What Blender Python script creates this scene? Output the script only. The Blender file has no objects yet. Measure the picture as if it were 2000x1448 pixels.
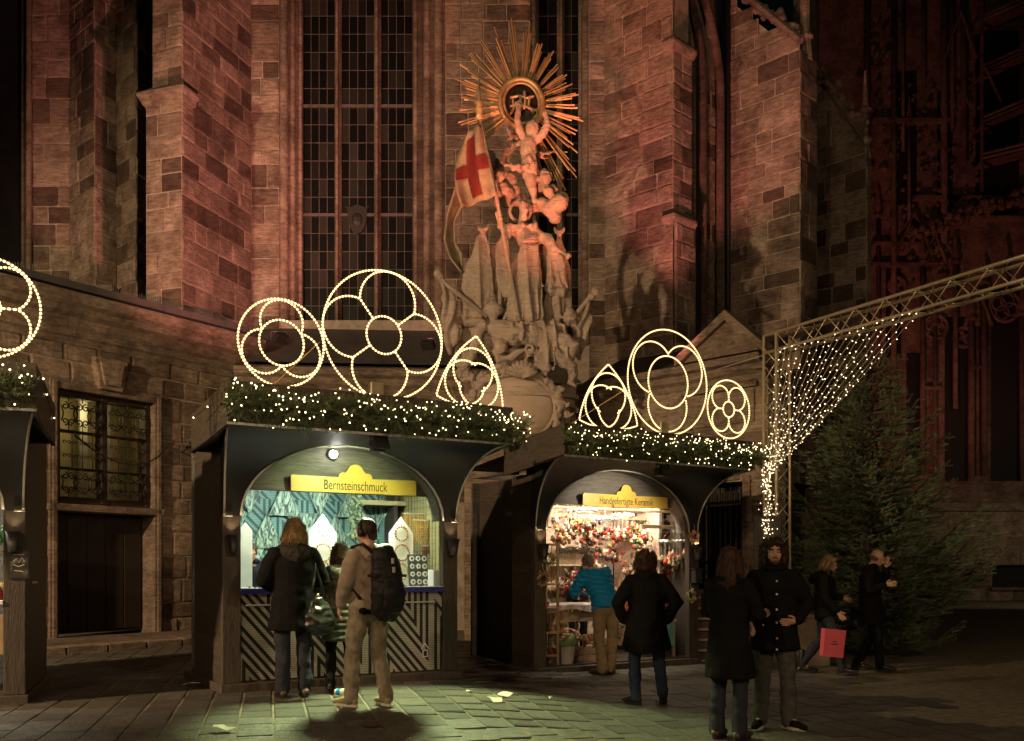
import bpy, bmesh, math, random
from mathutils import Vector, Matrix, noise, Euler
R = math.radians
SC = bpy.context.scene
COL = SC.collection
# ------------------------------------------------------------------ camera, sky, sun, exposure
FPX, HZ, CAMZ = 1900.0, 1112.0, 1.5
cam_d = bpy.data.cameras.new('camera'); cam = bpy.data.objects.new('camera', cam_d); COL.objects.link(cam)
cam.location = (0, 0, CAMZ); cam.rotation_euler = (R(90), 0, 0)
cam_d.sensor_width = 36; cam_d.lens = 36 * FPX / 2000; cam_d.shift_y = (HZ - 724) / 2000
cam_d.clip_end = 400; SC.camera = cam
W = bpy.data.worlds.new('World'); SC.world = W; W.use_nodes = True
_nt = W.node_tree; _bg = _nt.nodes['Background']
_sky = _nt.nodes.new('ShaderNodeTexSky'); _sky.sky_type = 'NISHITA'; _sky.sun_disc = False
_sky.sun_elevation = R(2); _sky.sun_rotation = R(150)
_nt.links.new(_sky.outputs[0], _bg.inputs[0]); _bg.inputs[1].default_value = 0.0012
SUN = bpy.data.lights.new('moon', 'SUN'); SUN.energy = 0.012; SUN.angle = R(2); SUN.color = (1, .82, .62)
_so = bpy.data.objects.new('moon', SUN); COL.objects.link(_so); _so.rotation_euler = (R(52), 0, R(-35))
SC.view_settings.view_transform = 'Standard'; SC.view_settings.look = 'None'
SC.view_settings.exposure = 0.0; SC.view_settings.gamma = 1
SC.render.engine = 'CYCLES'
SC.cycles.max_bounces = 5; SC.cycles.diffuse_bounces = 2; SC.cycles.glossy_bounces = 2
SC.cycles.transparent_max_bounces = 6; SC.cycles.use_denoising = True
SC.cycles.sample_clamp_indirect = 3.0
def lamp(kind, loc, energy, color, target=None, size=.2, angle=60, blend=.5, parent=None, sx=None):
    d = bpy.data.lights.new('lamp_light', kind); d.energy = energy; d.color = color
    if kind == 'AREA':
        d.size = size
        if sx: d.shape = 'RECTANGLE'; d.size_y = sx
    else: d.shadow_soft_size = size
    if kind == 'SPOT': d.spot_size = R(angle); d.spot_blend = blend
    o = bpy.data.objects.new('lamp_light', d); COL.objects.link(o); o.location = loc
    if target is not None:
        o.rotation_euler = (Vector(target) - Vector(loc)).to_track_quat('-Z', 'Y').to_euler()
    if parent: o.parent = parent
    return o
# ------------------------------------------------------------------ helpers
rng = random.Random(7)
def wp(x, y, Y):                      # point seen at photo pixel (x, y) at distance Y
    return Vector(((x - 1000) / FPX * Y, Y, CAMZ + (HZ - y) / FPX * Y))
def sst(t): t = max(0, min(1, t)); return t * t * (3 - 2 * t)
def gz(X, Y=0): return .15 * sst((1.3 - X) / 2.4)      # the square falls gently to the right
def lerp(a, b, t): return a + (b - a) * t
def link(name, me, mat=None, parent=None, loc=(0,0,0), rot=(0,0,0), scale=(1,1,1)):
    o = bpy.data.objects.new(name, me); COL.objects.link(o)
    if mat is not None and me is not None and len(me.materials) == 0: me.materials.append(mat)
    o.location = loc; o.rotation_euler = rot; o.scale = scale
    if parent is not None: o.parent = parent
    return o
def tag(o, label=None, cat=None, group=None, kind=None):
    if label: o['label'] = label
    if cat: o['category'] = cat
    if group: o['group'] = group
    if kind: o['kind'] = kind
    return o
def thing(name, label, cat, loc=(0,0,0), rz=0, group=None):
    o = bpy.data.objects.new(name, None); COL.objects.link(o); o.empty_display_size = .1
    o.location = loc; o.rotation_euler = (0, 0, rz)
    return tag(o, label, cat, group, 'thing')
class MB:
    def __init__(s): s.v = []; s.f = []
    def add(s, vs, fs):
        b = len(s.v); s.v += [tuple(p) for p in vs]; s.f += [tuple(i + b for i in f) for f in fs]; return s
    def box(s, x0, x1, y0, y1, z0, z1, M=None):
        vs = [Vector((x, y, z)) for x in (x0, x1) for y in (y0, y1) for z in (z0, z1)]
        if M: vs = [M @ p for p in vs]
        return s.add(vs, [(0,1,3,2),(4,6,7,5),(0,4,5,1),(2,3,7,6),(0,2,6,4),(1,5,7,3)])
    def tube(s, pts, r, n=6, closed=False, cap=True, side=None, ry=None, dome=False):
        pts = [Vector(p) for p in pts]; m = len(pts)
        rs = r if isinstance(r, (list, tuple)) else [r] * m
        rys = ry if isinstance(ry, (list, tuple)) else ([ry] * m if ry else rs)
        fr = []; prev = None
        for i in range(m):
            a = pts[i - 1] if (i > 0 or closed) else pts[i]; b = pts[(i + 1) % m] if (i < m - 1 or closed) else pts[i]
            t = (b - a)
            t = t.normalized() if t.length > 1e-9 else Vector((0,0,1))
            if side is not None: u = Vector(side)
            elif prev is not None: u = prev
            else: u = Vector((1,0,0)) if abs(t.x) < .8 else Vector((0,1,0))
            u = u - t * u.dot(t)
            if u.length < 1e-6: u = t.orthogonal()
            u.normalize(); prev = u; fr.append((t, u, t.cross(u)))
        rings = [(pts[i], rs[i], rys[i], fr[i][1], fr[i][2]) for i in range(m)]
        if dome and not closed:
            def cap_r(i, sg):
                p, (t, u, w), a, b = pts[i], fr[i], rs[i], rys[i]; q = min(a, b)
                return [(p + t * sg * q * k, a * c, b * c, u, w) for k, c in ((.5, .86), (.85, .52), (.99, .12))]
            rings = cap_r(0, -1)[::-1] + rings + cap_r(m - 1, 1)
        vs = []
        for p, a, b, u, w in rings:
            for k in range(n):
                th = 2 * math.pi * k / n; vs.append(p + u * a * math.cos(th) + w * b * math.sin(th))
        M = len(rings); fs = []
        for i in range(M if closed else M - 1):
            j = (i + 1) % M
            for k in range(n):
                l = (k + 1) % n; fs.append((i*n+k, i*n+l, j*n+l, j*n+k))
        if cap and not closed: fs.append(tuple(range(n))[::-1]); fs.append(tuple((M-1)*n + k for k in range(n)))
        return s.add(vs, fs)
    def ball(s, c, r, n=8, m=5, M=None):
        r = r if isinstance(r, (tuple, list)) else (r, r, r); c = Vector(c); vs = [Vector((0,0,-1))]
        for i in range(1, m):
            ph = math.pi * i / m - math.pi / 2
            for k in range(n): vs.append(Vector((math.cos(ph)*math.cos(2*math.pi*k/n), math.cos(ph)*math.sin(2*math.pi*k/n), math.sin(ph))))
        vs.append(Vector((0,0,1))); fs = []
        for k in range(n):
            l = (k+1) % n; fs.append((0, 1+l, 1+k)); fs.append((len(vs)-1, len(vs)-1-n+k, len(vs)-1-n+l))
            for i in range(m-2): fs.append((1+i*n+k, 1+i*n+l, 1+(i+1)*n+l, 1+(i+1)*n+k))
        vs = [Vector((p.x*r[0], p.y*r[1], p.z*r[2])) for p in vs]
        if M: vs = [M @ p for p in vs]
        return s.add([p + c for p in vs], fs)
    def prism(s, pts, y0, y1):          # outline in x,z extruded along y
        n = len(pts)
        vs = [(x, y0, z) for x, z in pts] + [(x, y1, z) for x, z in pts]
        fs = [tuple(range(n)), tuple(range(2*n-1, n-1, -1))] + [(i, n+i, n+(i+1)%n, (i+1)%n) for i in range(n)]
        return s.add(vs, fs)
    def plan(s, pts, z0, z1):           # outline in x,y extruded along z
        n = len(pts)
        z1s = z1 if isinstance(z1, (list, tuple)) else [z1]*n
        vs = [(p[0], p[1], z0) for p in pts] + [(p[0], p[1], z1s[i]) for i, p in enumerate(pts)]
        fs = [tuple(range(n))[::-1], tuple(range(n, 2*n))] + [(i, (i+1)%n, n+(i+1)%n, n+i) for i in range(n)]
        return s.add(vs, fs)
    def lathe(s, prof, n=14, c=(0,0,0), cap=True):
        vs = []; c = Vector(c)
        for r, z in prof:
            for k in range(n): vs.append(c + Vector((r*math.cos(2*math.pi*k/n), r*math.sin(2*math.pi*k/n), z)))
        m = len(prof); fs = [(i*n+k, i*n+(k+1)%n, (i+1)*n+(k+1)%n, (i+1)*n+k) for i in range(m-1) for k in range(n)]
        if cap: fs += [tuple(range(n))[::-1], tuple((m-1)*n+k for k in range(n))]
        return s.add(vs, fs)
    def grid(s, fn, nu, nv):
        vs = [fn(i/nu, j/nv) for j in range(nv+1) for i in range(nu+1)]
        return s.add(vs, [(j*(nu+1)+i, j*(nu+1)+i+1, (j+1)*(nu+1)+i+1, (j+1)*(nu+1)+i) for j in range(nv) for i in range(nu)])
    def mesh(s, smooth=False, fix=False):
        me = bpy.data.meshes.new('m'); me.from_pydata(s.v, [], s.f)
        if fix:
            b = bmesh.new(); b.from_mesh(me); bmesh.ops.recalc_face_normals(b, faces=b.faces); b.to_mesh(me); b.free()
        if smooth: me.polygons.foreach_set('use_smooth', [True]*len(me.polygons))
        me.update(); return me
    def build(s, name, mat, parent=None, loc=(0,0,0), rot=(0,0,0), smooth=False, bevel=0, fix=True):
        o = link(name, s.mesh(smooth, fix), mat, parent, loc, rot)
        if bevel:
            m = o.modifiers.new('bevel', 'BEVEL'); m.width = bevel; m.segments = 2; m.limit_method = 'ANGLE'
        return o
def box(name, mat, parent, x0, x1, y0, y1, z0, z1, bevel=.006):
    c = ((x0+x1)/2, (y0+y1)/2, (z0+z1)/2)
    return MB().box(x0-c[0], x1-c[0], y0-c[1], y1-c[1], z0-c[2], z1-c[2]).build(name, mat, parent, c, bevel=bevel)
def blob_mesh(mb, vox=.02, smooth=3, disp=None):
    tmp = bpy.data.objects.new('tmp', mb.mesh(fix=True)); COL.objects.link(tmp)
    m = tmp.modifiers.new('r', 'REMESH'); m.mode = 'VOXEL'; m.voxel_size = vox
    if smooth: m = tmp.modifiers.new('s', 'SMOOTH'); m.iterations = smooth; m.factor = .5
    dg = bpy.context.evaluated_depsgraph_get()
    me = bpy.data.meshes.new_from_object(tmp.evaluated_get(dg))
    bpy.data.objects.remove(tmp)
    if disp:
        me.update(); ns = [v.normal.copy() for v in me.vertices]
        for v, n in zip(me.vertices, ns): v.co += n * disp(v.co, n)
        me.update()
    me.polygons.foreach_set('use_smooth', [True]*len(me.polygons))
    return me
def blob(name, mb, mat, parent=None, vox=.02, smooth=3, disp=None, loc=(0,0,0)):
    me = blob_mesh(mb, vox, smooth, disp); me.materials.clear()
    return link(name, me, mat, parent, loc)
def nz(v, f=1, o=0): return noise.noise(Vector(v) * f + Vector((o, o*1.7, -o)))
def text(name, s, size, mat, parent, loc, rot, extrude=.002, sx=1):
    c = bpy.data.curves.new('t', 'FONT'); c.body = s; c.size = size; c.extrude = extrude; c.align_x = 'CENTER'; c.align_y = 'CENTER'
    t = bpy.data.objects.new('t', c); COL.objects.link(t)
    me = bpy.data.meshes.new_from_object(t.evaluated_get(bpy.context.evaluated_depsgraph_get()))
    bpy.data.objects.remove(t); me.materials.clear()
    return link(name, me, mat, parent, loc, rot, (sx, 1, 1))
# ------------------------------------------------------------------ materials
def nmat(name):
    m = bpy.data.materials.new(name); m.use_nodes = True; nt = m.node_tree
    return m, nt, nt.nodes, nt.links, nt.nodes['Principled BSDF']
def pmat(name, c1, c2=None, scale=6, rough=.8, bump=.3, metal=0, rnd=0, ramp=(.35, .65), stretch=(1,1,1), coat=0, spots=None, bdist=.02, fine=0):
    m, nt, N, L, B = nmat(name)
    B.inputs['Roughness'].default_value = rough; B.inputs['Metallic'].default_value = metal
    c2 = c2 or tuple(x*.6 for x in c1)
    tc = N.new('ShaderNodeTexCoord'); mp = N.new('ShaderNodeMapping'); mp.inputs['Scale'].default_value = stretch
    oi = N.new('ShaderNodeObjectInfo')
    cx = N.new('ShaderNodeCombineXYZ'); L.new(oi.outputs['Random'], cx.inputs[0]); L.new(oi.outputs['Random'], cx.inputs[2])
    vs = N.new('ShaderNodeVectorMath'); vs.operation = 'SCALE'; vs.inputs['Scale'].default_value = 37.0; L.new(cx.outputs[0], vs.inputs[0])
    L.new(tc.outputs['Object'], mp.inputs['Vector']); L.new(vs.outputs[0], mp.inputs['Location'])
    nn = N.new('ShaderNodeTexNoise'); nn.inputs['Scale'].default_value = scale; nn.inputs['Detail'].default_value = 6; nn.inputs['Roughness'].default_value = .65
    L.new(mp.outputs[0], nn.inputs['Vector'])
    rp = N.new('ShaderNodeValToRGB'); rp.color_ramp.elements[0].position = ramp[0]; rp.color_ramp.elements[1].position = ramp[1]
    rp.color_ramp.elements[0].color = (*c1, 1); rp.color_ramp.elements[1].color = (*c2, 1)
    L.new(nn.outputs['Fac'], rp.inputs['Fac']); out = rp.outputs['Color']
    if rnd:
        hs = N.new('ShaderNodeHueSaturation'); mr = N.new('ShaderNodeMapRange')
        mr.inputs['To Min'].default_value = 1 - rnd; mr.inputs['To Max'].default_value = 1 + rnd * .6
        L.new(oi.outputs['Random'], mr.inputs['Value']); L.new(mr.outputs[0], hs.inputs['Value']); L.new(out, hs.inputs['Color']); out = hs.outputs['Color']
    L.new(out, B.inputs['Base Color'])
    if bump:
        bp = N.new('ShaderNodeBump'); bp.inputs['Strength'].default_value = bump; bp.inputs['Distance'].default_value = bdist
        n2 = N.new('ShaderNodeTexNoise'); n2.inputs['Scale'].default_value = scale * 3; n2.inputs['Detail'].default_value = 8
        L.new(mp.outputs[0], n2.inputs['Vector']); L.new(n2.outputs['Fac'], bp.inputs['Height']); L.new(bp.outputs[0], B.inputs['Normal'])
    if spots is not None: B.inputs['Specular IOR Level'].default_value = spots
    if coat: B.inputs['Coat Weight'].default_value = coat
    return m
def stone_mat(name, cols, rough=.92, wx=1.0):
    # per-stone tone from the object's random value, then weathering by noise
    m, nt, N, L, B = nmat(name); B.inputs['Roughness'].default_value = rough
    oi = N.new('ShaderNodeObjectInfo'); rp = N.new('ShaderNodeValToRGB'); cr = rp.color_ramp; cr.interpolation = 'LINEAR'
    while len(cr.elements) < len(cols): cr.elements.new(.5)
    for e, (p, c) in zip(cr.elements, cols): e.position = p; e.color = (*c, 1)
    L.new(oi.outputs['Random'], rp.inputs['Fac'])
    ge = N.new('ShaderNodeNewGeometry')
    nn = N.new('ShaderNodeTexNoise'); nn.inputs['Scale'].default_value = 1.3; nn.inputs['Detail'].default_value = 9; nn.inputs['Roughness'].default_value = .7
    L.new(ge.outputs['Position'], nn.inputs['Vector'])
    mp = N.new('ShaderNodeMapping'); mp.inputs['Scale'].default_value = (2.2, 2.2, 9); L.new(ge.outputs['Position'], mp.inputs['Vector'])
    n3 = N.new('ShaderNodeTexNoise'); n3.inputs['Scale'].default_value = 2.2; n3.inputs['Detail'].default_value = 8; n3.inputs['Roughness'].default_value = .72; L.new(mp.outputs[0], n3.inputs['Vector'])
    r2 = N.new('ShaderNodeValToRGB'); r2.color_ramp.elements[0].position = .38; r2.color_ramp.elements[0].color = (.36,.33,.31,1)
    r2.color_ramp.elements[1].position = .58; r2.color_ramp.elements[1].color = (1,1,1,1); L.new(nn.outputs['Fac'], r2.inputs['Fac'])
    r3 = N.new('ShaderNodeValToRGB'); r3.color_ramp.elements[0].position = .36; r3.color_ramp.elements[0].color = (.45,.42,.4,1)
    r3.color_ramp.elements[1].position = .62; r3.color_ramp.elements[1].color = (1.1,1.08,1.05,1); L.new(n3.outputs['Fac'], r3.inputs['Fac'])
    a = N.new('ShaderNodeMixRGB'); a.blend_type = 'MULTIPLY'; a.inputs['Fac'].default_value = .85*wx
    L.new(rp.outputs[0], a.inputs[1]); L.new(r2.outputs[0], a.inputs[2])
    b = N.new('ShaderNodeMixRGB'); b.blend_type = 'MULTIPLY'; b.inputs['Fac'].default_value = .9*wx
    L.new(a.outputs[0], b.inputs[1]); L.new(r3.outputs[0], b.inputs[2]); L.new(b.outputs[0], B.inputs['Base Color'])
    bp = N.new('ShaderNodeBump'); bp.inputs['Strength'].default_value = 1.0; bp.inputs['Distance'].default_value = .05
    n4 = N.new('ShaderNodeTexNoise'); n4.inputs['Scale'].default_value = 9; n4.inputs['Detail'].default_value = 10; n4.inputs['Roughness'].default_value = .7; L.new(ge.outputs['Position'], n4.inputs['Vector'])
    ad = N.new('ShaderNodeMath'); ad.operation = 'ADD'; L.new(n4.outputs['Fac'], ad.inputs[0]); L.new(n3.outputs['Fac'], ad.inputs[1])
    L.new(ad.outputs[0], bp.inputs['Height']); L.new(bp.outputs[0], B.inputs['Normal'])
    return m
def emis(name, color, strength, sampling=None):
    m, nt, N, L, B = nmat(name); B.inputs['Base Color'].default_value = (*color, 1)
    B.inputs['Emission Color'].default_value = (*color, 1); B.inputs['Emission Strength'].default_value = strength
    if sampling: m.cycles.emission_sampling = sampling
    return m
ST = stone_mat('sandstone', [(0,(.13,.09,.07)),(.14,(.20,.14,.11)),(.3,(.33,.25,.2)),(.65,(.42,.33,.26)),(1,(.52,.42,.34))])
ST2 = stone_mat('annex_sandstone', [(0,(.2,.15,.11)),(.2,(.3,.23,.17)),(.5,(.42,.33,.25)),(1,(.5,.4,.31))])
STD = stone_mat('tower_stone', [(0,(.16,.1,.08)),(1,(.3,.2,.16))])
MORT = pmat('mortar', (.46,.39,.31), (.3,.25,.2), 8, .95, .5)
MOULD = stone_mat('moulded_stone', [(0,(.3,.23,.18)),(1,(.38,.3,.23))])
SCULPT = stone_mat('sculpted_sandstone', [(0,(.5,.41,.32)),(1,(.54,.44,.35))], wx=.5)
GLASSD = None
WOOD = pmat('stained_board', (.075,.058,.042), (.035,.027,.021), 5, .55, .35, stretch=(1,1,6), rnd=.25)
WOODV = pmat('stained_upright_board', (.085,.066,.048), (.04,.031,.024), 5, .55, .35, stretch=(6,6,1), rnd=.25)
WOODL = pmat('grey_plank', (.16,.145,.125), (.085,.075,.065), 4, .6, .3, stretch=(1,1,7), rnd=.2)
BLACKM = pmat('black_painted_metal', (.018,.018,.018), (.03,.03,.03), 14, .42, .1)
TRIM = pmat('zinc_trim', (.62,.61,.57), (.5,.49,.46), 12, .42, .1, metal=.35)
ROOFM = pmat('roof_felt', (.05,.04,.035), (.03,.025,.02), 10, .85, .3)
LEAD = pmat('lead_sheet', (.06,.06,.06), (.1,.09,.085), 4, .6, .2)
IRON = pmat('wrought_iron', (.012,.011,.01), (.025,.02,.018), 20, .5, .2)
GOLD = pmat('gilded_metal', (.68,.54,.3), (.36,.26,.12), 7, .38, .25, metal=.45, rnd=.45)
WHITE = pmat('white_card', (.8,.79,.77), (.7,.69,.67), 5, .6, .05)
ALU = pmat('aluminium_tube', (.72,.62,.42), (.58,.49,.33), 16, .36, .1, metal=.45)
NEEDLE = pmat('fir_needles', (.07,.115,.05), (.18,.24,.125), 3, .55, 0)
NEEDLE2 = pmat('garland_needles', (.05,.08,.03), (.12,.15,.06), 9, .6, 0)
BARK = pmat('bark', (.09,.06,.04), (.05,.035,.025), 12, .9, .5)
ROPE = emis('rope_light_bulbs', (1, .72, .33), 2.6)
ROPED = pmat('clear_pvc_tube', (.5,.4,.2), (.4,.3,.15), 10, .3, 0)
BULB = emis('warm_led', (1, .76, .42), 7.0)
WIRE = pmat('cable_black', (.02,.02,.02), (.03,.03,.03), 8, .6, 0)
WIREY = pmat('ratchet_strap_yellow', (.5,.33,.1), (.4,.25,.08), 8, .6, 0)
# ------------------------------------------------------------------ ground
PAVE = pmat('paving_stone_granite', (.115,.105,.085), (.05,.045,.037), 8, .58, .9, rnd=.4, bdist=.03)
GROUND = pmat('jointing_mortar', (.24,.21,.14), (.1,.088,.062), 9, .85, .8)
def axis(a, b, n, p=1): return [a + (b - a) * (i / n) ** p for i in range(n + 1)]
xs = axis(-70, -8, 8) + axis(-7.4, 7.4, 60) + axis(8, 70, 8); ys = axis(1.5, 17, 34) + axis(18, 130, 16)
mb = MB(); nx = len(xs)
mb.add([(x, y, gz(x, y)) for y in ys for x in xs], [(j*nx+i, j*nx+i+1, (j+1)*nx+i+1, (j+1)*nx+i) for j in range(len(ys)-1) for i in range(nx-1)])
ground = mb.build('ground', GROUND, smooth=True, fix=False); tag(ground, kind='structure')
def block_mesh(seed, nu=4, nv=3, rough=.12, edge=.22, bl=.05):
    r = random.Random(seed); mbk = MB()
    # box 0..1 x, back at y=0, front at y=-1, z 0..1; front face uneven with rounded arrises
    us = [0, bl, .5 + r.uniform(-.1,.1), 1 - bl, 1]; vs_ = [0, bl*1.6, .5 + r.uniform(-.1,.1), 1 - bl*1.6, 1]
    pts = []
    for j, v in enumerate(vs_):
        for i, u in enumerate(us):
            e = (i in (0, 4)) + (j in (0, 4))
            y = -1 + (edge * e + r.uniform(0, rough) if e else r.uniform(-rough, rough))
            pts.append((u + r.uniform(-.006,.006), y, v + r.uniform(-.01,.01)))
    fs = [(j*5+i, j*5+i+1, (j+1)*5+i+1, (j+1)*5+i) for j in range(4) for i in range(4)]
    rim = [0,1,2,3,4,9,14,19,24,23,22,21,20,15,10,5]
    b = len(pts); pts += [(pts[k][0], 0, pts[k][2]) for k in rim]
    fs += [(rim[k], b+k, b+(k+1) % 16, rim[(k+1) % 16]) for k in range(16)]
    mbk.add(pts, fs); return mbk
BLK = [block_mesh(i) for i in range(8)]
def blk_meshes(mat):
    out = []
    for b in BLK:
        me = b.mesh(fix=True); me.materials.append(mat); out.append(me)
    return out
_blkcache = {}
def stone_variants(mat):
    if mat.name not in _blkcache: _blkcache[mat.name] = blk_meshes(mat)
    return _blkcache[mat.name]
# paving stones: columns run away from the viewer, turned 14 degrees
pv = []; ca, sa = math.cos(R(14)), math.sin(R(14)); pr = random.Random(3)
for c in range(-34, 30):
    a0 = c * .3; b = 3.5 + pr.uniform(0, .5)
    while b < 21:
        ln = pr.uniform(.36, .62)
        cx, cy = (a0 + .15) * ca - (b + ln/2) * sa + 2.2, (a0 + .15) * sa + (b + ln/2) * ca
        if 6.6 < cy < 17.5 and abs(cx) < cy * .62 and not (cx > 4.4 + .6 * math.sin(cy*3)):
            pv.append((a0, b, ln, cx, cy))
        b += ln
def pix(X, Y, Z): return (1000 + FPX * X / Y, HZ - FPX * (Z - CAMZ) / Y)
def vis(q):
    x, y = pix(q[3], q[4], 0); return (0 < x < 2000 and y < 1440)
pv.sort(key=lambda q: (not vis(q), q[4]))
pvm = stone_variants(PAVE); rest = MB()
for k, (a0, b, ln, cx, cy) in enumerate(pv):
    z = gz(cx, cy); g = .02
    up = pr.uniform(-.004, .004)
    if k < 300:
        # block lies on its back: front face up
        slope = math.atan2(gz(cx+.1) - gz(cx-.1), .2)
        o = link('paving_stone', pvm[k % 8], None, ground, (0,0,0))
        M = Matrix.Translation((cx, cy, z + up - .012)) @ Matrix.Rotation(R(14), 4, 'Z') @ Matrix.Rotation(-slope, 4, 'Y') @ Matrix.Translation((-(.3-g)/2, -(ln-g)/2, 0)) @ Matrix.Rotation(R(-90), 4, 'X') @ Matrix.Diagonal((.3-g, .022, ln-g, 1))
        o.matrix_local = M
    else:
        M = Matrix.Translation((cx, cy, z + up - .012)) @ Matrix.Rotation(R(14), 4, 'Z')
        rest.box(-(.3-g)/2, (.3-g)/2, -(ln-g)/2, (ln-g)/2, 0, .021, M)
tag(rest.build('distant_paving', PAVE, ground), kind='stuff')
# ------------------------------------------------------------------ masonry
def stones(parent, p0, p1, z0, z1, mat, ch=(.34,.5), bl=(.45,1.0), depth=.07, gap=.018, openings=(), ztop=None, seed=1, name='stone', base=None):
    """courses of stones on the plane p0->p1 (plan points, left to right as seen)"""
    r = random.Random(seed); p0 = Vector(p0); p1 = Vector(p1); d = p1 - p0; L = d.length; d.normalize()
    n = Vector((d.y, -d.x)); ang = math.atan2(d.y, d.x); base = base or parent.location
    bed = MB(); ms = stone_variants(mat); cuts = sorted({z0, z1} | {z for o in openings for z in o[2:4] if z0 < z < z1}); cnt = 0
    zs = [z0]
    for c0, c1 in zip(cuts, cuts[1:]):
        k = max(1, round((c1 - c0) / r.uniform(*ch))); hs = [r.uniform(.75, 1.25) for _ in range(k)]; t = sum(hs); z = c0
        for h in hs: z += h / t * (c1 - c0); zs.append(z)
    for za, zb in zip(zs, zs[1:]):
        iv = [(0, L)]
        for (a, b, oa, ob) in openings:
            if zb > oa + 1e-4 and za < ob - 1e-4:
                nv = []
                for u, v in iv:
                    if b <= u or a >= v: nv.append((u, v)); continue
                    if a > u: nv.append((u, a))
                    if b < v: nv.append((b, v))
                iv = nv
        for u, v in iv:
            s = u; first = True
            while s < v - .02:
                w = r.uniform(*bl) * (.55 if first and r.random() < .5 else 1); first = False
                if v - (s + w) < bl[0] * .6: w = v - s
                w = min(w, v - s)
                zt = zb
                if ztop is not None and (za + zb) / 2 > ztop(s + w/2): s += w; continue
                q = p0 + d * (s + gap/2) + n * (r.uniform(-.012, .012) - .048); e0, e1 = p0 + d*s - n*.006, p0 + d*(s+w) - n*.006; bed.add([(e0.x-base[0], e0.y-base[1], za-base[2]), (e1.x-base[0], e1.y-base[1], za-base[2]), (e1.x-base[0], e1.y-base[1], zb-base[2]), (e0.x-base[0], e0.y-base[1], zb-base[2])], [(0,1,2,3)])
                link(name, r.choice(ms), None, parent, (q.x - base[0], q.y - base[1], za + gap/2 - base[2]), (0, 0, ang), (w - gap, depth, zt - za - gap)); cnt += 1
                s += w
    bed.build('mortar_bed', MORT, parent, fix=False)
    return cnt
def core(parent, pts, z0, z1, mat=MORT, name='wall_core'):
    b = parent.location
    z1 = [z - b[2] for z in z1] if isinstance(z1, (list, tuple)) else z1 - b[2]
    return MB().plan([(p[0]-b[0], p[1]-b[1]) for p in pts], z0 - b[2], z1).build(name, mat, parent)
def sweep(parent, name, path, prof, mat, smooth=False):
    """profile (outward, z) swept along plan path (left to right as seen from outside)"""
    b = parent.location; P = [Vector(p) for p in path]; vs = []; m = len(prof)
    for i, p in enumerate(P):
        ds = []
        if i > 0: ds.append((p - P[i-1]).normalized())
        if i < len(P)-1: ds.append((P[i+1] - p).normalized())
        ns = [Vector((d.y, -d.x)) for d in ds]; n = sum(ns, Vector((0,0)))
        n = n / max(.3, n.dot(ns[0])) if len(ns) == 2 else ns[0]
        vs += [(p.x + n.x*o - b[0], p.y + n.y*o - b[1], z - b[2]) for o, z in prof]
    fs = [(i*m+k, (i+1)*m+k, (i+1)*m+(k+1) % m, i*m+(k+1) % m) for i in range(len(P)-1) for k in range(m)]
    fs += [tuple(range(m)), tuple((len(P)-1)*m+k for k in range(m))[::-1]]
    return MB().add(vs, fs).build(name, mat, parent, smooth=smooth)
def X(x, Y): return (x - 1000) / FPX * Y
def Z(y, Y): return CAMZ + (HZ - y) / FPX * Y
def V2(x, Y): return Vector((X(x, Y), Y))
# --- left buttress
a, b_, c, d_ = Vector((-7.82,20.79)), Vector((-6.96,20.5)), Vector((-6.17,23.0)), Vector((-7.1,23.3))
bt = thing('buttress', 'tall reddish sandstone buttress with drip moulding left of the big window', 'buttress', (-7.1, 21.6, 5.2))
ins = Vector((.05, .1))
core(bt, [a + Vector((.06,.07)), b_ + Vector((-.03,.08)), c + Vector((-.06,0)), d_], 5.2, 11.5)
core(bt, [a + Vector((.17,.17)), b_ + Vector((-.07,.2)), c + Vector((-.06,0)), d_], 11.5, 17)
stones(bt, a, b_, 5.2, 11.5, ST, bl=(.5,.95), seed=11); stones(bt, b_, c, 5.2, 11.5, ST, bl=(.4,1.0), seed=12)
a2, b2 = a + Vector((.1,.1)), b_ + Vector((-.04,.12))
stones(bt, a2, b2, 11.75, 17, ST, bl=(.5,.9), seed=13); stones(bt, b2, c, 11.5, 17, ST, bl=(.4,1.0), seed=14)
sweep(bt, 'drip_moulding', [a + Vector((-.02,.3)), a, b_, b_ + Vector((.12,.38))], [(-.1,11.38),(.06,11.4),(.09,11.5),(.17,11.56),(.17,11.62),(-.1,11.82)], MOULD)
PANE0 = pmat('dark_glazing_glass', (.006,.006,.006), (.012,.011,.01), 3, .3, 0)
# --- left bay: folded piers and a dark window
lb = thing('choir_wall', 'dark folded sandstone piers at the left edge above the low wall', 'wall', (X(150,24), 24, 5.5))
pl = [V2(62,24.3), V2(137,24.3), V2(185,23.4), V2(228,24.0), V2(265,23.3), V2(305,24.2)]
core(lb, [p + Vector((0,.08)) for p in pl] + [V2(305,25.2), V2(62,25.2)], 5.5, 18)
for i in range(5): stones(lb, pl[i], pl[i+1], 5.5, 18, ST, bl=(.4,.8), ch=(.4,.55), seed=20+i)
for x_, Y_, r_ in ((56,24.2,.07), (46,24.4,.05)):
    MB().tube([(X(x_,Y_)-lb.location.x, Y_-24, 0), (X(x_,Y_)-lb.location.x, Y_-24, 12.5)], r_, 10).build('shaft', MOULD, lb, smooth=True)
MB().box(X(-80,25)-lb.location.x, X(50,25)-lb.location.x, .6, .9, -1, 14).build('dark_glazing', PANE0, lb)
for zz in (8.2, 15.3):
    MB().box(-.25, .25, -.05, .3, 0, .14).build('putlog_ledge', MOULD, lb, (X(206,23.6)-lb.location.x, -.55, zz-5.5))
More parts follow.
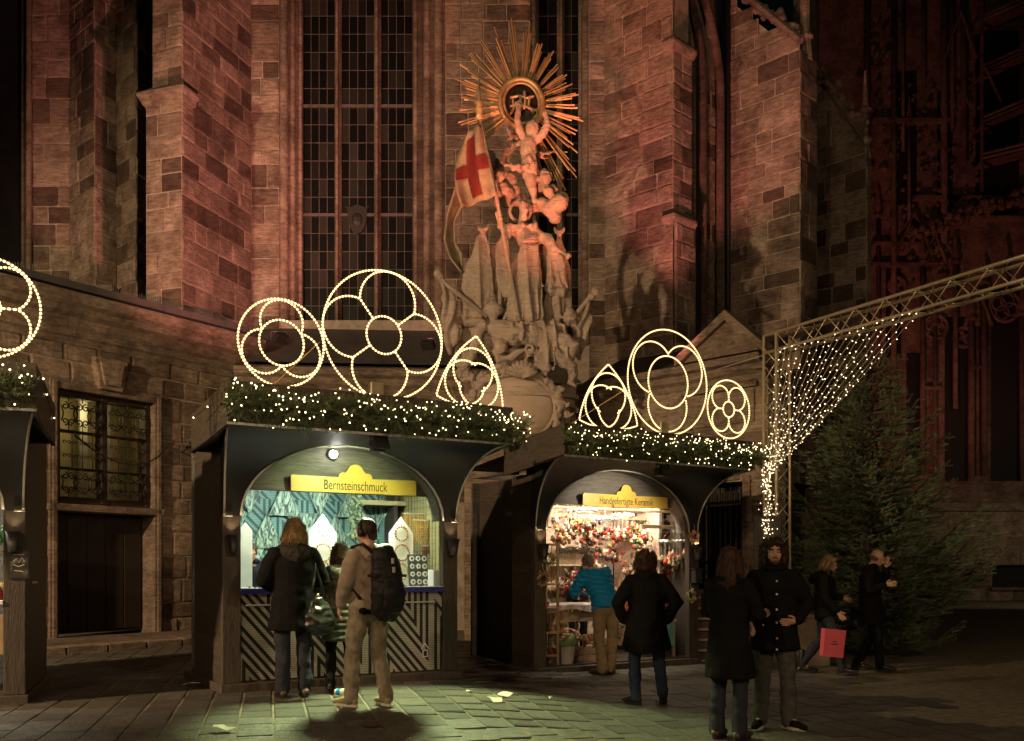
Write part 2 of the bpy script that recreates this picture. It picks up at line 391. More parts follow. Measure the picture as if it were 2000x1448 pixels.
# --- windows
PANE = None
def pane_mat():
    m, nt, N, L, B = nmat('old_leaded_glass'); oi = N.new('ShaderNodeObjectInfo'); rp = N.new('ShaderNodeValToRGB')
    e = rp.color_ramp.elements; e[0].position = .5; e[0].color = (.006,.006,.006,1); e[1].position = 1; e[1].color = (.034,.033,.026,1)
    L.new(oi.outputs['Random'], rp.inputs['Fac']); L.new(rp.outputs[0], B.inputs['Base Color']); B.inputs['Roughness'].default_value = .25
    g = N.new('ShaderNodeNewGeometry'); n = N.new('ShaderNodeTexNoise'); n.inputs['Scale'].default_value = 3; L.new(g.outputs['Position'], n.inputs['Vector'])
    bp = N.new('ShaderNodeBump'); bp.inputs['Strength'].default_value = .25; L.new(n.outputs['Fac'], bp.inputs['Height']); L.new(bp.outputs[0], B.inputs['Normal'])
    return m
PANE = pane_mat(); CAME = pmat('lead_came', (.12,.1,.09), (.07,.06,.055), 10, .6, .1)
pane_me = MB().box(-.5,.5,-.5,.5,-.5,.5).mesh(); pane_me.materials.append(PANE)
def lancets(root, xs, y, z0, z1, cols, rows, mullr=.075):
    """xs: lancet edges [(x0,x1),...] in root-local coordinates; glass plane at y"""
    r = random.Random(int(abs(xs[0][0])*100))
    for li, (x0, x1) in enumerate(xs):
        cm = MB(); w = (x1-x0)/cols; h = (z1-z0)/rows
        for i in range(cols):
            for j in range(rows):
                link('pane', pane_me, None, root, (x0+(i+.5)*w, y, z0+(j+.5)*h), (r.uniform(-.012,.012), 0, r.uniform(-.012,.012)), (w-.012, .008, h-.012))
        for i in range(1, cols): cm.box(x0+i*w-.007, x0+i*w+.007, y-.012, y+.012, z0, z1)
        for j in range(1, rows): cm.box(x0, x1, y-.011, y+.011, z0+j*h-.007, z0+j*h+.007)
        cm.build('lead_came', CAME, root)
        k = 0
        for j in range(0, rows+1, 6):
            MB().box(x0, x1, y-.06, y-.015, z0+j*h-.035, z0+j*h+.035).build('transom', CAME, root)
def mullion(root, x, y, z0, z1, w=.085, dp=.22):
    MB().prism([(0,0)]*0 or [(-w,0),(-w,.0)], 0, 0) if False else None
    pts = [(-w, .05), (-w, -.02), (-w*.45, -dp*.5), (-w*.3, -dp), (w*.3, -dp), (w*.45, -dp*.5), (w, -.02), (w, .05)]
    MB().plan([(p[0]+x, p[1]+y) for p in pts], z0, z1).build('mullion', MOULD, root)
cw = thing('choir_wall', 'pale sandstone choir wall around the tall leaded windows behind the statue', 'wall', (-6.17, 23, 5.2))
p0, p1 = Vector((-6.17,23)), Vector((2.24,23)); ox = 6.17
wx0, wx1 = X(545,23)+ox, X(870,23)+ox; vx0, vx1 = X(1035,23)+ox, X(1150,23)+ox
zs_ = 7.5
for x0, x1 in ((0, wx0), (wx1, vx0), (vx1, 8.41)):
    MB().box(x0, x1, .06, .9, 0, 13).build('wall_core', MORT, cw)
MB().box(wx0, wx1, .06, .9, 0, 2.2).build('wall_core', MORT, cw); MB().box(vx0, vx1, .06, .9, 0, 2.2).build('wall_core', MORT, cw)
stones(cw, p0, p1, 5.2, 18, ST, bl=(.4,.8), ch=(.38,.52), openings=[(wx0, wx1, 5.4, 18), (vx0, vx1, 5.4, 18)], seed=31)
# window with jamb shafts, sloping sill
lw = thing('lancet_window', 'tall three-light leaded church window between sandstone jambs', 'window', (-6.17, 23, 5.2))
gy = .62
le = [(X(592,23.62)+ox, X(655,23.62)+ox), (X(666,23.62)+ox, X(732,23.62)+ox), (X(743,23.62)+ox, X(806,23.62)+ox)]
lancets(lw, le, gy, 2.25, 12.8, 4, 24)
for xm in (660.5, 737.5): mullion(lw, X(xm,23.6)+ox, gy, 2.2, 12.8)
def jamb(root, xa, xb, ya, yb, z0, z1, shafts, mat=MOULD):
    MB().plan([(xa, ya), (xb, yb), (xb, yb+.5), (xa, ya+.6)] , z0, z1).build('jamb', mat, root)
    for t, r_ in shafts:
        x_, y_ = lerp(xa, xb, t), lerp(ya, yb, t)-.02
        MB().tube([(x_, y_, z0), (x_, y_, z1)], r_, 10).build('shaft', mat, root, smooth=True)
jamb(lw, wx0, le[0][0], .05, gy-.05, 2.2, 12.8, ((.18,.11), (.55,.085), (.9,.05)), ST)
jamb(lw, le[2][1], wx1, gy-.05, .05, 2.2, 12.8, ((.1,.05), (.45,.085), (.8,.11)), ST)
MB().add([(wx0, -.12, 1.75), (wx1, -.12, 1.75), (wx1, .7, 2.3), (wx0, .7, 2.3), (wx0, -.12, 1.6), (wx1, -.12, 1.6), (wx1, .7, 1.6), (wx0, .7, 1.6)],
         [(0,1,2,3), (4,5,1,0), (4,7,6,5), (0,3,7,4), (1,5,6,2), (3,2,6,7)]).build('sloping_sill', MOULD, lw)
shield = MB().prism([(-.24,.3),(-.3,.36),(-.16,.33),(0,.4),(.16,.33),(.3,.36),(.24,.3),(.22,-.05),(.12,-.26),(0,-.33),(-.12,-.26),(-.22,-.05)], -.05, .02)
shield.ball((0,-.06,.02), (.13,.04,.17), 8, 5)
shield.build('coat_of_arms', IRON, lw, (X(697,23.5)+ox, gy-.03, Z(430,23.5)-5.2))
rw = thing('lancet_window', 'narrow dark church window half hidden behind the golden sunburst', 'window', (-6.17, 23, 5.2))
le2 = [(X(1052,23.62)+ox, X(1088,23.62)+ox), (X(1102,23.62)+ox, X(1130,23.62)+ox)]
lancets(rw, le2, gy, 2.25, 12.8, 2, 24); mullion(rw, X(1095,23.6)+ox, gy, 2.2, 12.8, .09)
jamb(rw, vx0, le2[0][0], .05, gy-.05, 2.2, 12.8, ((.3,.09),), ST); jamb(rw, le2[1][1], vx1, gy-.05, .05, 2.2, 12.8, ((.2,.06), (.7,.1)), ST)
MB().box(vx0, vx1, -.05, .7, 1.6, 2.25).build('sloping_sill', MOULD, rw)
# --- right buttresses
A, Bc, Cc = Vector((2.18,23.0)), Vector((3.58,21.7)), Vector((4.1,22.2))
rb = thing('buttress', 'reddish sandstone buttress with worn corner right of the sunburst', 'buttress', (3.2, 22.6, 4.8))
zlo, zhi = Z(435,21.7), Z(95,21.7)
core(rb, [A + Vector((.05,.06)), Bc + Vector((0,.1)), Cc + Vector((-.07,.05)), Vector((4.3,23.6)), Vector((2.3,23.6))], 4.8, 17)
stones(rb, A, Bc, 4.8, 18, ST, bl=(.45,1.0), seed=41, ztop=lambda s: zhi + .35 + (1.91-s)*3.5)
stones(rb, Bc + Vector((.06,-.06)), Cc + Vector((.06,-.06)), 4.8, zlo, ST, bl=(.3,.6), seed=42); stones(rb, Bc, Cc, zlo, zhi, ST, bl=(.3,.6), seed=43)
for zz in (zlo, zhi):
    sweep(rb, 'drip_moulding', [Bc + Vector((-.14,.13)), Bc, Cc], [(-.1,zz-.05),(.07,zz-.03),(.16,zz+.08),(.16,zz+.14),(-.1,zz+.42)], MOULD)
# bay with arched window between the buttresses
bay = thing('choir_wall', 'deep shadowed window bay with stone roll mouldings between two right buttresses', 'wall', (4.1, 22.6, 4.8))
q0, q1 = Vector((4.1,22.65)), Vector((5.35,24.05)); bd = (q1-q0).normalized(); bn = Vector((bd.y, -bd.x))
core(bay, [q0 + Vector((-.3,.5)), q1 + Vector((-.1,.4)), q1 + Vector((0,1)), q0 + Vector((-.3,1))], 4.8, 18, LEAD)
zsp = Z(170, 23.2)
for t, r_, off in ((.14,.05,.0), (.36,.1,.0), (.6,.06,-.08), (.8,.11,.0), (.97,.05,.08)):
    q = q0 + bd * (t*1.85) + bn * off; pts = [(q.x-4.1, q.y-22.6, 0), (q.x-4.1, q.y-22.6, zsp-4.8)]
    for k in range(1, 11):
        al = k/10*R(62); e = 3.2*(1-math.cos(al)); h = 3.2*math.sin(al)
        if t < .9: pts.append((q.x-4.1-bd.x*e, q.y-22.6-bd.y*e, zsp-4.8+h))
    if t >= .9: pts.append((q.x-4.1, q.y-22.6, 13))
    MB().tube(pts, r_, 10).build('roll_moulding', ST, bay, smooth=True)
stones(bay, q0 + bd*.92 - bn*.05, q0 + bd*1.3 - bn*.05, 4.8, 17, ST, bl=(.35,.4), seed=45)
MB().tube([(q1.x-4.1-.05, q1.y-22.6-.2, 0), (q1.x-4.1-.05, q1.y-22.6-.2, 13)], .055, 8).build('downpipe', IRON, bay, smooth=True)
def crockets(parent, p, q, n, seed, r_=.11):
    rr = random.Random(seed); base = parent.location
    for i in range(n):
        c_ = Vector(p).lerp(Vector(q), (i+.5)/n) - base; m_ = MB()
        for k in range(7):
            m_.ball(c_ + Vector((rr.uniform(-.1,.1), rr.uniform(-.1,.1), rr.uniform(-.02,.24))), rr.uniform(.05, r_), 6, 4)
        m_.build('crocket', ST, parent)
D0, D1, D2 = Vector((5.28,24)), Vector((6.68,22.6)), Vector((7.26,23.18))
r2 = thing('buttress', 'pinkish buttress with sloping gabled top and leafy crockets, left of the two far piers', 'buttress', (6.3, 23.4, 3.5))
L2 = (D1-D0).length; zt2 = lambda s: 13.66 + (L2 - s) * 1.15
core(r2, [D0+Vector((.05,.06)), D1+Vector((0,.09)), D2+Vector((-.08,.03)), Vector((7.3,24.4)), Vector((5.5,24.6))], 3.5, [15.6, 13.5, 13.3, 13.6, 15.6])
stones(r2, D0, D1, 3.5, 15.9, ST, bl=(.4,.95), ch=(.36,.46), seed=51, ztop=zt2); stones(r2, D1, D2, 3.5, 13.6, ST, bl=(.4,.85), ch=(.4,.6), seed=52)
MB().tube([(D0.x-6.3, D0.y-23.5, 15.98-3.5), (D1.x-6.3, D1.y-23.5, 13.72-3.5)], .09, 6).build('coping', MOULD, r2)
crockets(r2, (D0.x+.3, D0.y-.1, 15.6), (D1.x, D1.y+.05, 13.9), 7, 5)
MB().lathe([(.18,0),(.14,.5),(.2,.55),(.1,.7),(.12,1.5),(.02,3.2)], 8).build('pinnacle', ST, r2, (D1.x-6.3+.25, D1.y-23.4+.4, 10.0))
E0, E1, E2 = Vector((8.14,26)), Vector((9.1,25.0)), Vector((9.3,25.2))
r3 = thing('buttress', 'brownish farther buttress with stepped gable slope beside the dark tower', 'buttress', (8.9, 25.7, 3.0))
L3 = (E1-E0).length; zt3 = lambda s: 12.4 + (L3 - s) * 1.7
core(r3, [E0+Vector((.05,.06)), E1+Vector((0,.09)), E2+Vector((-.05,.06)), Vector((9.4,26.6)), Vector((8.2,26.8))], 3.0, [14.5, 12.2, 12.1, 12.6, 14.5])
stones(r3, E0, E1, 3.0, 14.9, ST, bl=(.4,.8), seed=61, ztop=zt3); stones(r3, E1, E2, 3.0, 12.3, ST, bl=(.3,.5), seed=62)
MB().tube([(E0.x-8.9, E0.y-25.8, 11.75), (E1.x-8.9, E1.y-25.8, 9.4)], .08, 6).build('coping', MOULD, r3)
crockets(r3, (E0.x, E0.y-.05, 14.8), (E1.x, E1.y, 12.6), 7, 6)
MB().lathe([(.16,0),(.12,.4),(.2,.5),(.1,.62),(.1,1.2),(.17,1.28),(.08,1.4),(.02,2.3)], 8).build('pinnacle', ST, r3, (E1.x-8.9+.05, E1.y-25.7+.2, 9.1))
w0, w1 = Vector((7.2,23.9)), Vector((8.2,26.1))
MB().plan([(w0.x-8.9,w0.y-25.7),(w1.x-8.9,w1.y-25.7),(w1.x-8.9+.2,w1.y-25.7+1),(w0.x-8.9,w0.y-25.7+1)], 0, 13.5).build('shadowed_return', ST, r3)
# --- annex (low wall) left with grilled window and door
P0, P1 = Vector((-9.09,16.28)), Vector((-6.01,20.84)); La = (P1-P0).length; da = (P1-P0).normalized(); an = math.atan2(da.y, da.x)
al = thing('low_wall', 'low sandstone annex wall with heavy cornice, grilled window and dark doorway', 'wall', (P0.x, P0.y, .1))
WS0, WS1, WZ0, WZ1 = 1.6, 3.52, 2.72, 4.74
def au(s, off, z): # point on the annex wall plane, off>0 towards the viewer, in root-local (unrotated)
    return (da.x*s + da.y*off, da.y*s - da.x*off, z - .1)
stones(al, P0, P1, .1, 5.62, ST2, bl=(.45,.95), ch=(.36,.48), openings=[(WS0-.2, WS1+.22, WZ0-.12, WZ1+.2), (WS0-.2, WS1+.22, .1, WZ0-.12)], seed=71)
def awall(name, s0, s1, o0, o1, z0, z1, mat, bevel=0):
    return MB().box(s0, s1, -o1, -o0, z0-.1, z1-.1).build(name, mat, al, rot=(0,0,an), bevel=bevel)
awall('wall_core', 0, WS0-.2, -.7, -.06, .1, 5.7, MORT); awall('wall_core', WS1+.2, La, -.7, -.06, .1, 5.7, MORT); awall('wall_core', WS0-.2, WS1+.2, -.7, -.06, WZ1+.18, 5.7, MORT)
awall('wall_core', WS0-.2, WS1+.2, -.7, -.1, WZ0-.12, WZ0-.02, MORT)
for s0, s1 in ((WS0-.22, WS0-.04), (WS1+.04, WS1+.22)):
    awall('architrave', s0, s1, -.5, .06, .12, WZ1+.2, MOULD, .02); awall('architrave', s0+.05, s1-.05, .06, .1, .12, WZ1+.16, MOULD, .01)
awall('architrave', WS0-.22, WS1+.22, -.5, .07, WZ1+.03, WZ1+.2, MOULD, .02); awall('sill', WS0-.25, WS1+.25, -.45, .1, WZ0-.16, WZ0-.03, MOULD, .02)
sk = (WS0+WS1)/2; kz = WZ1
awall('ear_block', WS0-.34, WS0-.2, -.1, .05, WZ1-.15, WZ1+.22, MOULD, .02); awall('ear_block', WS1+.2, WS1+.34, -.1, .05, WZ1-.15, WZ1+.22, MOULD, .02)
MB().prism([(sk-.24,kz+.12),(sk+.24,kz+.12),(sk+.36,kz+.72),(sk-.36,kz+.72)], -.16, .05).build('keystone', MOULD, al, (0,0,-.1), (0,0,an), bevel=.03)
MB().prism([(sk-.17,kz+.2),(sk+.17,kz+.2),(sk+.26,kz+.64),(sk-.26,kz+.64)], -.2, -.1).build('keystone_panel', ST2, al, (0,0,-.1), (0,0,an), bevel=.02)
sweep(al, 'cornice', [P0, P1, P1 + Vector((.25,.5))], [(-.3,5.6),(.04,5.6),(.05,5.72),(.1,5.76),(.1,5.86),(.16,5.92),(.19,6.06),(.3,6.12),(.32,6.22),(.42,6.28),(.46,6.4),(.46,6.46),(-.3,6.6)], MOULD)
sweep(al, 'gutter', [P0, P1], [(.36,6.5),(.5,6.5),(.52,6.62),(.36,6.64)], LEAD)
sp = MB()
for i in range(110):
    s = i/110*La; x_, y_, z_ = au(s, .44, 6.62); sp.box(x_-.004, x_+.004, y_-.004, y_+.004, z_, z_+rng.uniform(.07,.13))
tag(sp.build('bird_spikes', LEAD, al), kind='stuff')
# sloped lead roof behind the cornice
MB().add([au(0,.3,6.6), au(La,.3,6.6), au(La+.3,-3.2,7.3), au(0,-3.2,7.3)], [(0,1,2,3)]).build('lead_roof', LEAD, al)
# window: frame, glass, room, iron grille
FRM = pmat('dark_window_frame', (.03,.02,.014), (.045,.03,.02), 8, .5, .2)
for s0, s1, z0, z1 in ((WS0-.04, WS0+.07, WZ0-.03, WZ1+.03), (WS1-.07, WS1+.04, WZ0-.03, WZ1+.03), (sk-.06, sk+.06, WZ0, WZ1)): awall('window_frame', s0, s1, -.3, -.08, z0, z1, FRM, .01)
for z0, z1 in ((WZ0-.03, WZ0+.1), (WZ1-.08, WZ1+.03), (WZ0+.62, WZ0+.66), (WZ0+1.3, WZ0+1.34)): awall('window_frame', WS0+.07, WS1-.07, -.28, -.1, z0, z1, FRM, .01)
def glass_mat():
    m, nt, N, L, B = nmat('window_glass'); N.remove(B); o = N['Material Output']
    t = N.new('ShaderNodeBsdfTransparent'); g = N.new('ShaderNodeBsdfGlossy'); g.inputs['Roughness'].default_value = .02
    mx = N.new('ShaderNodeMixShader'); f = N.new('ShaderNodeFresnel'); f.inputs['IOR'].default_value = 1.9
    L.new(f.outputs[0], mx.inputs[0]); L.new(t.outputs[0], mx.inputs[1]); L.new(g.outputs[0], mx.inputs[2]); L.new(mx.outputs[0], o.inputs['Surface']); return m
GLASS = glass_mat()
for s0, s1 in ((WS0+.07, sk-.06), (sk+.06, WS1-.07)): MB().add([(s0,.2,WZ0),(s1,.2,WZ0),(s1,.2,WZ1-.18),(s0,.2,WZ1-.18)], [(0,1,2,3)]).build('window_pane', GLASS, al, rot=(0,0,an), fix=False)
CREAM = pmat('cream_plaster', (.6,.52,.3), (.5,.43,.24), 2, .9, .1)
rm = MB(); rm.box(WS0-.6, WS1+.9, 1.9, 2.0, 2.2, 5.2).box(WS0-.6, WS0-.5, .6, 1.9, 2.2, 5.2).box(WS1+.8, WS1+.9, .6, 1.9, 2.2, 5.2).box(WS0-.6, WS1+.9, .6, 1.9, 5.1, 5.2).box(WS0-.6, WS1+.9, .6, 1.9, 2.15, 2.2)
rm.build('inner_room', CREAM, al, (0,0,-.1), (0,0,an))
for s in (WS0+.25, sk+.35, WS1-.1): awall('curtain', s, s+.16, -1.5, -1.44, 2.4, 5.0, WHITE)
lamp('POINT', Vector(au(sk+.3, -1.2, 4.6)) + P0.to_3d() + Vector((0,0,.1)), 6.5, (1,.8,.32), size=.15)
def spiral(cx, cz, r0, turns, a0, sg, n=22): return [(cx + (r0*(1-.8*k/n))*math.cos(a0+sg*turns*2*math.pi*k/n), cz + (r0*(1-.8*k/n))*math.sin(a0+sg*turns*2*math.pi*k/n)) for k in range(n+1)]
for half, (s0, s1) in enumerate(((WS0+.07, sk-.06), (sk+.06, WS1-.07))):
    g = MB(); w = s1-s0; yy = .045
    def T(pts, r_=.013): g.tube([(p[0], yy, p[1]) for p in pts], r_, 5)
    for z_ in (WZ0+.1, WZ0+.64, WZ0+1.32, WZ1-.08): T([(s0,z_),(s1,z_)])
    for i in range(1, 4): T([(s0+w*i/4, WZ0+.64), (s0+w*i/4, WZ0+1.32)], .01)
    for (za, zb) in ((WZ0+.1, WZ0+.64), (WZ0+1.32, WZ1-.08)):
        h = zb-za; zc = (za+zb)/2
        for i in range(3):
            c_ = s0 + w*(i+.5)/3
            for sg in (-1, 1):
                T(spiral(c_+sg*w*.08, zc+h*.22, w*.085, 1.2, R(90), sg)); T(spiral(c_+sg*w*.08, zc-h*.24, w*.085, 1.2, R(-90), -sg))
                T([(c_+sg*w*.165, zc+h*.22), (c_+sg*w*.12, zc), (c_+sg*w*.165, zc-h*.24)])
            T([(c_, za), (c_, zc-h*.3)], .01); T([(c_, zb), (c_, zc+h*.35)], .01)
    for i in range(4):
        c_ = s0 + w*(i+.5)/4
        for zc in (WZ0+.85, WZ0+1.1):
            for sg in (-1, 1): T(spiral(c_+sg*.05, zc, .045, .9, R(180) if sg > 0 else 0, -sg, 10), .009)
    g.build('iron_grille', IRON, al, (0,0,-.1), (0,0,an), smooth=True)
DOORM = pmat('dark_oak_door', (.02,.014,.01), (.03,.02,.014), 4, .6, .3, stretch=(6,6,1))
awall('door', WS0-.04, WS1+.04, -.42, -.34, .3, WZ0-.16, DOORM)
for i in range(5): awall('door_board', WS0-.02+i*.39, WS0+.35+i*.39, -.34, -.315, .35, WZ0-.2, DOORM, .008)
# platform step in front of the annex
sp_ = thing('stone_step', 'long worn stone step in front of the low wall doorway', 'step', (P0.x, P0.y, .1))
MB().box(-.5, La+.3, -2.3, .02, 0, .16).build('tread', MOULD, sp_, rot=(0,0,an), bevel=.02)
for i in range(8): MB().box(-.4+i*.72, .3+i*.72, -2.36, -2.0, .02, .185).build('kerb_stone', ST2, sp_, rot=(0,0,an), bevel=.015)
# --- central low wall behind the light rings
cl = thing('low_wall', 'dark moulded parapet wall under the tall window, behind the light rings', 'wall', (-5.9, 21.0, .1))
c0, c1_ = Vector((-5.95,21.0)), Vector((.4,21.6))
core(cl, [c0+Vector((0,.08)), c1_+Vector((0,.08)), c1_+Vector((0,1)), c0+Vector((0,1))], .1, 5.6)
stones(cl, c0, c1_, 3.0, 5.3, ST2, bl=(.5,1.0), seed=81)
sweep(cl, 'cornice', [c0, c1_], [(-.1,5.3),(.05,5.3),(.08,5.42),(.2,5.5),(.22,5.62),(.34,5.68),(.36,5.82),(-.1,5.95)], MOULD)
MB().add([(0,-.2,5.85), (6.35,.4,5.85), (6.35,2.4,7.2), (-.2,2.2,7.2)], [(0,1,2,3)]).build('lead_roof', LEAD, cl)
# --- right low wall with raking cornice and barred door
G0, G1 = Vector((1.40,20.5)), Vector((4.55,17.29)); gd = (G1-G0).normalized(); ga = math.atan2(gd.y, gd.x); Lg = (G1-G0).length
rl = thing('low_wall', 'brown sandstone low wall with gabled cornice and barred door behind the right stall', 'wall', (G0.x, G0.y, 0))
DS0, DS1 = 3.05, 3.95
stones(rl, G0, G1, 0, 5.0, ST2, bl=(.5,1.1), ch=(.4,.55), openings=[(DS0-.1, DS1+.1, 0, 3.1)], seed=91)
def gwall(name, s0, s1, o0, o1, z0, z1, mat, bevel=0): return MB().box(s0, s1, -o1, -o0, z0, z1).build(name, mat, rl, rot=(0,0,ga), bevel=bevel)
gwall('wall_core', 0, DS0-.1, -.6, -.06, 0, 5.1, MORT); gwall('wall_core', DS1+.1, Lg, -.6, -.06, 0, 5.1, MORT); gwall('wall_core', DS0-.1, DS1+.1, -.6, -.06, 3.1, 5.1, MORT)
sweep(rl, 'cornice', [G0, G1], [(-.2,4.9),(.05,4.9),(.08,5.0),(.16,5.05),(.18,5.16),(.3,5.2),(.32,5.32),(-.2,5.4)], MOULD)
MB().prism([(2.9,5.36),(4.5,5.36),(3.9,6.0),(3.78,6.0)], -.3, .2).build('gable_block', MOULD, rl, rot=(0,0,ga))
MB().prism([(2.75,5.3),(2.75,5.46),(3.85,6.16),(4.62,5.46),(4.62,5.3),(3.85,5.98)], -.4, -.05).build('raking_cornice', MOULD, rl, rot=(0,0,ga))
gwall('inscription_tablet', 2.75, 4.25, -.02, .07, 4.15, 4.75, ST2, .01); gwall('tablet_moulding', 2.68, 4.32, -.02, .1, 4.78, 4.88, MOULD, .01)
MB().add([(0,0,5.36), tuple((G1-G0).to_3d()+Vector((0,0,5.36))), tuple((G1-G0).to_3d()+Vector((1.5,1.6,6.2))), (1.0,1.5,6.2)], [(0,1,2,3)]).build('tile_roof', ROOFM, rl)
gwall('door_recess', DS0-.1, DS1+.1, -.5, -.4, 0, 3.1, DOORM)
for i in range(9): s = DS0 + i*(DS1-DS0)/8; MB().tube([(s,.0,.15),(s,.0,3.0)], .018, 6).build('bar', IRON, rl, rot=(0,0,ga), smooth=True)
for z_ in (.5, 1.6, 2.7): gwall('cross_bar', DS0-.05, DS1+.05, -.03, .02, z_, z_+.05, IRON)
for s0, s1 in ((DS0-.22, DS0-.06), (DS1+.06, DS1+.22)): gwall('architrave', s0, s1, -.3, .08, 0, 3.2, MOULD, .02)
# --- tower far right
Yt = 46; tx = lambda x: X(x, Yt); tz = lambda y: Z(y, Yt)
tw = thing('church_tower', 'dark reddish gothic tower with tall shafts and tracery behind the fir tree', 'tower', (tx(1850), Yt, 0))
ox_ = tw.location.x
def tb(name, x0, x1, y0, y1, off, th=.5, mat=STD, bevel=0): return MB().box(tx(x0)-ox_, tx(x1)-ox_, -off, -off+th, tz(y1), tz(y0)).build(name, mat, tw, bevel=bevel)
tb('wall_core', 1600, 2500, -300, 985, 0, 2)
DARKG = pmat('dark_void_glass', (.004,.004,.004), (.008,.007,.006), 3, .8, 0)
for x0, x1, y0, y1 in ((1845,1890,620,940), (1935,1990,560,940), (1730,1760,520,700), (1745,1790,140,400), (1830,1860,180,420), (1905,1990,60,420), (1770,1800,690,900)):
    tb('dark_opening', x0, x1, y0, y1, .03, .02, DARKG)
trr = random.Random(4)
for x_, y0, y1, r_ in ((1712,430,960,.1),(1742,-40,950,.14),(1772,250,470,.08),(1798,520,930,.12),(1822,640,930,.1),(1840,-40,480,.16),(1862,520,800,.12),(1893,630,935,.16),(1918,560,930,.14),(1856,-30,260,.1),(1878,-40,330,.14),(1905,930,640,.09),(1760,0,300,.08),(1800,-40,170,.1),(1690,0,500,.16),(1992,620,940,.14),(1960,520,560,.1)):
    x0 = tx(x_)-ox_; a_, b2_ = min(y0,y1), max(y0,y1)
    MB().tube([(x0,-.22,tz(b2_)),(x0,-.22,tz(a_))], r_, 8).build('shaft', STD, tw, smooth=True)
    MB().lathe([(r_*1.6,0),(r_*2,.12),(r_*1.2,.3),(r_*1.6,.5),(.02,1.4)], 8, (x0,-.22,tz(a_))).build('pinnacle', STD, tw)
for x0, x1, y_ in ((1700,1790,480),(1780,1870,390),(1700,1830,520),(1840,2000,390),(1690,2010,985),(1700,1850,240),(1800,1830,760),(1893,1920,720),(1870,2010,430)):
    tb('string_course', x0, x1, y_-3, y_+4, .35, .4)
for cx_, cy_, r_ in ((1825,640,20),(1960,600,26),(1880,660,17),(1915,560,12),(1750,560,14)):
    m_ = MB()
    for k in range(4):
        a_ = k*math.pi/2+.4; m_.tube([(tx(cx_+r_*.5*math.cos(a_)+r_*.5*math.cos(t*math.pi/5))-ox_, -.12, tz(cy_+r_*.5*math.sin(a_)+r_*.5*math.sin(t*math.pi/5))) for t in range(10)], .06, 5, closed=True)
    m_.tube([(tx(cx_+r_*1.15*math.cos(t*math.pi/8))-ox_, -.14, tz(cy_+r_*1.15*math.sin(t*math.pi/8))) for t in range(16)], .09, 5, closed=True); m_.build('tracery', STD, tw, smooth=True)
for cx_, cy_, w_, h_ in ((1780,500,36,80),(1870,120,30,90),(1905,640,26,70),(1820,520,24,60)):
    m_ = MB(); m_.tube([(tx(cx_-w_)-ox_,-.3,tz(cy_)),(tx(cx_)-ox_,-.3,tz(cy_-h_)),(tx(cx_+w_)-ox_,-.3,tz(cy_))], .1, 6); m_.build('gable', STD, tw)
# crocketed rising rail and clumps of carving
m_ = MB()
for i in range(150):
    t = trr.random(); x_ = lerp(1770, 2000, t); y_ = lerp(470, 385, t) + trr.uniform(-14, 10)
    m_.ball((tx(x_)-ox_, -.5+trr.uniform(-.1,.1), tz(y_)), trr.uniform(.07,.2), 5, 4)
for i in range(260):
    x_, y_ = trr.choice(((1700,150),(1745,330),(1770,470),(1800,250),(1830,500),(1905,300),(1720,60),(1835,330),(1880,170)))
    m_.ball((tx(x_+trr.gauss(0,16))-ox_, -.15+trr.uniform(-.1,.1), tz(y_+trr.gauss(0,45))), trr.uniform(.06,.16), 5, 4)
tag(m_.build('leaf_carving', STD, tw), kind='stuff')
tb('plinth', 1560, 2500, 985, 1000, .9, 3, MOULD); 
ps = Vector((tx(1560), Yt-.6)); pe = Vector((tx(2080), Yt-.6))
stones(tw, ps, pe, .0, tz(1000), ST2, bl=(1.2,2.0), ch=(.8,1.1), depth=.12, gap=.02, openings=[(tx(1925)-ps.x, tx(1996)-ps.x, tz(1147), tz(1104))], seed=99)
tb('plinth_core', 1560, 2500, 1000, 1190, .5, 1.5, MORT); tb('cellar_window', 1925, 1996, 1104, 1147, .52, .05, DARKG); tb('window_sill', 1920, 2000, 1147, 1152, .85, .3, MOULD); tb('window_frame', 1920, 2000, 1100, 1104, .8, .3, MOULD)
# scaffold on the tower
sf = thing('scaffold', 'steel scaffold decks stacked high on the dark tower at the right edge', 'scaffold', (tx(1945), Yt-1.6, tz(400)))
for k, (ya, yb) in enumerate(((70,20),(165,112),(262,212),(330,310))):
    for dy in (0, 8):
        MB().tube([(tx(1884)-sf.location.x, 0, tz(ya+dy)-sf.location.z), (tx(2040)-sf.location.x, -.6, tz(yb-10+dy)-sf.location.z)], .07, 6).build('rail', STD, sf)
    MB().add([(tx(1884)-sf.location.x, 0, tz(ya+14)-sf.location.z), (tx(2040)-sf.location.x, -.6, tz(yb+2)-sf.location.z), (tx(2040)-sf.location.x, .6, tz(yb+2)-sf.location.z), (tx(1884)-sf.location.x, 1.2, tz(ya+14)-sf.location.z)], [(0,1,2,3)]).build('deck', STD, sf)
for x_ in (1886, 2010): MB().tube([(tx(x_)-sf.location.x, 0, 0), (tx(x_)-sf.location.x, 0, tz(-40)-sf.location.z)], .08, 6).build('standard', STD, sf)
for xa, ya, xb, yb in ((1890,168,1920,232),(1995,60,1975,122),(2000,250,1982,290)): MB().tube([(tx(xa)-sf.location.x,-.1,tz(ya)-sf.location.z),(tx(xb)-sf.location.x,-.1,tz(yb)-sf.location.z)], .06, 6).build('brace', STD, sf)
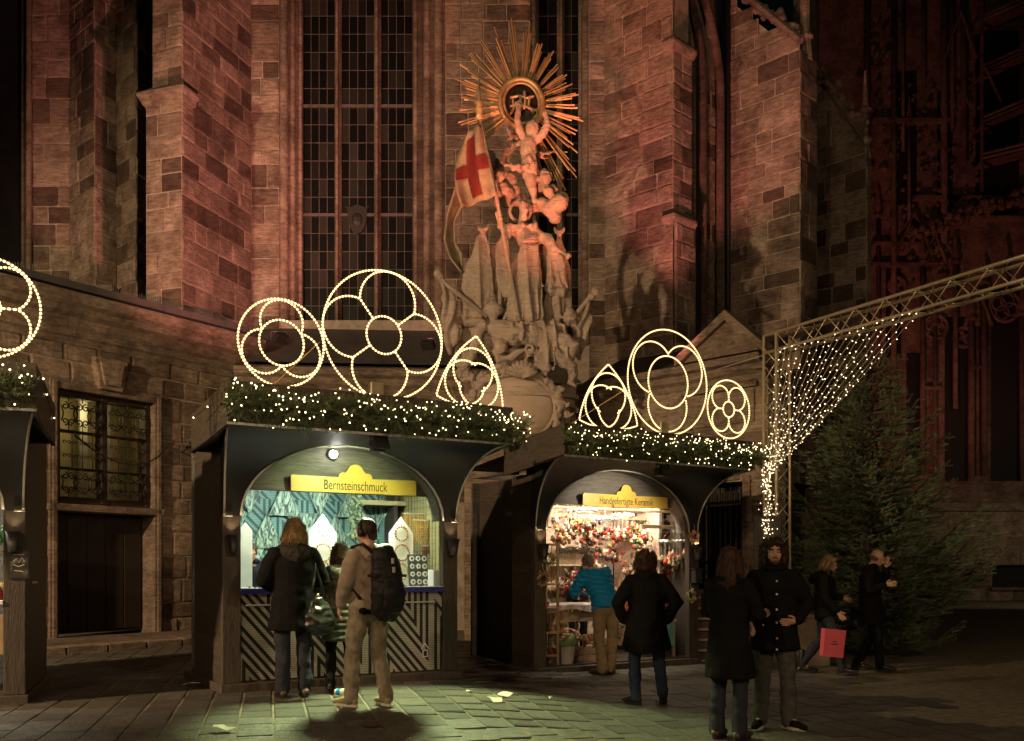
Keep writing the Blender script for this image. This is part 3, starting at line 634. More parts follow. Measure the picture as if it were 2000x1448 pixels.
# ------------------------------------------------------------------ baroque sculpture group over the pulpit
YS = 18.2; PM = FPX / YS
SR = thing('sculpture_group', 'baroque stone sculpture of a saint with banner, angels and golden sunburst', 'sculpture', (X(1015,YS), YS, Z(870,YS)))
SO = Vector(SR.location)
def S(x, y, d=0): return wp(x, y, YS) - SO + Vector((0, -d, 0))
def ch(m, pts, n=10, flat=None, side=(1,0,0)):
    P = [S(p[0], p[1], p[2]) for p in pts]; r = [p[3]/PM for p in pts]
    ry = [q*flat for q in r] if flat else None
    m.tube(P, r, n, dome=True, side=side, ry=ry); return m
def bl(m, x, y, d, r, sy=1, sz=1): m.ball(S(x, y, d), (r/PM, r/PM*sy, r/PM*sz), 10, 7); return m
def folds(amp=.035, f=5.0, vert=.5, seed=0):
    def fn(c, n):
        a = 1 - 2*abs(math.sin(.5*(c.x*f*6.0 + 3.4*nz((c.x*.8, c.y*.8, c.z*vert), 1.6, seed) + 2*c.z*.6 + 3*c.y)))**.7
        return amp*1.35*(a*.8 + .7*nz((c.x*2.2, c.y*2.2, c.z*vert*1.6), 2.0, seed+3)) + amp*.3*nz(c, 9, seed)
    return fn
def lumps(amp=.03, f=3, seed=0):
    return lambda c, n: amp*nz(c, f, seed) + amp*.5*nz(c, f*2.7, seed+5)
def fold_tubes(m, top, wt, base, wb, n, r0, r1, dep, seed, mid=None, wm=None):
    q_ = random.Random(seed)
    for k in range(n):
        u = (k+.5)/n*2-1 + q_.uniform(-.5,.5)/n; pts = []
        for j in range(7):
            t = j/6; x_ = lerp(top[0], base[0], t) + u*lerp(wt, wb, t**.8); y_ = lerp(top[1], base[1], t)
            if mid: x_ += (mid-(top[0]+base[0])/2)*4*t*(1-t)
            pts.append((x_ + 2.2*math.sin(t*5+k*2.1+seed), y_, dep + .55*lerp(wt, wb, t)/PM*math.sqrt(max(0, 1-u*u)), lerp(r0, r1, t)*q_.uniform(.7,1.2)))
        ch(m, pts, 6)
# sunburst: medallion with gilded rays
sb = link('sunburst', None, None, SR, S(1019,194,-.25))
sb.empty_display_size = .1
tab = [(-75,150),(-63,203),(-54,193),(-38,143),(-25,128),(-10,126),(0,120),(12,118),(22,112),(33,118),(45,112),(58,124),(65,131),(76,150),(90,180),(100,176),(112,160),(121,162),(132,152),(141,159),(152,135),(160,145),(175,122),(190,132),(205,136),(218,167),(228,140)]
rr = random.Random(9)
def rlen(a):
    for (a0, l0), (a1, l1) in zip(tab, tab[1:]):
        if a0 <= a <= a1: return lerp(l0, l1, (a-a0)/(a1-a0))
    return 140
ray_me = MB().add([(-.5,0,0),(0,-.8,0),(.5,0,0),(0,.4,0),(-.42,0,1),(0,-.6,1),(.42,0,1),(0,.3,1)], [(0,1,5,4),(1,2,6,5),(2,3,7,6),(3,0,4,7),(4,5,6,7)]).mesh(fix=True); ray_me.materials.append(GOLD)
a = -76.0
while a < 232:
    for k in range(4):
        aa = a + (k-1.5)*1.9; L_ = rlen(max(-75, min(228, aa))) * (1 - .1*abs(k-1.3)) * rr.uniform(.93, 1.04)
        r0 = 40/PM; th = R(aa)
        M = Matrix.Rotation(-(th - math.pi/2), 4, 'Y') @ Matrix.Translation((0, rr.uniform(-.05,.05), r0)) @ Matrix.Diagonal((.036, .034, L_/PM - r0, 1))
        o = link('ray', ray_me, None, sb); o.matrix_local = M
    a += 12.4
med = MB(); Mt = Matrix.Rotation(R(-14), 4, 'Y')
for rx, rz, t in ((.40,.46,.055),(.33,.385,.03)):
    med.tube([Mt @ Vector((rx*math.cos(k*math.pi/16), -.1, rz*math.sin(k*math.pi/16))) for k in range(32)], t, 8, closed=True)
med.build('medallion_frame', GOLD, sb, smooth=True)
MB().ball((0,0,0), (.36,.05,.42), 20, 8, Mt).build('medallion_plate', IRON, sb, smooth=True)
mono = MB()
for seg in ([(-.2,.1),(-.05,.13),(.1,.09),(.22,.12)], [(-.17,.08),(-.15,-.1),(-.2,-.2)], [(-.02,.1),(0,-.05),(-.04,-.2)], [(.15,.1),(.13,-.06),(.2,-.16)], [(-.2,-.06),(-.05,-.02),(.1,-.08),(.25,-.14)], [(.05,.2),(.07,.05),(.05,-.1)], [(.2,-.2),(.28,-.12),(.3,-.24),(.22,-.28)]):
    mono.tube([(x_, -.11, z_) for x_, z_ in seg], .028, 7, dome=True)
mono.build('monogram', GOLD, sb, smooth=True)
strut = MB()
for p, q in (((1050,284),(1110,284)),((1048,322),(1092,318)),((1044,344),(1080,338))): strut.tube([S(*p,-.3)-Vector(sb.location), S(*q,-.3)-Vector(sb.location)], .012, 5)
strut.build('ray_bracing', GOLD, sb)
# angel holding up the sunburst
m = MB()
bl(m, 1040, 254, .05, 14, 1, 1.15); ch(m, [(1038,268,.04,7),(1034,278,.03,15),(1032,296,.04,17),(1033,312,.06,15),(1034,328,.08,18),(1036,338,.06,16)])
ch(m, [(1024,274,.05,8),(1014,258,.1,8),(1010,240,.15,7),(1012,225,.17,5.5),(1013,214,.15,6)]); ch(m, [(1046,277,.05,8),(1060,268,.12,8),(1068,252,.17,7),(1067,238,.17,5.5),(1064,228,.15,6)])
ch(m, [(1030,336,.06,13),(1035,354,.1,12),(1040,372,.08,9),(1042,384,.05,7.5),(1045,396,.06,6.5),(1053,400,.14,5)]); ch(m, [(1042,334,.0,12),(1052,352,-.1,11),(1056,372,-.15,9)])
for k in range(4): ch(m, [(1012-2*k,214-1,.15,2),(1011-3*k+4,205+k,.16,1.8)], 6)
bl(m, 1034, 250, .1, 5); bl(m, 1047, 250, .1, 5); bl(m, 1041, 243, .08, 6); bl(m, 1040, 256, .17, 2.5); bl(m, 1033, 318, .19, 7); blob('angel_figure', m, SCULPT, SR, .018, 1, lumps(.014, 10))
m = MB()
ch(m, [(1026,272,-.05,4),(1008,280,-.05,7),(994,292,0,9),(986,308,.05,9),(984,322,.1,8),(996,332,.2,8),(1014,336,.25,8),(1032,332,.25,7),(1042,326,.2,5)], flat=.6)
ch(m, [(1000,286,-.1,4),(990,300,-.1,8),(990,320,-.05,7)], flat=.5); ch(m, [(1002,336,.15,6),(1012,342,.2,9),(1030,338,.22,7)], flat=.6)
blob('angel_drapery', m, SCULPT, SR, .024, 1, folds(.02, 8, 1, 3))
m = MB()
ch(m, [(1046,292,-.1,6),(1058,296,-.12,8),(1072,292,-.15,6),(1084,286,-.2,3)], flat=.35); ch(m, [(1050,300,-.1,4),(1064,304,-.15,5),(1078,298,-.2,3)], flat=.35)
ch(m, [(1012,268,-.12,5),(1000,256,-.15,7),(992,244,-.2,5),(990,238,-.2,2)], flat=.35); ch(m, [(1006,272,-.14,4),(994,266,-.16,5),(988,256,-.2,2)], flat=.35)
blob('angel_wings', m, SCULPT, SR, .02, 1, lumps(.015, 12))
# clouds and cherubs
m = MB()
for x_, y_, d_, r_ in ((1090,402,.15,20),(1075,412,.1,18),(1084,428,.05,14),(1060,402,.05,16),(1042,404,-.05,14),(1098,392,.05,14),(1030,395,-.1,13),(992,352,-.05,18),(980,366,-.1,16),(1000,372,-.05,17),(1012,384,-.1,16),(970,340,-.2,15),(962,306,-.3,15),(955,292,-.3,12),(972,318,-.3,14),(990,388,-.15,15),(974,386,-.2,13)): bl(m, x_, y_, d_, r_, .9, .9)
blob('cloud', m, SCULPT, SR, .026, 2, lumps(.035, 4))
m = MB(); bl(m, 1065, 356, .2, 12, 1, 1.1); bl(m, 1063, 347, .18, 9); bl(m, 1071, 349, .18, 7); bl(m, 1061, 358, .3, 3)
ch(m, [(1070,368,.1,8),(1080,372,.12,8),(1088,378,.1,5)], flat=.5); ch(m, [(1062,370,.15,8),(1068,380,.2,10),(1076,388,.15,9)]); ch(m, [(1052,352,.05,6),(1044,356,.05,6),(1040,366,0,6)])
blob('cherub', m, SCULPT, SR, .018, 1, lumps(.02, 14))
m = MB(); bl(m, 976, 352, .2, 11); bl(m, 985, 346, .1, 8); bl(m, 968, 362, .15, 9); ch(m, [(975,362,.15,8),(985,376,.15,11),(998,384,.1,9)])
blob('cherub', m, SCULPT, SR, .018, 1, lumps(.02, 14))
# saint
m = MB()
bl(m, 1023, 421, .32, 12, 1.1, 1.2); ch(m, [(1027,425,.42,4),(1030,428,.46,3)], 6); ch(m, [(1020,433,.33,7),(1026,440,.36,6)], 6); ch(m, [(1020,432,.25,9),(1018,446,.2,11)])
ch(m, [(1020,448,.2,15),(1024,462,.22,25),(1030,478,.26,24),(1034,492,.28,20),(1032,512,.3,24),(1028,545,.32,27),(1024,580,.32,30),(1020,612,.3,34),(1018,636,.26,38)], 14, flat=.75)
ch(m, [(1004,458,.2,13),(992,466,.22,12),(982,452,.3,9),(974,438,.34,6),(971,430,.35,6)]); ch(m, [(1046,462,.2,13),(1062,474,.25,13),(1074,490,.32,13),(1088,502,.4,8),(1098,510,.46,5)])
ch(m, [(1096,510,.46,5),(1104,516,.5,4),(1112,518,.52,2)], 6); ch(m, [(1098,512,.46,3),(1104,522,.5,2)], 6)
ch(m, [(1074,490,.3,12),(1082,512,.28,15),(1086,540,.24,20),(1086,562,.22,25),(1084,574,.2,26)], 14, flat=.5); ch(m, [(1056,470,.05,12),(1066,520,.0,18),(1070,580,0,22),(1066,630,0,24)], 12, flat=.5)
ch(m, [(988,464,.12,10),(982,490,.12,15),(986,530,.1,18),(998,580,.1,20)], 12, flat=.5)
ch(m, [(1000,452,.28,7),(1016,458,.4,9),(1036,456,.38,8),(1046,448,.25,6)], 8)
fold_tubes(m, (1033,494), 20, (1019,636), 40, 11, 2.2, 4.2, .32, 3); fold_tubes(m, (1076,500), 10, (1084,572), 24, 6, 2, 3.2, .26, 5); fold_tubes(m, (1022,460), 20, (1034,490), 19, 6, 1.8, 1.8, .24, 6)
bl(m, 1026, 431, .4, 5); bl(m, 1031, 424, .42, 3); bl(m, 1016, 412, .28, 9); bl(m, 1028, 416, .40, 3.2); bl(m, 1021, 414, .42, 2.5)
blob('saint_figure', m, SCULPT, SR, .0185, 1, folds(.026, 4.2, .35, 1))
MB().tube([S(1016+20*math.cos(k*math.pi/14), 420+20*math.sin(k*math.pi/14), .18) for k in range(28)], [3.4/PM]*28, 8, closed=True).build('halo', SCULPT, SR, smooth=True)
MB().tube([S(1046,489,.52), S(1036,492,.6), S(1022,492,.58)], .03, 6, dome=True).build('rope_belt', SCULPT, SR, smooth=True)
# banner on its staff
MB().tube([S(936,240,.55), S(971,410,.55), S(1014,642,.55)], .035, 8).build('banner_staff', SCULPT, SR, smooth=True)
MB().lathe([(.02,0),(.09,.03),(.05,.1),(.1,.17),(.05,.24),(.09,.3),(.03,.38),(.012,.75)], 10, S(938,262,.55)).build('staff_finial', GOLD, SR, smooth=True)
MB().tube([S(932,238,.55), S(942,236,.55)], .02, 6).build('staff_finial_bar', GOLD, SR)
FLAG = pmat('painted_stone_banner', (.32,.27,.18), (.2,.16,.1), 7, .85, .4)
def fl(u, v, off=0):     # u from pole (0) to fly (1), v down
    top = Vector((lerp(943, 902, u), lerp(272, 300, u) - 12*math.sin(u*3.1)*.6)); bot = Vector((lerp(969, 906, u), lerp(408, 408, u) + 14*u*u))
    mid = Vector((lerp(956, 876, u), lerp(340, 356, u)))
    x_ = (1-v)**2*top.x + 2*v*(1-v)*mid.x + v*v*bot.x; y_ = (1-v)**2*top.y + 2*v*(1-v)*mid.y + v*v*bot.y
    return S(x_, y_, .55 + off + .10*math.sin(u*4.5 + v*2.0) + .05*math.sin(u*11 - v*4) - .12*u)
MB().grid(lambda u, v: fl(u, v), 18, 18).build('banner', FLAG, SR, smooth=True, fix=False).modifiers.new('t', 'SOLIDIFY').thickness = .03
BAN = [o for o in SR.children if o.name.startswith('banner') and not o.name.startswith('banner_')][0]
REDP = pmat('red_paint_cross', (.16,.014,.01), (.09,.01,.008), 9, .8, .2)
cr = MB(); cr.grid(lambda u, v: fl(lerp(.03,.97,u), lerp(.43,.61,v), .035), 14, 5); cr.grid(lambda u, v: fl(lerp(.36,.64,u), lerp(.12,.43,v), .035), 5, 10); cr.grid(lambda u, v: fl(lerp(.36,.64,u), lerp(.61,.93,v), .035), 5, 10)
cr.build('cross', REDP, BAN, smooth=True, fix=False)
def tail(u, v):
    xl = [(905,318),(890,380),(874,430),(868,480),(880,515),(901,540)]; xr = [(925,400),(905,410),(890,440),(892,480),(905,500),(904,541)]
    t = v*5; i = min(4, int(t)); f = t - i
    a_ = Vector(xl[i]).lerp(Vector(xl[i+1]), f); b2 = Vector(xr[i]).lerp(Vector(xr[i+1]), f); p_ = a_.lerp(b2, u)
    return S(p_.x, p_.y, .35 - .25*math.sin(u*2.6) - .1*v)
MB().grid(tail, 10, 24).build('banner_tail', FLAG, SR, smooth=True, fix=False).modifiers.new('t', 'SOLIDIFY').thickness = .03
# furled tents / flags with crescents either side
for pts, sd, cx_, cy_ in (([(944,458,.1,5),(940,478,.1,13),(934,520,.12,24),(932,570,.12,32),(934,625,.1,36)], 5, 944, 452), ([(1092,460,.05,4),(1096,490,.05,10),(1098,540,.05,17),(1094,590,.05,24),(1086,636,.05,32)], 6, 1092, 456)):
    m = MB(); ch(m, pts, 14, flat=.55); fold_tubes(m, pts[0][:2], 4, pts[-1][:2], pts[-1][3]*1.02, 8, 1.5, 4.2, pts[0][2], sd); blob('tent_drapery', m, SCULPT, SR, .02, 1, folds(.028, 3.8, .15, sd))
    c_ = MB(); c_.tube([S(cx_+9*math.cos(R(t_)), cy_-6+9*math.sin(R(t_))*.9, .1) for t_ in range(-20, 201, 20)], [.008,.02,.03,.035,.04,.045,.045,.04,.035,.03,.02,.008], 6, cap=True); c_.ball(S(cx_, cy_+6, .1), .05, 8, 6)
    c_.build('crescent', SCULPT, SR, smooth=True)
m = MB(); ch(m, [(962,480,.0,8),(972,530,.0,16),(980,580,.0,20),(984,640,.0,22)], 12, flat=.5); ch(m, [(952,560,-.05,14),(975,590,-.05,20),(985,632,-.05,20)], 12, flat=.6)
fold_tubes(m, (962,482), 7, (984,640), 22, 6, 1.8, 3.4, .0, 8); blob('hanging_drapery', m, SCULPT, SR, .02, 1, folds(.03, 4.5, .2, 9))
# horsetail standards
for pole, hair, sd in (([(858,545),(870,562),(953,628)], [(870,562,.3,6),(874,585,.3,13),(880,620,.3,15),(884,660,.25,13),(880,690,.2,8)], 2), ([(1160,580),(1140,602),(1096,656)], [(1146,596,.25,8),(1142,620,.25,13),(1136,652,.25,13),(1128,684,.2,10),(1134,706,.2,4)], 4)):
    MB().tube([S(*p, .32) for p in pole], .045, 8).build('standard_pole', SCULPT, SR, smooth=True)
    k = MB(); k.ball(S(*pole[0], .32), .085, 10, 7); k.ball(S(pole[0][0]*.8+pole[1][0]*.2, pole[0][1]*.8+pole[1][1]*.2, .32), .06, 8, 6); k.ball(S(pole[0][0]*.6+pole[1][0]*.4, pole[0][1]*.6+pole[1][1]*.4, .32), .075, 8, 6); k.build('standard_knob', SCULPT, SR, smooth=True)
    m = MB(); ch(m, hair, 12, flat=.6); blob('horsetail', m, SCULPT, SR, .02, 1, lambda c, n, sd=sd: .045*math.sin(c.x*34 + 5*nz((c.x*.5,c.y,c.z*1.2), 1.6, sd) + 3*math.sin(c.z*4)))
m = MB(); bl(m, 1112, 626, .35, 13, 1, .8); bl(m, 1112, 634, .35, 15, 1, .6); bl(m, 1110, 618, .35, 9); ch(m, [(1095,655,.3,4),(1086,640,.32,5),(1092,630,.35,5)]); ch(m, [(1118,640,.3,8),(1128,660,.25,9),(1122,680,.2,8)])
blob('turban', m, SCULPT, SR, .02, 1, lumps(.025, 10, 4))
MB().lathe([(.05,0),(.09,.1),(.16,.16),(.2,.22),(.15,.3),(.09,.34),(.05,.5)], 12, S(964,640,.4)).build('quiver', SCULPT, SR, smooth=True)
# fallen figure lying under the saint
m = MB()
ch(m, [(968,650,.35,17),(985,660,.42,23),(1010,664,.46,25),(1035,664,.44,23),(1055,668,.4,21)], 14); bl(m, 979, 690, .55, 14, 1, 1.1); bl(m, 987, 690, .66, 3); ch(m, [(976,676,.5,9),(978,684,.52,9)])
ch(m, [(966,648,.4,12),(948,644,.4,11),(938,656,.42,10),(932,676,.45,10),(928,694,.48,9),(918,716,.5,8),(908,730,.52,6)]); ch(m, [(908,730,.52,6),(898,738,.54,4),(892,742,.55,3)], 6); ch(m, [(906,732,.52,4),(902,744,.55,3)], 6)
ch(m, [(980,670,.4,11),(972,700,.5,10),(975,716,.58,9),(998,712,.62,8),(1014,702,.62,6),(1022,698,.62,4)])
ch(m, [(1056,666,.4,19),(1080,672,.5,18),(1104,682,.56,15),(1118,688,.55,12),(1112,702,.5,11),(1100,718,.4,10)]); ch(m, [(1060,680,.4,18),(1082,708,.5,17),(1102,720,.52,13),(1114,728,.5,11),(1117,744,.42,9),(1112,756,.4,8),(1120,762,.44,5)])
bl(m, 974, 686, .62, 4); bl(m, 984, 697, .62, 4); ch(m, [(1000,650,.66,4),(1002,664,.7,5),(1000,678,.66,4)], 6); ch(m, [(1018,648,.68,4),(1020,664,.72,5),(1018,680,.67,4)], 6); ch(m, [(992,664,.62,6),(1012,664,.7,7)], 8)
blob('fallen_figure', m, SCULPT, SR, .0185, 1, lumps(.02, 7, 2))
m = MB(); ch(m, [(1040,646,.5,10),(1060,652,.6,13),(1078,664,.66,14),(1070,690,.62,16),(1060,715,.6,18),(1062,740,.55,12)], 12, flat=.5); ch(m, [(1020,642,.42,8),(1050,646,.5,12),(1085,650,.5,12),(1104,664,.5,8)], 10, flat=.6)
ch(m, [(1080,668,.62,8),(1096,690,.6,9),(1104,712,.6,6)], 10, flat=.5); fold_tubes(m, (1072,655), 14, (1062,738), 18, 6, 2.2, 3.4, .62, 12); blob('loin_drapery', m, SCULPT, SR, .019, 1, folds(.03, 5, .6, 11))
MB().tube([S(1033+7*math.cos(k*math.pi/8), 698+7.5*math.sin(k*math.pi/8), .66) for k in range(16)], .028, 7, closed=True).build('water_spout', SCULPT, SR, smooth=True)
# rocky ledge, shell, cartouche, console
m = MB()
for x_, y_, d_, r_ in ((960,668,.0,30),(1000,690,.0,36),(1050,700,.0,38),(1095,690,-.1,30),(930,650,-.1,24),(1020,650,-.05,34),(985,730,.1,26),(905,690,-.2,24),(910,730,0,18),(940,745,.1,22),(1070,650,-.1,34),(1110,650,-.2,22),(890,640,-.3,18)): bl(m, x_, y_, d_, r_, .9, .9)
blob('rock_base', m, SCULPT, SR, .026, 1, lambda c, n: .1*nz(c, 3.2, 7) + .05*abs(nz(c, 9, 3)))
sh = MB()
for k in range(9):
    a_ = R(20 + k*17.5); sh.tube([S(1019, 752, .66), S(1019-26*math.cos(a_)*.6, 752-26*math.sin(a_)*.55, .78), S(1019-27*math.cos(a_), 752-28*math.sin(a_), .7)], [.02,.045,.05], 7, dome=True)
sh.build('shell', SCULPT, SR, smooth=True)
m = MB()
for k in range(40):
    t = k/39; a_ = R(-25 + 230*t); x_, y_ = 1006-84*math.cos(a_), 806-72*math.sin(a_); bl(m, x_+rr.uniform(-3,3), y_+rr.uniform(-3,3), .5+rr.uniform(0,.1), rr.uniform(6,10))
for cx_, cy_ in ((1098,800),(1106,818),(1090,770),(914,790)): ch(m, [(cx_-x_*.0+9*math.cos(t*.8)*(1-t/9), cy_+9*math.sin(t*.8)*(1-t/9), .6, 3.5) for t in range(8)], 6)
blob('cartouche_frame', m, SCULPT, SR, .022, 1, lumps(.025, 9, 5))
SMO = pmat('smooth_stone_panel', (.46,.36,.27), (.36,.28,.21), 2.5, .8, .15)
MB().ball(S(1006,806,.42), (76/PM, .22, 64/PM), 28, 12).build('cartouche_panel', SMO, SR, smooth=True)
MB().tube([S(1006+76*math.cos(k*math.pi/20), 806+64*math.sin(k*math.pi/20), .52) for k in range(40)], .04, 8, closed=True).build('cartouche_moulding', SCULPT, SR, smooth=True)
m = MB()
for k, (y0, y1, w_, dd) in enumerate(((758,766,84,.35),(766,776,102,.5),(776,784,112,.55),(784,800,104,.45),(800,870,96,.3))):
    P = [(1018+w_*math.cos(R(t_)), .1 + dd*math.sin(R(t_))) for t_ in range(0, 181, 12)]
    q = [S(x_, 0, d_) for x_, d_ in P]; q = [(p.x, p.y) for p in q] + [(S(1018-w_,0,-.9).x, S(1018,0,-.9).y), (S(1018+w_,0,-.9).x, S(1018,0,-.9).y)]
    m = MB().plan(q[::-1], S(0,y1).z, S(0,y0).z); m.build('console_moulding', SCULPT, SR)
MB().plan([(S(940,0).x, -.1), (S(1096,0).x, -.1), (S(1096,0).x, 2.0), (S(940,0).x, 2.0)], -4.0+.1, S(0,870).z).build('pedestal', ST2, SR)
MB().plan([(S(905,0).x, .35), (S(1128,0).x, .35), (S(1128,0).x, 2.6), (S(905,0).x, 2.6)], -3.9, S(0,742).z).build('pedestal', ST2, SR)
# ------------------------------------------------------------------ market stalls
SIGNY = pmat('yellow_sign_paint', (.72,.52,.1), (.66,.46,.08), 3, .42, .05)
INK = pmat('sign_ink', (.03,.025,.02), (.03,.025,.02), 3, .6, 0)
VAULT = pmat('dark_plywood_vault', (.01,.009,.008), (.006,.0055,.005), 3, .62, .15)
ZC, OV, KV = 2.80, 1.0, .2
class Stall:
    def __init__(s, loc, ang, Wd, label, depth=2.0, wing=9, zs=1.94, zc=2.80, zl=2.25):
        s.loc = Vector(loc); s.a = ang; s.W = Wd; s.D = depth; s.wing = min(wing, depth); s.zs, s.zc, s.zl = zs, zc, zl
        s.root = thing('market_stall', label, 'market stall', loc, ang, 'wooden christmas market stalls')
        s.f = Vector((math.cos(ang), math.sin(ang))); s.b = Vector((-math.sin(ang), math.cos(ang)))
    def L(s, px, py, dep):             # local x, z of a sight line on the plane y=dep
        k = (px - 1000) / FPX; o = Vector((s.loc.x, s.loc.y)) + s.b * dep
        x = (k * o.y - o.x) / (s.f.x - k * s.f.y); Y = o.y + s.f.y * x
        return x, CAMZ + (HZ - py) / FPX * Y - s.loc.z
    def world(s, x, y, z): return Vector((s.loc.x, s.loc.y, s.loc.z)) + (s.f * x + s.b * y).to_3d() + Vector((0,0,z))
    def shell(s):
        r, Wd, D = s.root, s.W, s.D
        for x0, sg in ((0, 1), (Wd - .06, -1)):
            for i in range(11):
                box('plank', WOOD, r, x0+rng.uniform(0,.006), x0+.06-rng.uniform(0,.006), .1, s.wing, .1+i*.25, .1+i*.25+.2505, .004)
                if s.wing < D: box('plank', WOOD, r, x0+sg*.2, x0+sg*.2+.05, s.wing-.02, D, .1+i*.25, .1+i*.25+.2505, .004)
        for i in range(11): box('plank', WOODL, r, .06, Wd-.06, D-.05, D-rng.uniform(0,.004), .1+i*.25, .1+i*.25+.2505, .004)
        box('floor', WOOD, r, .06, Wd-.06, .05, D-.05, .06, .12, 0)
        box('sill_beam', WOODV, r, -.03, Wd+.03, -.05, .08, 0, .1, .01); box('sill_beam', WOODV, r, -.03, .05, .08, D+.03, 0, .1, .01); box('sill_beam', WOODV, r, Wd-.05, Wd+.03, .08, D+.03, 0, .1, .01)
        for x0 in (0, Wd-.2):
            box('post', WOODV, r, x0, x0+.2, 0, .1, .1, s.zs, .008)
        xc, a, b = Wd/2, Wd/2-.2, s.zc-s.zs-.02; N = 20
        arch = [(xc - a*math.cos(math.pi*k/N), s.zs + b*math.sin(math.pi*k/N)) for k in range(N+1)]
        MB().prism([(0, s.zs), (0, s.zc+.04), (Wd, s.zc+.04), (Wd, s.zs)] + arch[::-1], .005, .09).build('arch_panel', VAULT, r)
        MB().tube([(x, -.005, z) for x, z in arch], .014, 6).build('arch_trim', TRIM, r, smooth=True)
        # gable boards set back behind the arch
        for i in range(3 if s.zl < 2.3 else 3): box('plank', WOODL, r, .06, Wd-.06, .28, .31, s.zl+.04+i*.2, s.zl+.04+i*.2+.2005, .004)
        box('lintel', WOODL, r, .06, Wd-.06, .26, .34, s.zl, s.zl+.0405, .004)
        soff = MB().prism([(x, z) for x, z in arch] , .095, .275)
        g = MB()
        for (x0, z0), (x1, z1) in zip(arch, arch[1:]):
            g.add([(x0,.09,z0),(x1,.09,z1),(x1,.3,z1),(x0,.3,z0)], [(0,1,2,3)])
        g.build('arch_soffit', WOODL, r)
        # vaulted canopy brackets
        for sg in (-1, 1):
            def rib(t): return Vector((xc + sg*(Wd/2 - .02 + (KV)*(1-math.cos(t*math.pi/2))), -(OV-.06)*(1-math.cos(t*math.pi/2)), s.zs + (s.zc-s.zs-.005)*math.sin(t*math.pi/2)))
            def outer(t):
                if t < .55: return rib(t/.55)
                q = (t-.55)/.45; p = rib(1); return Vector((lerp(p.x, xc, q), p.y, p.z))
            def inner(t): th = t*math.pi/2; return Vector((xc + sg*a*math.cos(th), .0, s.zs + b*math.sin(th)))
            def surf(u, v):
                p = inner(v).lerp(outer(v), u); p.z += .07*math.sin(u*math.pi)*math.sin(v*math.pi); return p
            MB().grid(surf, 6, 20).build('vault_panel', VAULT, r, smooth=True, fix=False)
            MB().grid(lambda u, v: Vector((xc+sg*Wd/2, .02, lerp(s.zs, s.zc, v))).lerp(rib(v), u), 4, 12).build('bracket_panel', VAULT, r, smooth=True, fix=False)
            MB().tube([rib(k/12) for k in range(13)], .013, 6).build('rib_trim', TRIM, r, smooth=True)
            MB().tube([(xc+sg*(Wd/2-.1), -.03, s.zs-.01), (xc+sg*(Wd/2+.0), -.03, s.zs-.01)], .013, 6).build('rib_foot', TRIM, r, smooth=True)
        # fascia and roof
        x0, x1, y0 = -KV, Wd+KV, -OV
        box('fascia_board', WOOD, r, x0, x1, y0, y0+.04, s.zc-.01, s.zc+.42, .006)
        box('fascia_trim', TRIM, r, x0-.006, x1+.006, y0-.012, y0+.0, s.zc-.02, s.zc+.005, 0)
        ye = .45
        for xa, sg in ((x0, -1), (x1, 1)):
            MB().add([(xa, y0, s.zc-.01), (xa, y0, s.zc+.42), (xa+sg*.03, ye, s.zc+.26), (xa+sg*.03, ye, s.zc-.16), (xa-sg*.04, y0, s.zc-.01), (xa-sg*.04, y0, s.zc+.42), (xa-sg*.01, ye, s.zc+.26), (xa-sg*.01, ye, s.zc-.16)],
                     [(0,1,2,3),(4,7,6,5),(0,4,5,1),(2,6,7,3),(1,5,6,2),(0,3,7,4)]).build('fascia_board', WOOD, r)
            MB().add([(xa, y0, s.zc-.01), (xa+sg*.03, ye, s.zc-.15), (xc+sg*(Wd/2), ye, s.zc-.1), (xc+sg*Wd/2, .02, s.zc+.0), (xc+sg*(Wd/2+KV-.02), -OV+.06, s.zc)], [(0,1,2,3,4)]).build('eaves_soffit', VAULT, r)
            MB().box(xa-.01 if sg < 0 else Wd-.02, .02 if sg < 0 else xa+.01, ye-.02, ye+.01, s.zc-.14, s.zc+.3).build('end_board', WOOD, r)
        MB().add([(x0+.04, y0+.04, s.zc+.36), (x1-.04, y0+.04, s.zc+.36), (x1, ye, s.zc+.22), (x0, ye, s.zc+.22), (Wd, ye, s.zc+.22), (0, ye, s.zc+.22), (Wd, D+.1, s.zc+.06), (0, D+.1, s.zc+.06)], [(0,1,2,4,5,3), (5,4,6,7)]).build('roof', ROOFM, r)
        box('ceiling', WOODL, r, .06, Wd-.06, .31, D-.05, s.zc-.08, s.zc-.05, 0)
        # black floodlight under the canopy edge
        fl_ = link('floodlight', None, None, r, (xc, -OV+.12, s.zc-.02))
        MB().box(-.07,.07,-.05,.06,-.16,-.04).build('lamp_housing', BLACKM, fl_, bevel=.01); MB().box(-.085,.085,-.07,-.05,-.2,-.03).build('barn_door', BLACKM, fl_, rot=(R(-30),0,0))
        MB().tube([(-.085,0,-.1),(-.085,0,.0),(.085,0,.0),(.085,0,-.1)], .008, 6).build('yoke', BLACKM, fl_)
        lamp('SPOT', (xc, -OV+.2, s.zc-.22), s.flood[2], s.flood[1], size=.05, angle=100, blend=.6, parent=r).rotation_euler = (R(62), 0, 0)
        lamp('SPOT', (xc, -OV+.08, s.zc-.24), s.flood[0], s.flood[1], size=.16, angle=84, blend=.4, parent=r).rotation_euler = (R(-27), 0, 0)
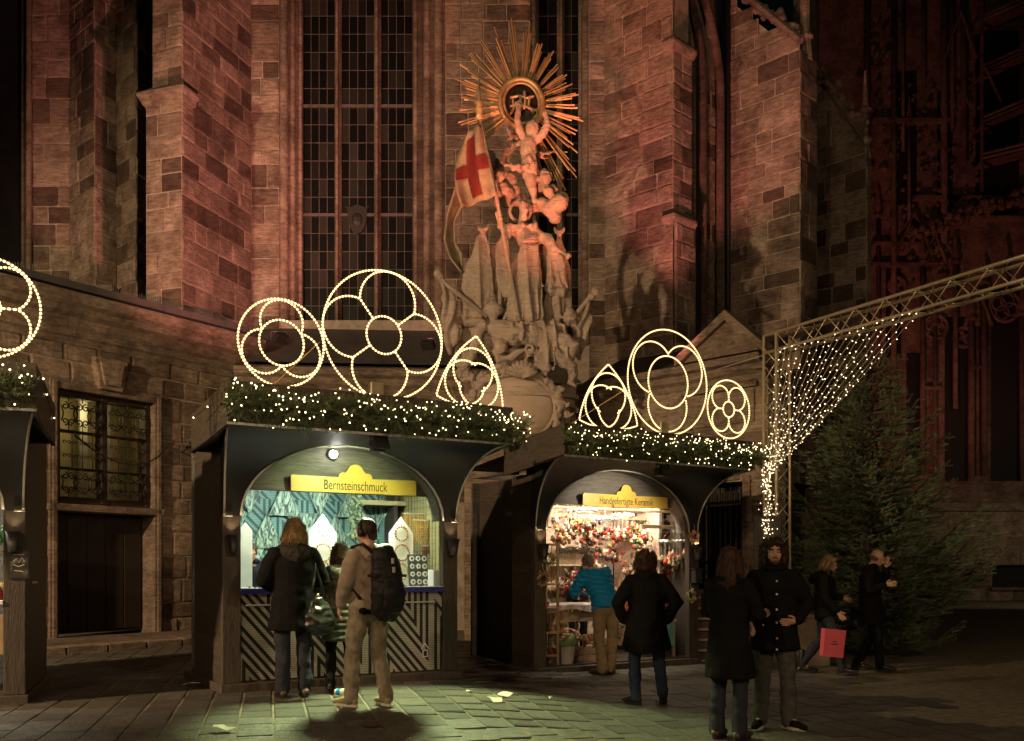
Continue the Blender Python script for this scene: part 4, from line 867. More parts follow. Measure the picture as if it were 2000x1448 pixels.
        # black uplight cups on the posts
        for xx in (.1, Wd-.1):
            cup = link('post_lamp', None, None, r, (xx, -.085, s.zs-.42))
            MB().lathe([(.045,0),(.075,.2),(.07,.2),(.04,.02)], 4 if False else 14, cap=False).build('cup', BLACKM, cup, smooth=True)
            MB().box(-.02,.02,.03,.1,.06,.12).build('bracket', BLACKM, cup)
            MB().ball((0,0,.13), .022, 8, 6).build('bulb', emis('cup_bulb', (1,.75,.4), 12, 'NONE'), cup)
            lamp('SPOT', (xx, -.085, s.zs-.24), 5, (1,.72,.4), target=None, size=.02, angle=70, blend=.6, parent=r).rotation_euler = (R(180-14), 0, 0)
    def sign(s, word, px0, px1, py0, py1, label, tsize, sx, dep=.2, lobes=1.0):
        x0, z1 = s.L(px0, py0, dep); x1, z0 = s.L(px1, py1, dep); zt = s.L((px0+px1)/2, (py0+py1)/2, dep)[1]; h = .185
        z0, z1 = zt-h/2, zt+h/2; xm = (x0+x1)/2
        t = thing('sign', label, 'sign', s.world(xm, dep, zt), s.a); hw = (x1-x0)/2
        pts = [(-hw,-h/2),(hw,-h/2),(hw,h/2-.02)]
        pts += [(hw-.02,h/2)]
        for cx_, r_ in ((.155*lobes,.055),(0,.1),(-.155*lobes,.055)):
            a0 = -10 if cx_ > 0 else (20 if cx_ == 0 else 60); a1 = 120 if cx_ > 0 else (160 if cx_ == 0 else 190)
            pts += [(cx_ + r_*math.cos(R(q)), h/2 + (.02 if cx_ == 0 else .0) + (.035 if cx_ == 0 else 0) + r_*math.sin(R(q))) for q in range(a0, a1+1, 14)]
        pts += [(-hw+.02,h/2),(-hw,h/2-.02)]
        MB().prism(pts, -.012, .012).build('sign_panel', SIGNY, t)
        text('lettering', word, tsize, INK, t, (0,-.0145,-.01), (R(90),0,0), .001, sx)
        return t
ang1 = R(30.7); ang2 = R(32.6); ang0 = R(20)
S1 = Stall((-3.14, 10.55, .15), ang1, 2.87, 'dark wooden market stall selling amber jewellery under the largest light rings', 1.75, 1.35)
S2 = Stall((.32, 13.7, 0), ang2, 3.12, 'dark wooden market stall selling handmade ceramics, open front, beside the truss', 1.9, .6, 2.07, 3.0, 2.46)
S0 = Stall((-4.85-2.9*math.cos(ang0), 9.7-2.9*math.sin(ang0), .15), ang0, 2.9, 'dark wooden market stall cut off by the left picture edge')
S1.flood = (1050, (.82,1,.46), 75); S2.flood = (60, (1,.84,.6), 80); S0.flood = (160, (.95,1,.8), 40)
for s in (S1, S2, S0): s.shell()
S1.sign('Bernsteinschmuck', 568, 812, 934, 963, 'yellow sign reading Bernsteinschmuck under the stall arch', .165, .66)
S2.sign('Handgefertigte Keramik', 1138, 1303, 967, 991, 'yellow sign reading Handgefertigte Keramik under the right stall arch', .155, .7, lobes=.85)
# ---- glowing globe added for a reflected hotspot, gable boards of the amber stall
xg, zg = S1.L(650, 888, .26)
gl = thing('hotspot_globe', 'round white glow added for the reflected hotspot on the boards above the amber sign', 'lamp', S1.world(xg, .25, zg), S1.a)
MB().lathe([(.07,0),(.075,.02),(.06,.03)], 16).build('base', BLACKM, gl, (0,.03,0), (R(90),0,0)); MB().ball((0,-.02,0), (.05,.04,.05), 16, 8).build('globe', emis('hotspot_glow', (1,.97,.9), 10), gl, smooth=True)
MB().tube([(-.07,-.08,.05),(.06,-.08,.035)], .005, 5).build('cross_wire', IRON, gl)
lamp('POINT', S1.world(xg, .12, zg), 2.6, (1,.95,.85), size=.05)  # added point light spreads the hotspot's soft halo over the boards
# ---- counter front of the amber stall: black and cream zigzag cover
def zig_mat(name, ca, cb, p, H, st, x0=0):
    m, nt, N, L, B = nmat(name); B.inputs['Roughness'].default_value = .6
    tc = N.new('ShaderNodeTexCoord'); sx = N.new('ShaderNodeSeparateXYZ'); L.new(tc.outputs['Object'], sx.inputs[0])
    def mt(op, a, b=None, c=None):
        n = N.new('ShaderNodeMath'); n.operation = op
        for i, v in enumerate((a, b, c)):
            if v is None: continue
            if isinstance(v, (int, float)): n.inputs[i].default_value = v
            else: L.new(v, n.inputs[i])
        return n.outputs[0]
    u = mt('MULTIPLY', mt('FRACT', mt('MULTIPLY', mt('ADD', sx.outputs[0], x0), 1/p)), p); z = sx.outputs[2]
    zf = mt('MULTIPLY', mt('FRACT', mt('MULTIPLY', z, 1/H)), H)
    D = mt('SUBTRACT', mt('ADD', mt('MULTIPLY', u, 1/p), mt('MULTIPLY', zf, 1/H)), 1.0)
    dist = mt('MULTIPLY', D, 1/math.sqrt(1/p**2 + 1/H**2))
    lo = mt('MINIMUM', u, mt('MULTIPLY', dist, -1)); hi = mt('MINIMUM', mt('SUBTRACT', p, u), dist)
    gsel = mt('GREATER_THAN', dist, 0.0); g = mt('ADD', mt('MULTIPLY', gsel, hi), mt('MULTIPLY', mt('SUBTRACT', 1.0, gsel), lo))
    s_ = mt('LESS_THAN', mt('FRACT', mt('MULTIPLY', g, 1/st)), .5); dash = mt('GREATER_THAN', mt('FRACT', mt('MULTIPLY', z, 48)), .28)
    nn = N.new('ShaderNodeTexNoise'); nn.inputs['Scale'].default_value = 4; L.new(tc.outputs['Object'], nn.inputs['Vector'])
    mx = N.new('ShaderNodeMixRGB'); mx.inputs[1].default_value = (*cb, 1); mx.inputs[2].default_value = (*ca, 1)
    f = mt('MULTIPLY', mt('MULTIPLY', s_, mt('ADD', mt('MULTIPLY', dash, .75), .25)), mt('ADD', .55, mt('MULTIPLY', nn.outputs['Fac'], .7)))
    L.new(f, mx.inputs[0]); L.new(mx.outputs[0], B.inputs['Base Color'])
    bp = N.new('ShaderNodeBump'); bp.inputs['Strength'].default_value = .4; bp.inputs['Distance'].default_value = .01; L.new(f, bp.inputs['Height']); L.new(bp.outputs[0], B.inputs['Normal'])
    return m
ZIG = zig_mat('zigzag_woven_cover', (.56,.53,.47), (.012,.012,.013), .86, .98, .078, .25)
r1 = S1.root; Wd = S1.W
MB().box(0, Wd-.4, -.01, .01, 0, .98).build('counter_panel', ZIG, r1, (.2, .05, .12))
box('counter_top', WHITE, r1, .2, Wd-.2, 0, .85, 1.1, 1.14, .004)
BLUE = pmat('ultramarine_edge', (.03,.03,.28), (.03,.03,.24), 3, .45, 0); box('counter_edge', BLUE, r1, .2, Wd-.2, -.03, .0, 1.075, 1.135, .003)
box('counter_rail', TRIM, r1, .25, Wd-.32, -.03, -.005, .945, .962, .002)
for px, py in ((830,1268),(548,1285)):                       # little house emblems
    x_, z_ = S1.L(px, py, .03); m = MB(); m.prism([(-.06,0),(-.08,.0),(0,.12),(.08,0),(.06,0),(0,.085)], -.004, .004); m.prism([(-.05,-.14),(.05,-.14),(.05,-.01),(-.05,-.01)], -.003, .003)
    m.build('house_emblem', WHITE, r1, (x_, .028, z_), (0, R(rng.uniform(-15,15)), 0)).scale = (.7,1,.7); MB().prism([(-.03,-.12),(.03,-.12),(.03,-.03),(-.03,-.03)], -.006, .002).build('house_emblem', INK, r1, (x_, .026, z_)).scale = (.7,1,.7)
# interior: printed back panel and triangular banners
TEAL = zig_mat('teal_zigzag_print', (.2,.4,.35), (.03,.075,.07), .5, .5, .07)
MB().box(0, Wd-.14, -.01, .01, 0, 1.45).build('back_panel', TEAL, r1, (.07, S1.D-.08, 1.25))
def forest_mat():
    m, nt, N, L, B = nmat('forest_print_fabric'); tc = N.new('ShaderNodeTexCoord'); mp = N.new('ShaderNodeMapping'); mp.inputs['Scale'].default_value = (14,1,4); L.new(tc.outputs['Object'], mp.inputs['Vector'])
    oi = N.new('ShaderNodeObjectInfo'); L.new(oi.outputs['Location'], mp.inputs['Location'])
    n = N.new('ShaderNodeTexNoise'); n.inputs['Scale'].default_value = 1.8; n.inputs['Detail'].default_value = 7; n.inputs['Distortion'].default_value = 1.5; L.new(mp.outputs[0], n.inputs['Vector'])
    r_ = N.new('ShaderNodeValToRGB'); e = r_.color_ramp.elements; e[0].position = .42; e[0].color = (.03,.07,.05,1); e[1].position = .62; e[1].color = (.42,.6,.46,1)
    L.new(n.outputs['Fac'], r_.inputs['Fac']); L.new(r_.outputs[0], B.inputs['Base Color']); B.inputs['Roughness'].default_value = .5; return m
FOREST = forest_mat(); PALE = pmat('pale_ribbon', (.5,.62,.52), (.42,.54,.45), 4, .6, 0)
for row in range(3):
    for i in range(6):
        cx_, zc_ = .28+i*.46+(row % 2)*.23, 1.2+row*.42; h = .46; up = (i + row) % 2 == 0
        pts = [(-.21,0),(.21,0),(0,h)] if up else [(-.21,h),(.21,h),(0,0)]
        t = thing('triangular_pennant', ['triangular forest print pennant low on the amber stall back wall','triangular forest print pennant midway up the amber stall back wall','triangular forest print pennant high on the amber stall back wall'][row], 'pennant', S1.world(cx_, S1.D-.12-row*.012, zc_), S1.a, ['low','middle','high'][row] + ' forest print pennants')
        MB().prism(pts, -.004, .004).build('cloth', FOREST, t); MB().tube([(x_,-.006,z_) for x_, z_ in pts], .008, 4, closed=True).build('hem', PALE, t)
def house_board(px, pw, pa, ps, pb, label, dep=.66):
    x_, z0 = S1.L(px, pb, dep); zt = S1.L(px, pa, dep)[1]; zs = S1.L(px, ps, dep)[1]; hw = pw/2/163
    t = thing('display_board', label, 'display board', S1.world(x_, dep, 1.14), S1.a)
    MB().prism([(-hw,0),(hw,0),(hw,zs-1.14),(0,zt-1.14),(-hw,zs-1.14)], -.012, .012).build('panel', WHITE, t, bevel=.003)
    MB().box(-hw*.6, hw*.6, .012, .16, 0, .012).build('foot', WHITE, t); return x_
AMB = [pmat('amber_bead', (.5,.26,.03), (.3,.12,.015), 40, .25, 0), pmat('honey_bead', (.6,.42,.08), (.42,.26,.04), 40, .25, 0), pmat('cherry_amber_bead', (.25,.05,.02), (.15,.03,.015), 40, .25, 0), pmat('dark_bead', (.03,.025,.02), (.06,.04,.02), 40, .3, 0)]
house_board(630, 57, 1004, 1040, 1138, 'white house shaped display board between the blonde woman and backpack man'); house_board(783, 54, 1010, 1042, 1138, 'white house shaped display board with chunky amber, behind the backpack'); house_board(479, 26, 1020, 1036, 1138, 'white house shaped display board at the left post of the amber stall')
def necklace(px, py, r_, br, mat, label, dep=.645, n=22):
    x_, z_ = S1.L(px, py, dep); m = MB()
    for k in range(n):
        a_ = 2*math.pi*k/n; m.ball((r_*math.cos(a_)*rng.uniform(.93,1.05), 0, r_*1.05*math.sin(a_)), br*rng.uniform(.8,1.25), 6, 4)
    o = m.build('necklace', mat, None, S1.world(x_, dep-.02, z_), (0,0,S1.a), smooth=True); return tag(o, label, 'necklace', 'amber necklaces on the boards', 'thing')
necklace(633,1033,.085,.007,AMB[3],'thin dark bead necklace at the top of the middle display board')
necklace(630,1080,.1,.012,AMB[1],'honey bead necklace in the middle of the middle display board'); necklace(629,1115,.105,.013,AMB[1],'honey bead necklace at the bottom of the middle display board')
necklace(783,1043,.085,.016,AMB[0],'chunky amber necklace at the top of the right display board',n=16); necklace(784,1080,.095,.013,AMB[0],'amber necklace in the middle of the right display board'); necklace(782,1117,.095,.012,AMB[1],'pale amber necklace at the bottom of the right display board')
# bead strands on two racks
for ri, (xa, xb, py, n, ln, dep) in enumerate(((786,846,1003,15,.3,.75), (806,862,1016,13,.3,.62), (824,866,1066,11,.11,.6))):
    x0, z0 = S1.L(xa, py, dep); x1, _ = S1.L(xb, py, dep)
    rk = thing('strand_rack', ['upper metal rack of amber strands inside the amber stall','lower metal rack of amber strands nearer the right post','short rack of red bead strands in the amber stall'][ri], 'rack', S1.world(x0, dep, z0), S1.a)
    MB().tube([(0,0,0),(x1-x0,0,0)], .008, 6).build('rod', TRIM, rk); MB().tube([(x1-x0,0,0),(x1-x0,S1.D-dep-.1,.05)], .008, 6).build('arm', TRIM, rk)
    for k in range(n):
        m = MB(); q = ln*rng.uniform(.8,1.15)
        for j in range(int(q/.02)): m.ball((rng.uniform(-.003,.003), 0, -.02-j*.02), .0105, 5, 4)
        o = m.build('bead_strand', AMB[2] if ri == 2 else AMB[k % 2], None, S1.world(x0+(x1-x0)*(k+.5)/n, dep, z0), (0,0,S1.a), smooth=True)
        tag(o, ['amber bead strand hanging from the upper rack','amber bead strand hanging from the lower rack','short red bead strand hanging from the lowest rack'][ri], 'bead strand', ['strands on the upper rack','strands on the lower rack','strands on the short rack'][ri], 'thing')
x_, z_ = S1.L(818, 1113, .5)
ib = thing('plaque_board', 'dark green board with rows of round white plaques on the counter', 'display board', S1.world(x_, .5, 1.14), S1.a)
MB().box(-.135,.135,-.008,.008,0,.4).build('panel', pmat('slate_green', (.05,.07,.055), (.04,.05,.04), 5, .6, 0), ib, rot=(R(-8),0,0), bevel=.003)
for j in range(4):
    for i in range(3):
        m = MB(); m.lathe([(.036,0),(.036,.008)], rng.choice((5,7,12)), (0,0,0)); m.build('plaque', WHITE, ib, (-.086+i*.086, -.012-.014*(3-j)*0+.0095*j*0 - .006 + (.05+j*.098)*math.sin(R(8)), .05+j*.098), (R(90-8), rng.uniform(0,1), 0))
        MB().lathe([(.017,0),(.017,.003)], rng.choice((3,4,6))).build('plaque_motif', pmat('slate_green2', (.06,.08,.06), None, 5, .6, 0) if (i, j) == (0, 0) else bpy.data.materials['slate_green2'], ib, (-.086+i*.086, -.029 + (.05+j*.098)*math.sin(R(8)), .05+j*.098), (R(90-8), 0, 0))
x_, z_ = S1.L(856, 1120, .35); bx = thing('acrylic_box', 'clear whitish box of small items by the right post of the amber stall', 'box', S1.world(x_, .35, 1.14), S1.a)
MB().box(-.11,.11,-.08,.08,0,.2).build('body', WHITE, bx, bevel=.006)
for k in range(7): MB().box(-.1+k*.03,-.085+k*.03,-.086,-.08,.01,.19).build('divider', TRIM, bx)
# right inner wall: wire grid and yellowish boards
YELW = pmat('yellowish_pine', (.4,.36,.16), (.3,.27,.11), 4, .6, .2, stretch=(1,1,6)); box('inner_lining', YELW, r1, Wd-.085, Wd-.062, .35, 1.85, 1.15, 2.7, .002); box('shelf', YELW, r1, Wd-.75, Wd-.09, 1.3, 1.85, 2.2, 2.26, .003)
gr = MB()
for k in range(16): gr.box(Wd-.11, Wd-.105, .4+k*.09, .404+k*.09, 1.2, 2.35)
for k in range(13): gr.box(Wd-.11, Wd-.105, .4, 1.8, 1.2+k*.095, 1.204+k*.095)
gr.build('wire_grid', IRON, r1)
vine = MB()
for k in range(240):
    t = rng.random(); vine.ball((Wd-.86+rng.gauss(0,.045), 1.2+rng.gauss(0,.04), 1.75+t*.75), (rng.uniform(.012,.03), .01, rng.uniform(.012,.03)), 5, 3)
vt = thing('leaf_garland', 'green leaf garland hanging inside the amber stall', 'garland', S1.world(0,0,0), S1.a); tag(vine.build('leaves', NEEDLE, vt), kind='stuff'); MB().tube([(Wd-.86,1.2,1.72),(Wd-.85,1.21,2.1),(Wd-.86,1.2,2.52)], .008, 5).build('stem', BARK, vt)
small = MB()
for k in range(60): small.ball((rng.uniform(.3,Wd-.3), rng.uniform(.03,.3), 1.148), (rng.uniform(.008,.025), rng.uniform(.008,.02), .008), 5, 3)
tag(small.build('loose_jewellery', AMB[3], r1), kind='stuff')
def tube_lamp(s, x0, x1, y, z, color, em, energy, label, tilt=0):
    t = thing('tube_lamp', label, 'lamp', s.world((x0+x1)/2, y, z), s.a); h = (x1-x0)/2
    MB().box(-h, h, -.04, .04, .02, .06).build('housing', WHITE, t); MB().tube([(-h+.02,0,0),(h-.02,0,0)], .016, 8).build('tube', emis('tube_glow_'+s.root.name, color, em), t, smooth=True)
    l = lamp('AREA', (0,0,-.03), energy, color, size=h*2, sx=.1, parent=t); l.rotation_euler = (R(tilt), 0, 0)
tube_lamp(S1, .5, Wd-.5, .4, 2.5, (.9,1,.86), 12, 46, 'long fluorescent tube behind the lintel of the amber stall', 24)
tube_lamp(S2, .5, S2.W-.5, .42, 2.7, (1,.84,.63), 12, 108, 'long warm tube lamp under the ceramics stall ceiling', 18)
tube_lamp(S0, .5, 2.4, .7, 2.64, (1,.9,.72), 12, 60, 'long tube lamp under the ceiling of the left edge stall')
# ------------------------------------------------------------------ ceramics stall contents
r2_ = S2.root; W2 = S2.W
def damask():
    m, nt, N, L, B = nmat('damask_wallpaper'); tc = N.new('ShaderNodeTexCoord'); v = N.new('ShaderNodeTexVoronoi'); v.inputs['Scale'].default_value = 13; v.feature = 'DISTANCE_TO_EDGE'; v.inputs['Randomness'].default_value = .7
    L.new(tc.outputs['Object'], v.inputs['Vector']); w = N.new('ShaderNodeTexNoise'); w.inputs['Scale'].default_value = 30; L.new(tc.outputs['Object'], w.inputs['Vector'])
    a = N.new('ShaderNodeMath'); a.operation = 'MULTIPLY_ADD'; L.new(w.outputs['Fac'], a.inputs[0]); a.inputs[1].default_value = .25; L.new(v.outputs['Distance'], a.inputs[2])
    r_ = N.new('ShaderNodeValToRGB'); e = r_.color_ramp.elements; e[0].position = .16; e[0].color = (.6,.47,.37,1); e[1].position = .3; e[1].color = (.46,.29,.22,1)
    L.new(a.outputs[0], r_.inputs['Fac']); L.new(r_.outputs[0], B.inputs['Base Color']); B.inputs['Roughness'].default_value = .7; return m
DAM = damask(); PINE = pmat('pale_pine', (.42,.31,.19), (.3,.21,.12), 4, .6, .25, stretch=(1,1,5), rnd=.2)
MB().box(.2, W2-.34, -.008, .008, 0, 2.5).build('wallpaper', DAM, r2_, (.07, S2.D-.07, .2)); MB().box(-.008, .008, 0, 1.15, 0, 2.5).build('wallpaper', DAM, r2_, (W2-.275, .62, .2)); MB().box(-.008, .008, 0, 1.15, 0, 2.5).build('wallpaper', DAM, r2_, (.275, .65, .2))
box('cross_rail', PINE, r2_, .1, W2-.1, .9, .94, 2.3, 2.36, .004); box('cross_rail', PINE, r2_, W2-.9, W2-.08, .32, .37, 2.14, 2.2, .004); box('cross_rail', PINE, r2_, .1, W2-.1, .45, .48, 2.4, 2.44, .004)
box('door_panel', PINE, r2_, 1.55, 2.05, S2.D-.1, S2.D-.08, .2, 1.9, .004)
for z_ in (1.55, 1.2): box('shelf', PINE, r2_, .95, 2.3, S2.D-.35, S2.D-.09, z_, z_+.03, .004)
CER = [pmat('red_glaze', (.45,.04,.03), (.3,.02,.015), 20, .3, 0), pmat('cream_glaze', (.7,.6,.45), (.6,.5,.36), 20, .35, 0), pmat('green_glaze', (.08,.16,.07), (.05,.1,.04), 20, .35, 0), pmat('terracotta', (.35,.16,.08), (.25,.1,.05), 20, .6, 0), pmat('dark_glaze', (.05,.05,.06), (.03,.03,.03), 20, .3, 0), pmat('gold_straw', (.5,.36,.14), (.4,.27,.1), 20, .6, 0)]
SNOW = pmat('fluffy_white_snow', (.8,.78,.74), (.68,.66,.62), 30, .9, .6); TWIG = pmat('brown_twig', (.1,.065,.04), (.05,.035,.02), 30, .9, .3); STRING = pmat('white_string', (.6,.55,.46), None, 5, .8, 0)
def ornament(m, c, k, s=1):
    c = Vector(c)
    if k == 0: m.ball(c, .03*s, 7, 5); m.ball(c+Vector((0,0,.035*s)), .018*s, 6, 4)
    elif k == 1: m.lathe([(.034*s,-.05*s),(.026*s,-.02*s),(.008*s,.03*s),(.004*s,.04*s)], 7, c); m.ball(c+Vector((0,0,.035*s)), .017*s, 6, 4)
    elif k == 2: m.lathe([(.004*s,.03*s),(.02*s,.02*s),(.026*s,-.01*s),(.034*s,-.035*s)], 8, c)
    elif k == 3: m.prism([(c.x+.035*s*math.cos(a)*(1 if i % 2 else .45), c.z+.035*s*math.sin(a)*(1 if i % 2 else .45)) for i, a in enumerate(j*math.pi/5 for j in range(10))], c.y-.006, c.y+.006)
    else: m.ball(c, (.04*s,.015*s,.03*s), 6, 4); m.ball(c+Vector((.03*s,0,.03*s)), .014*s, 5, 4); m.ball(c+Vector((-.02*s,0,.02*s)), (.03*s,.006,.02*s), 5, 3)
def mobile(px, py, rx, dep, label, kind='snow', n=11, drop=(.15,.42), seed=0, s=1.0):
    q = random.Random(seed); x_, z_ = S2.L(px, py, dep); r_ = rx/133
    t = thing('hanging_mobile', label, 'mobile', S2.world(x_, dep, z_), S2.a, 'mobiles hanging in the ceramics stall')
    m = MB()
    if kind == 'snow':
        for k in range(46): a = 2*math.pi*k/46; m.ball((r_*math.cos(a), r_*math.sin(a), q.uniform(-.008,.012)), (q.uniform(.02,.034),)*2 + (q.uniform(.018,.028),), 6, 4)
        m.build('ring', SNOW, t, smooth=True)
    else:
        for k in range(26):
            a0 = q.uniform(0, 6.28); rr_ = r_*q.uniform(.8,1.1); m.tube([(rr_*math.cos(a0+j*.35), rr_*math.sin(a0+j*.35), q.uniform(-.04,.04)+.02*math.sin(j)) for j in range(9)], .006, 4)
        m.build('ring', TWIG, t)
    for k in range(3):
        a = 2*math.pi*k/3; MB().tube([(r_*math.cos(a), r_*math.sin(a), 0), (0,0,.24)], .003, 4).build('cord', STRING, t)
    for k in range(n):
        a = 2*math.pi*k/n + q.uniform(-.2,.2); d = q.uniform(*drop); rr_ = r_*q.uniform(.7,1.05); p = (rr_*math.cos(a), rr_*math.sin(a), -d)
        MB().tube([(p[0], p[1], 0), p], .0025, 4).build('string', STRING, t); m = MB(); ornament(m, p, q.randrange(5), s*q.uniform(.9,1.35)); m.build('ornament', q.choice(CER), t, smooth=True)
mobile(1137,998,28,.55,'snowy ring mobile at the left top of the ceramics stall', seed=1, n=16); mobile(1180,1015,24,.5,'snowy ring mobile left of centre above the blue jacket man', seed=2, n=15)
mobile(1216,1007,22,.9,'snowy ring mobile in the middle of the ceramics stall', seed=3, n=14); mobile(1264,998,24,1.0,'snowy ring mobile right of centre, hung high', seed=4, n=14, drop=(.2,.45))
mobile(1313,1058,27,.45,'lower snowy ring mobile by the right post of the ceramics stall', seed=5, n=18, drop=(.2,.4)); mobile(1128,1076,40,.4,'wide dark twig ring mobile at the left of the ceramics stall', 'twig', 14, (.25,.5), 6)
mobile(1108,985,34,.8,'tangled twig ring under the ceiling at the left of the ceramics stall', 'twig', 14, (.15,.45), 7); mobile(1240,1010,20,1.3,'small twig ring at the back of the ceramics stall', 'twig', 10, (.1,.3), 8)
mobile(1305,1000,26,1.1,'twig ring with ornaments against the patterned wall, top right', 'twig', 12, (.1,.25), 9)
def bunch(name, label, cat, px, py, dep, n, sx, sz, cols, seed, s=1.2, group=None):
    q = random.Random(seed); x_, z_ = S2.L(px, py, dep); t = thing(name, label, cat, S2.world(x_, dep, z_), S2.a, group)
    for ci, c in enumerate(cols):
        m = MB()
        for k in range(n): ornament(m, (q.gauss(0,sx), q.uniform(-.08,.08), q.gauss(0,sz)), q.choice((0,0,3,4,2)), s*q.uniform(.7,1.2))
        tag(m.build('ornament_cluster', c, t, smooth=True), kind='stuff')
    return t
bunch('ornament_bunch', 'bunch of red and cream flowers on a shelf in the ceramics stall', 'ornaments', 1262, 1038, .95, 13, .11, .06, (CER[0], CER[1], CER[2], CER[5]), 11)
bunch('ornament_bunch', 'cluster of red and cream figures hanging above the blue jacket', 'ornaments', 1180, 1042, .7, 12, .1, .07, (CER[0], CER[1], CER[5], CER[4]), 12)
bunch('ornament_bunch', 'red berry cluster at the upper left of the ceramics stall', 'ornaments', 1110, 1030, .7, 12, .13, .08, (CER[0], CER[1], CER[3], CER[5]), 13)
bunch('ornament_bunch', 'cluster of red ornaments at the centre of the ceramics stall', 'ornaments', 1212, 1050, .6, 10, .06, .06, (CER[0], CER[1], CER[3]), 14)
bunch('ornament_bunch', 'red and green ornaments beneath the twig ring at left', 'ornaments', 1120, 1135, .35, 9, .12, .05, (CER[0], CER[2], CER[1], CER[3]), 15)
bunch('ornament_bunch', 'green leafy ornament cluster under the lower snowy ring', 'ornaments', 1313, 1095, .45, 12, .1, .05, (CER[2], CER[1], CER[0]), 16)
bunch('ornament_bunch', 'row of red figures along the shelf at the right back', 'ornaments', 1310, 1030, 1.2, 9, .12, .03, (CER[0], CER[4], CER[2]), 17)
bunch('ornament_bunch', 'little red and white ornaments hung at the right post', 'ornaments', 1345, 1075, .2, 9, .05, .06, (CER[0], CER[1], CER[5]), 18, 1.0)
for i, (px, py, dep, n, sx, sz, cols, lb_) in enumerate((
  (1095,1055,.5,9,.06,.1,(0,1,3,5),'brown and red hangings by the ladder shelf in the ceramics stall'), (1150,1060,.9,12,.12,.07,(1,5,0,4),'cream straw stars behind the twig ring'),
  (1235,1035,1.1,12,.1,.08,(1,0,2,5),'cream angels hanging behind the middle snowy ring'), (1195,1085,1.3,12,.12,.06,(0,1,3,4),'dark and red figures on the back shelf left of centre'),
  (1255,1085,1.3,12,.12,.05,(1,5,3,2),'pale figures along the upper back shelf'), (1290,1060,.8,12,.08,.1,(1,1,0,5),'white stars hanging left of the lower snowy ring'),
  (1335,1045,.6,9,.05,.09,(0,1,2,5),'berry strings near the right wallpaper'), (1140,1030,.5,12,.1,.06,(0,1,5,2),'red apples under the left snowy ring'),
  (1300,1125,1.2,9,.1,.05,(1,5,0,4),'little pale figures against the right patterned wall'), (1095,1150,.4,9,.06,.07,(3,5,0,1),'clay bells beside the ladder shelf'),
  (1220,1150,1.2,12,.14,.05,(3,1,5,0),'clay pots on the lower back shelf'), (1085,1215,.3,9,.05,.1,(5,3,1,0),'straw goods stacked low by the left post'),
  (1160,1110,1.2,10,.1,.05,(4,2,1,0),'dark green figures behind the seller'), (1330,1110,.5,9,.05,.06,(0,2,1,5),'red and green trinkets under the lower snowy ring'),
  (1235,1115,1.0,14,.12,.07,(0,1,3,4),'red and dark ornaments behind the black coat'), (1285,1160,1.3,14,.12,.08,(1,5,2,0),'pale and green figures low on the back wall'), (1310,1180,.9,12,.08,.08,(3,1,0,4),'clay figures stacked above the red bowl'),
  (1215,1185,1.0,14,.1,.08,(3,5,0,2),'clay and straw pieces low between the customers'), (1140,1165,.8,10,.08,.05,(0,5,1,2),'red and straw pieces around the seller'), (1255,1060,.7,12,.1,.08,(0,1,5,2),'red stars hanging right of the blue jacket'))):
    bunch('ornament_bunch', lb_, 'ornaments', px, py, dep, n, sx, sz, [CER[c] for c in cols], 70+i, 1.15)
def wreath(px, py, r_, dep, label, cols, seed):
    q = random.Random(seed); x_, z_ = S2.L(px, py, dep); t = thing('wreath', label, 'wreath', S2.world(x_, dep, z_), S2.a, 'small wreaths on the stall posts')
    for c in cols:
        m = MB()
        for k in range(60): a = q.uniform(0, 6.28); d = r_*.72+q.gauss(0, r_*.14); m.ball((d*math.cos(a), q.uniform(-.02,.02), d*math.sin(a)), q.uniform(.007,.016), 5, 3)
        m.build('straw_ring', c, t)
    MB().tube([(0,0,r_),(0,.02,r_+.1)], .004, 4).build('hanger', STRING, t)
wreath(1073,1092,.1,-.04,'straw wreath on the left post, upper of two', (CER[5],CER[2]), 1); wreath(1061,1131,.115,-.05,'straw wreath on the left post, lower of two', (CER[5],CER[3]), 2)
wreath(1357,1050,.11,-.06,'pale wreath high on the right post of the ceramics stall', (CER[1],CER[5],CER[0]), 3); wreath(1350,1165,.11,-.04,'greenish wreath low on the right post of the ceramics stall', (CER[5],CER[2]), 4)
# shelves at left: ladder rack
lr = thing('ladder_shelf', 'pale wooden ladder shelf just inside the left post of the ceramics stall', 'shelf', S2.world(.22,.1,.12), S2.a)
for x0, y0 in ((0,0),(.24,0),(0,.3),(.24,.3)): box('upright', PINE, lr, x0, x0+.035, y0, y0+.03, 0, 1.75, .003)
for z_ in (.12,.45,.8,1.15,1.45,1.72): box('tread', PINE, lr, .035, .24, 0, .33, z_, z_+.03, .003)
for k in range(14):
    q = random.Random(40+k); m = MB(); ornament(m, (0,0,.05), q.randrange(3), 1.3); o = m.build('ceramic_figure', q.choice(CER), None, S2.world(.22+.07+(k % 3)*.06, .2+rng.uniform(-.05,.1), .12+(.12,.45,.8,1.15,1.45)[k//3]+.03), (0,0,S2.a), smooth=True)
    tag(o, 'small ceramic figure on the pale ladder shelf', 'figurine', 'figures on the ladder shelf', 'thing')
tb_ = thing('table', 'work table with drooping pale cloth at the left of the ceramics stall', 'table', S2.world(.42,.25,.12), S2.a)
box('table_top', PINE, tb_, 0, .95, 0, .6, .82, .86, .004); box('apron', PINE, tb_, .03, .92, .02, .05, .6, .82, .004)
for x0, y0 in ((.03,.03),(.87,.03),(.03,.52),(.87,.52)): box('leg', PINE, tb_, x0, x0+.05, y0, y0+.05, 0, .82, .003)
CLO = pmat('pale_printed_cloth', (.62,.55,.5), (.5,.4,.38), 14, .85, .1)
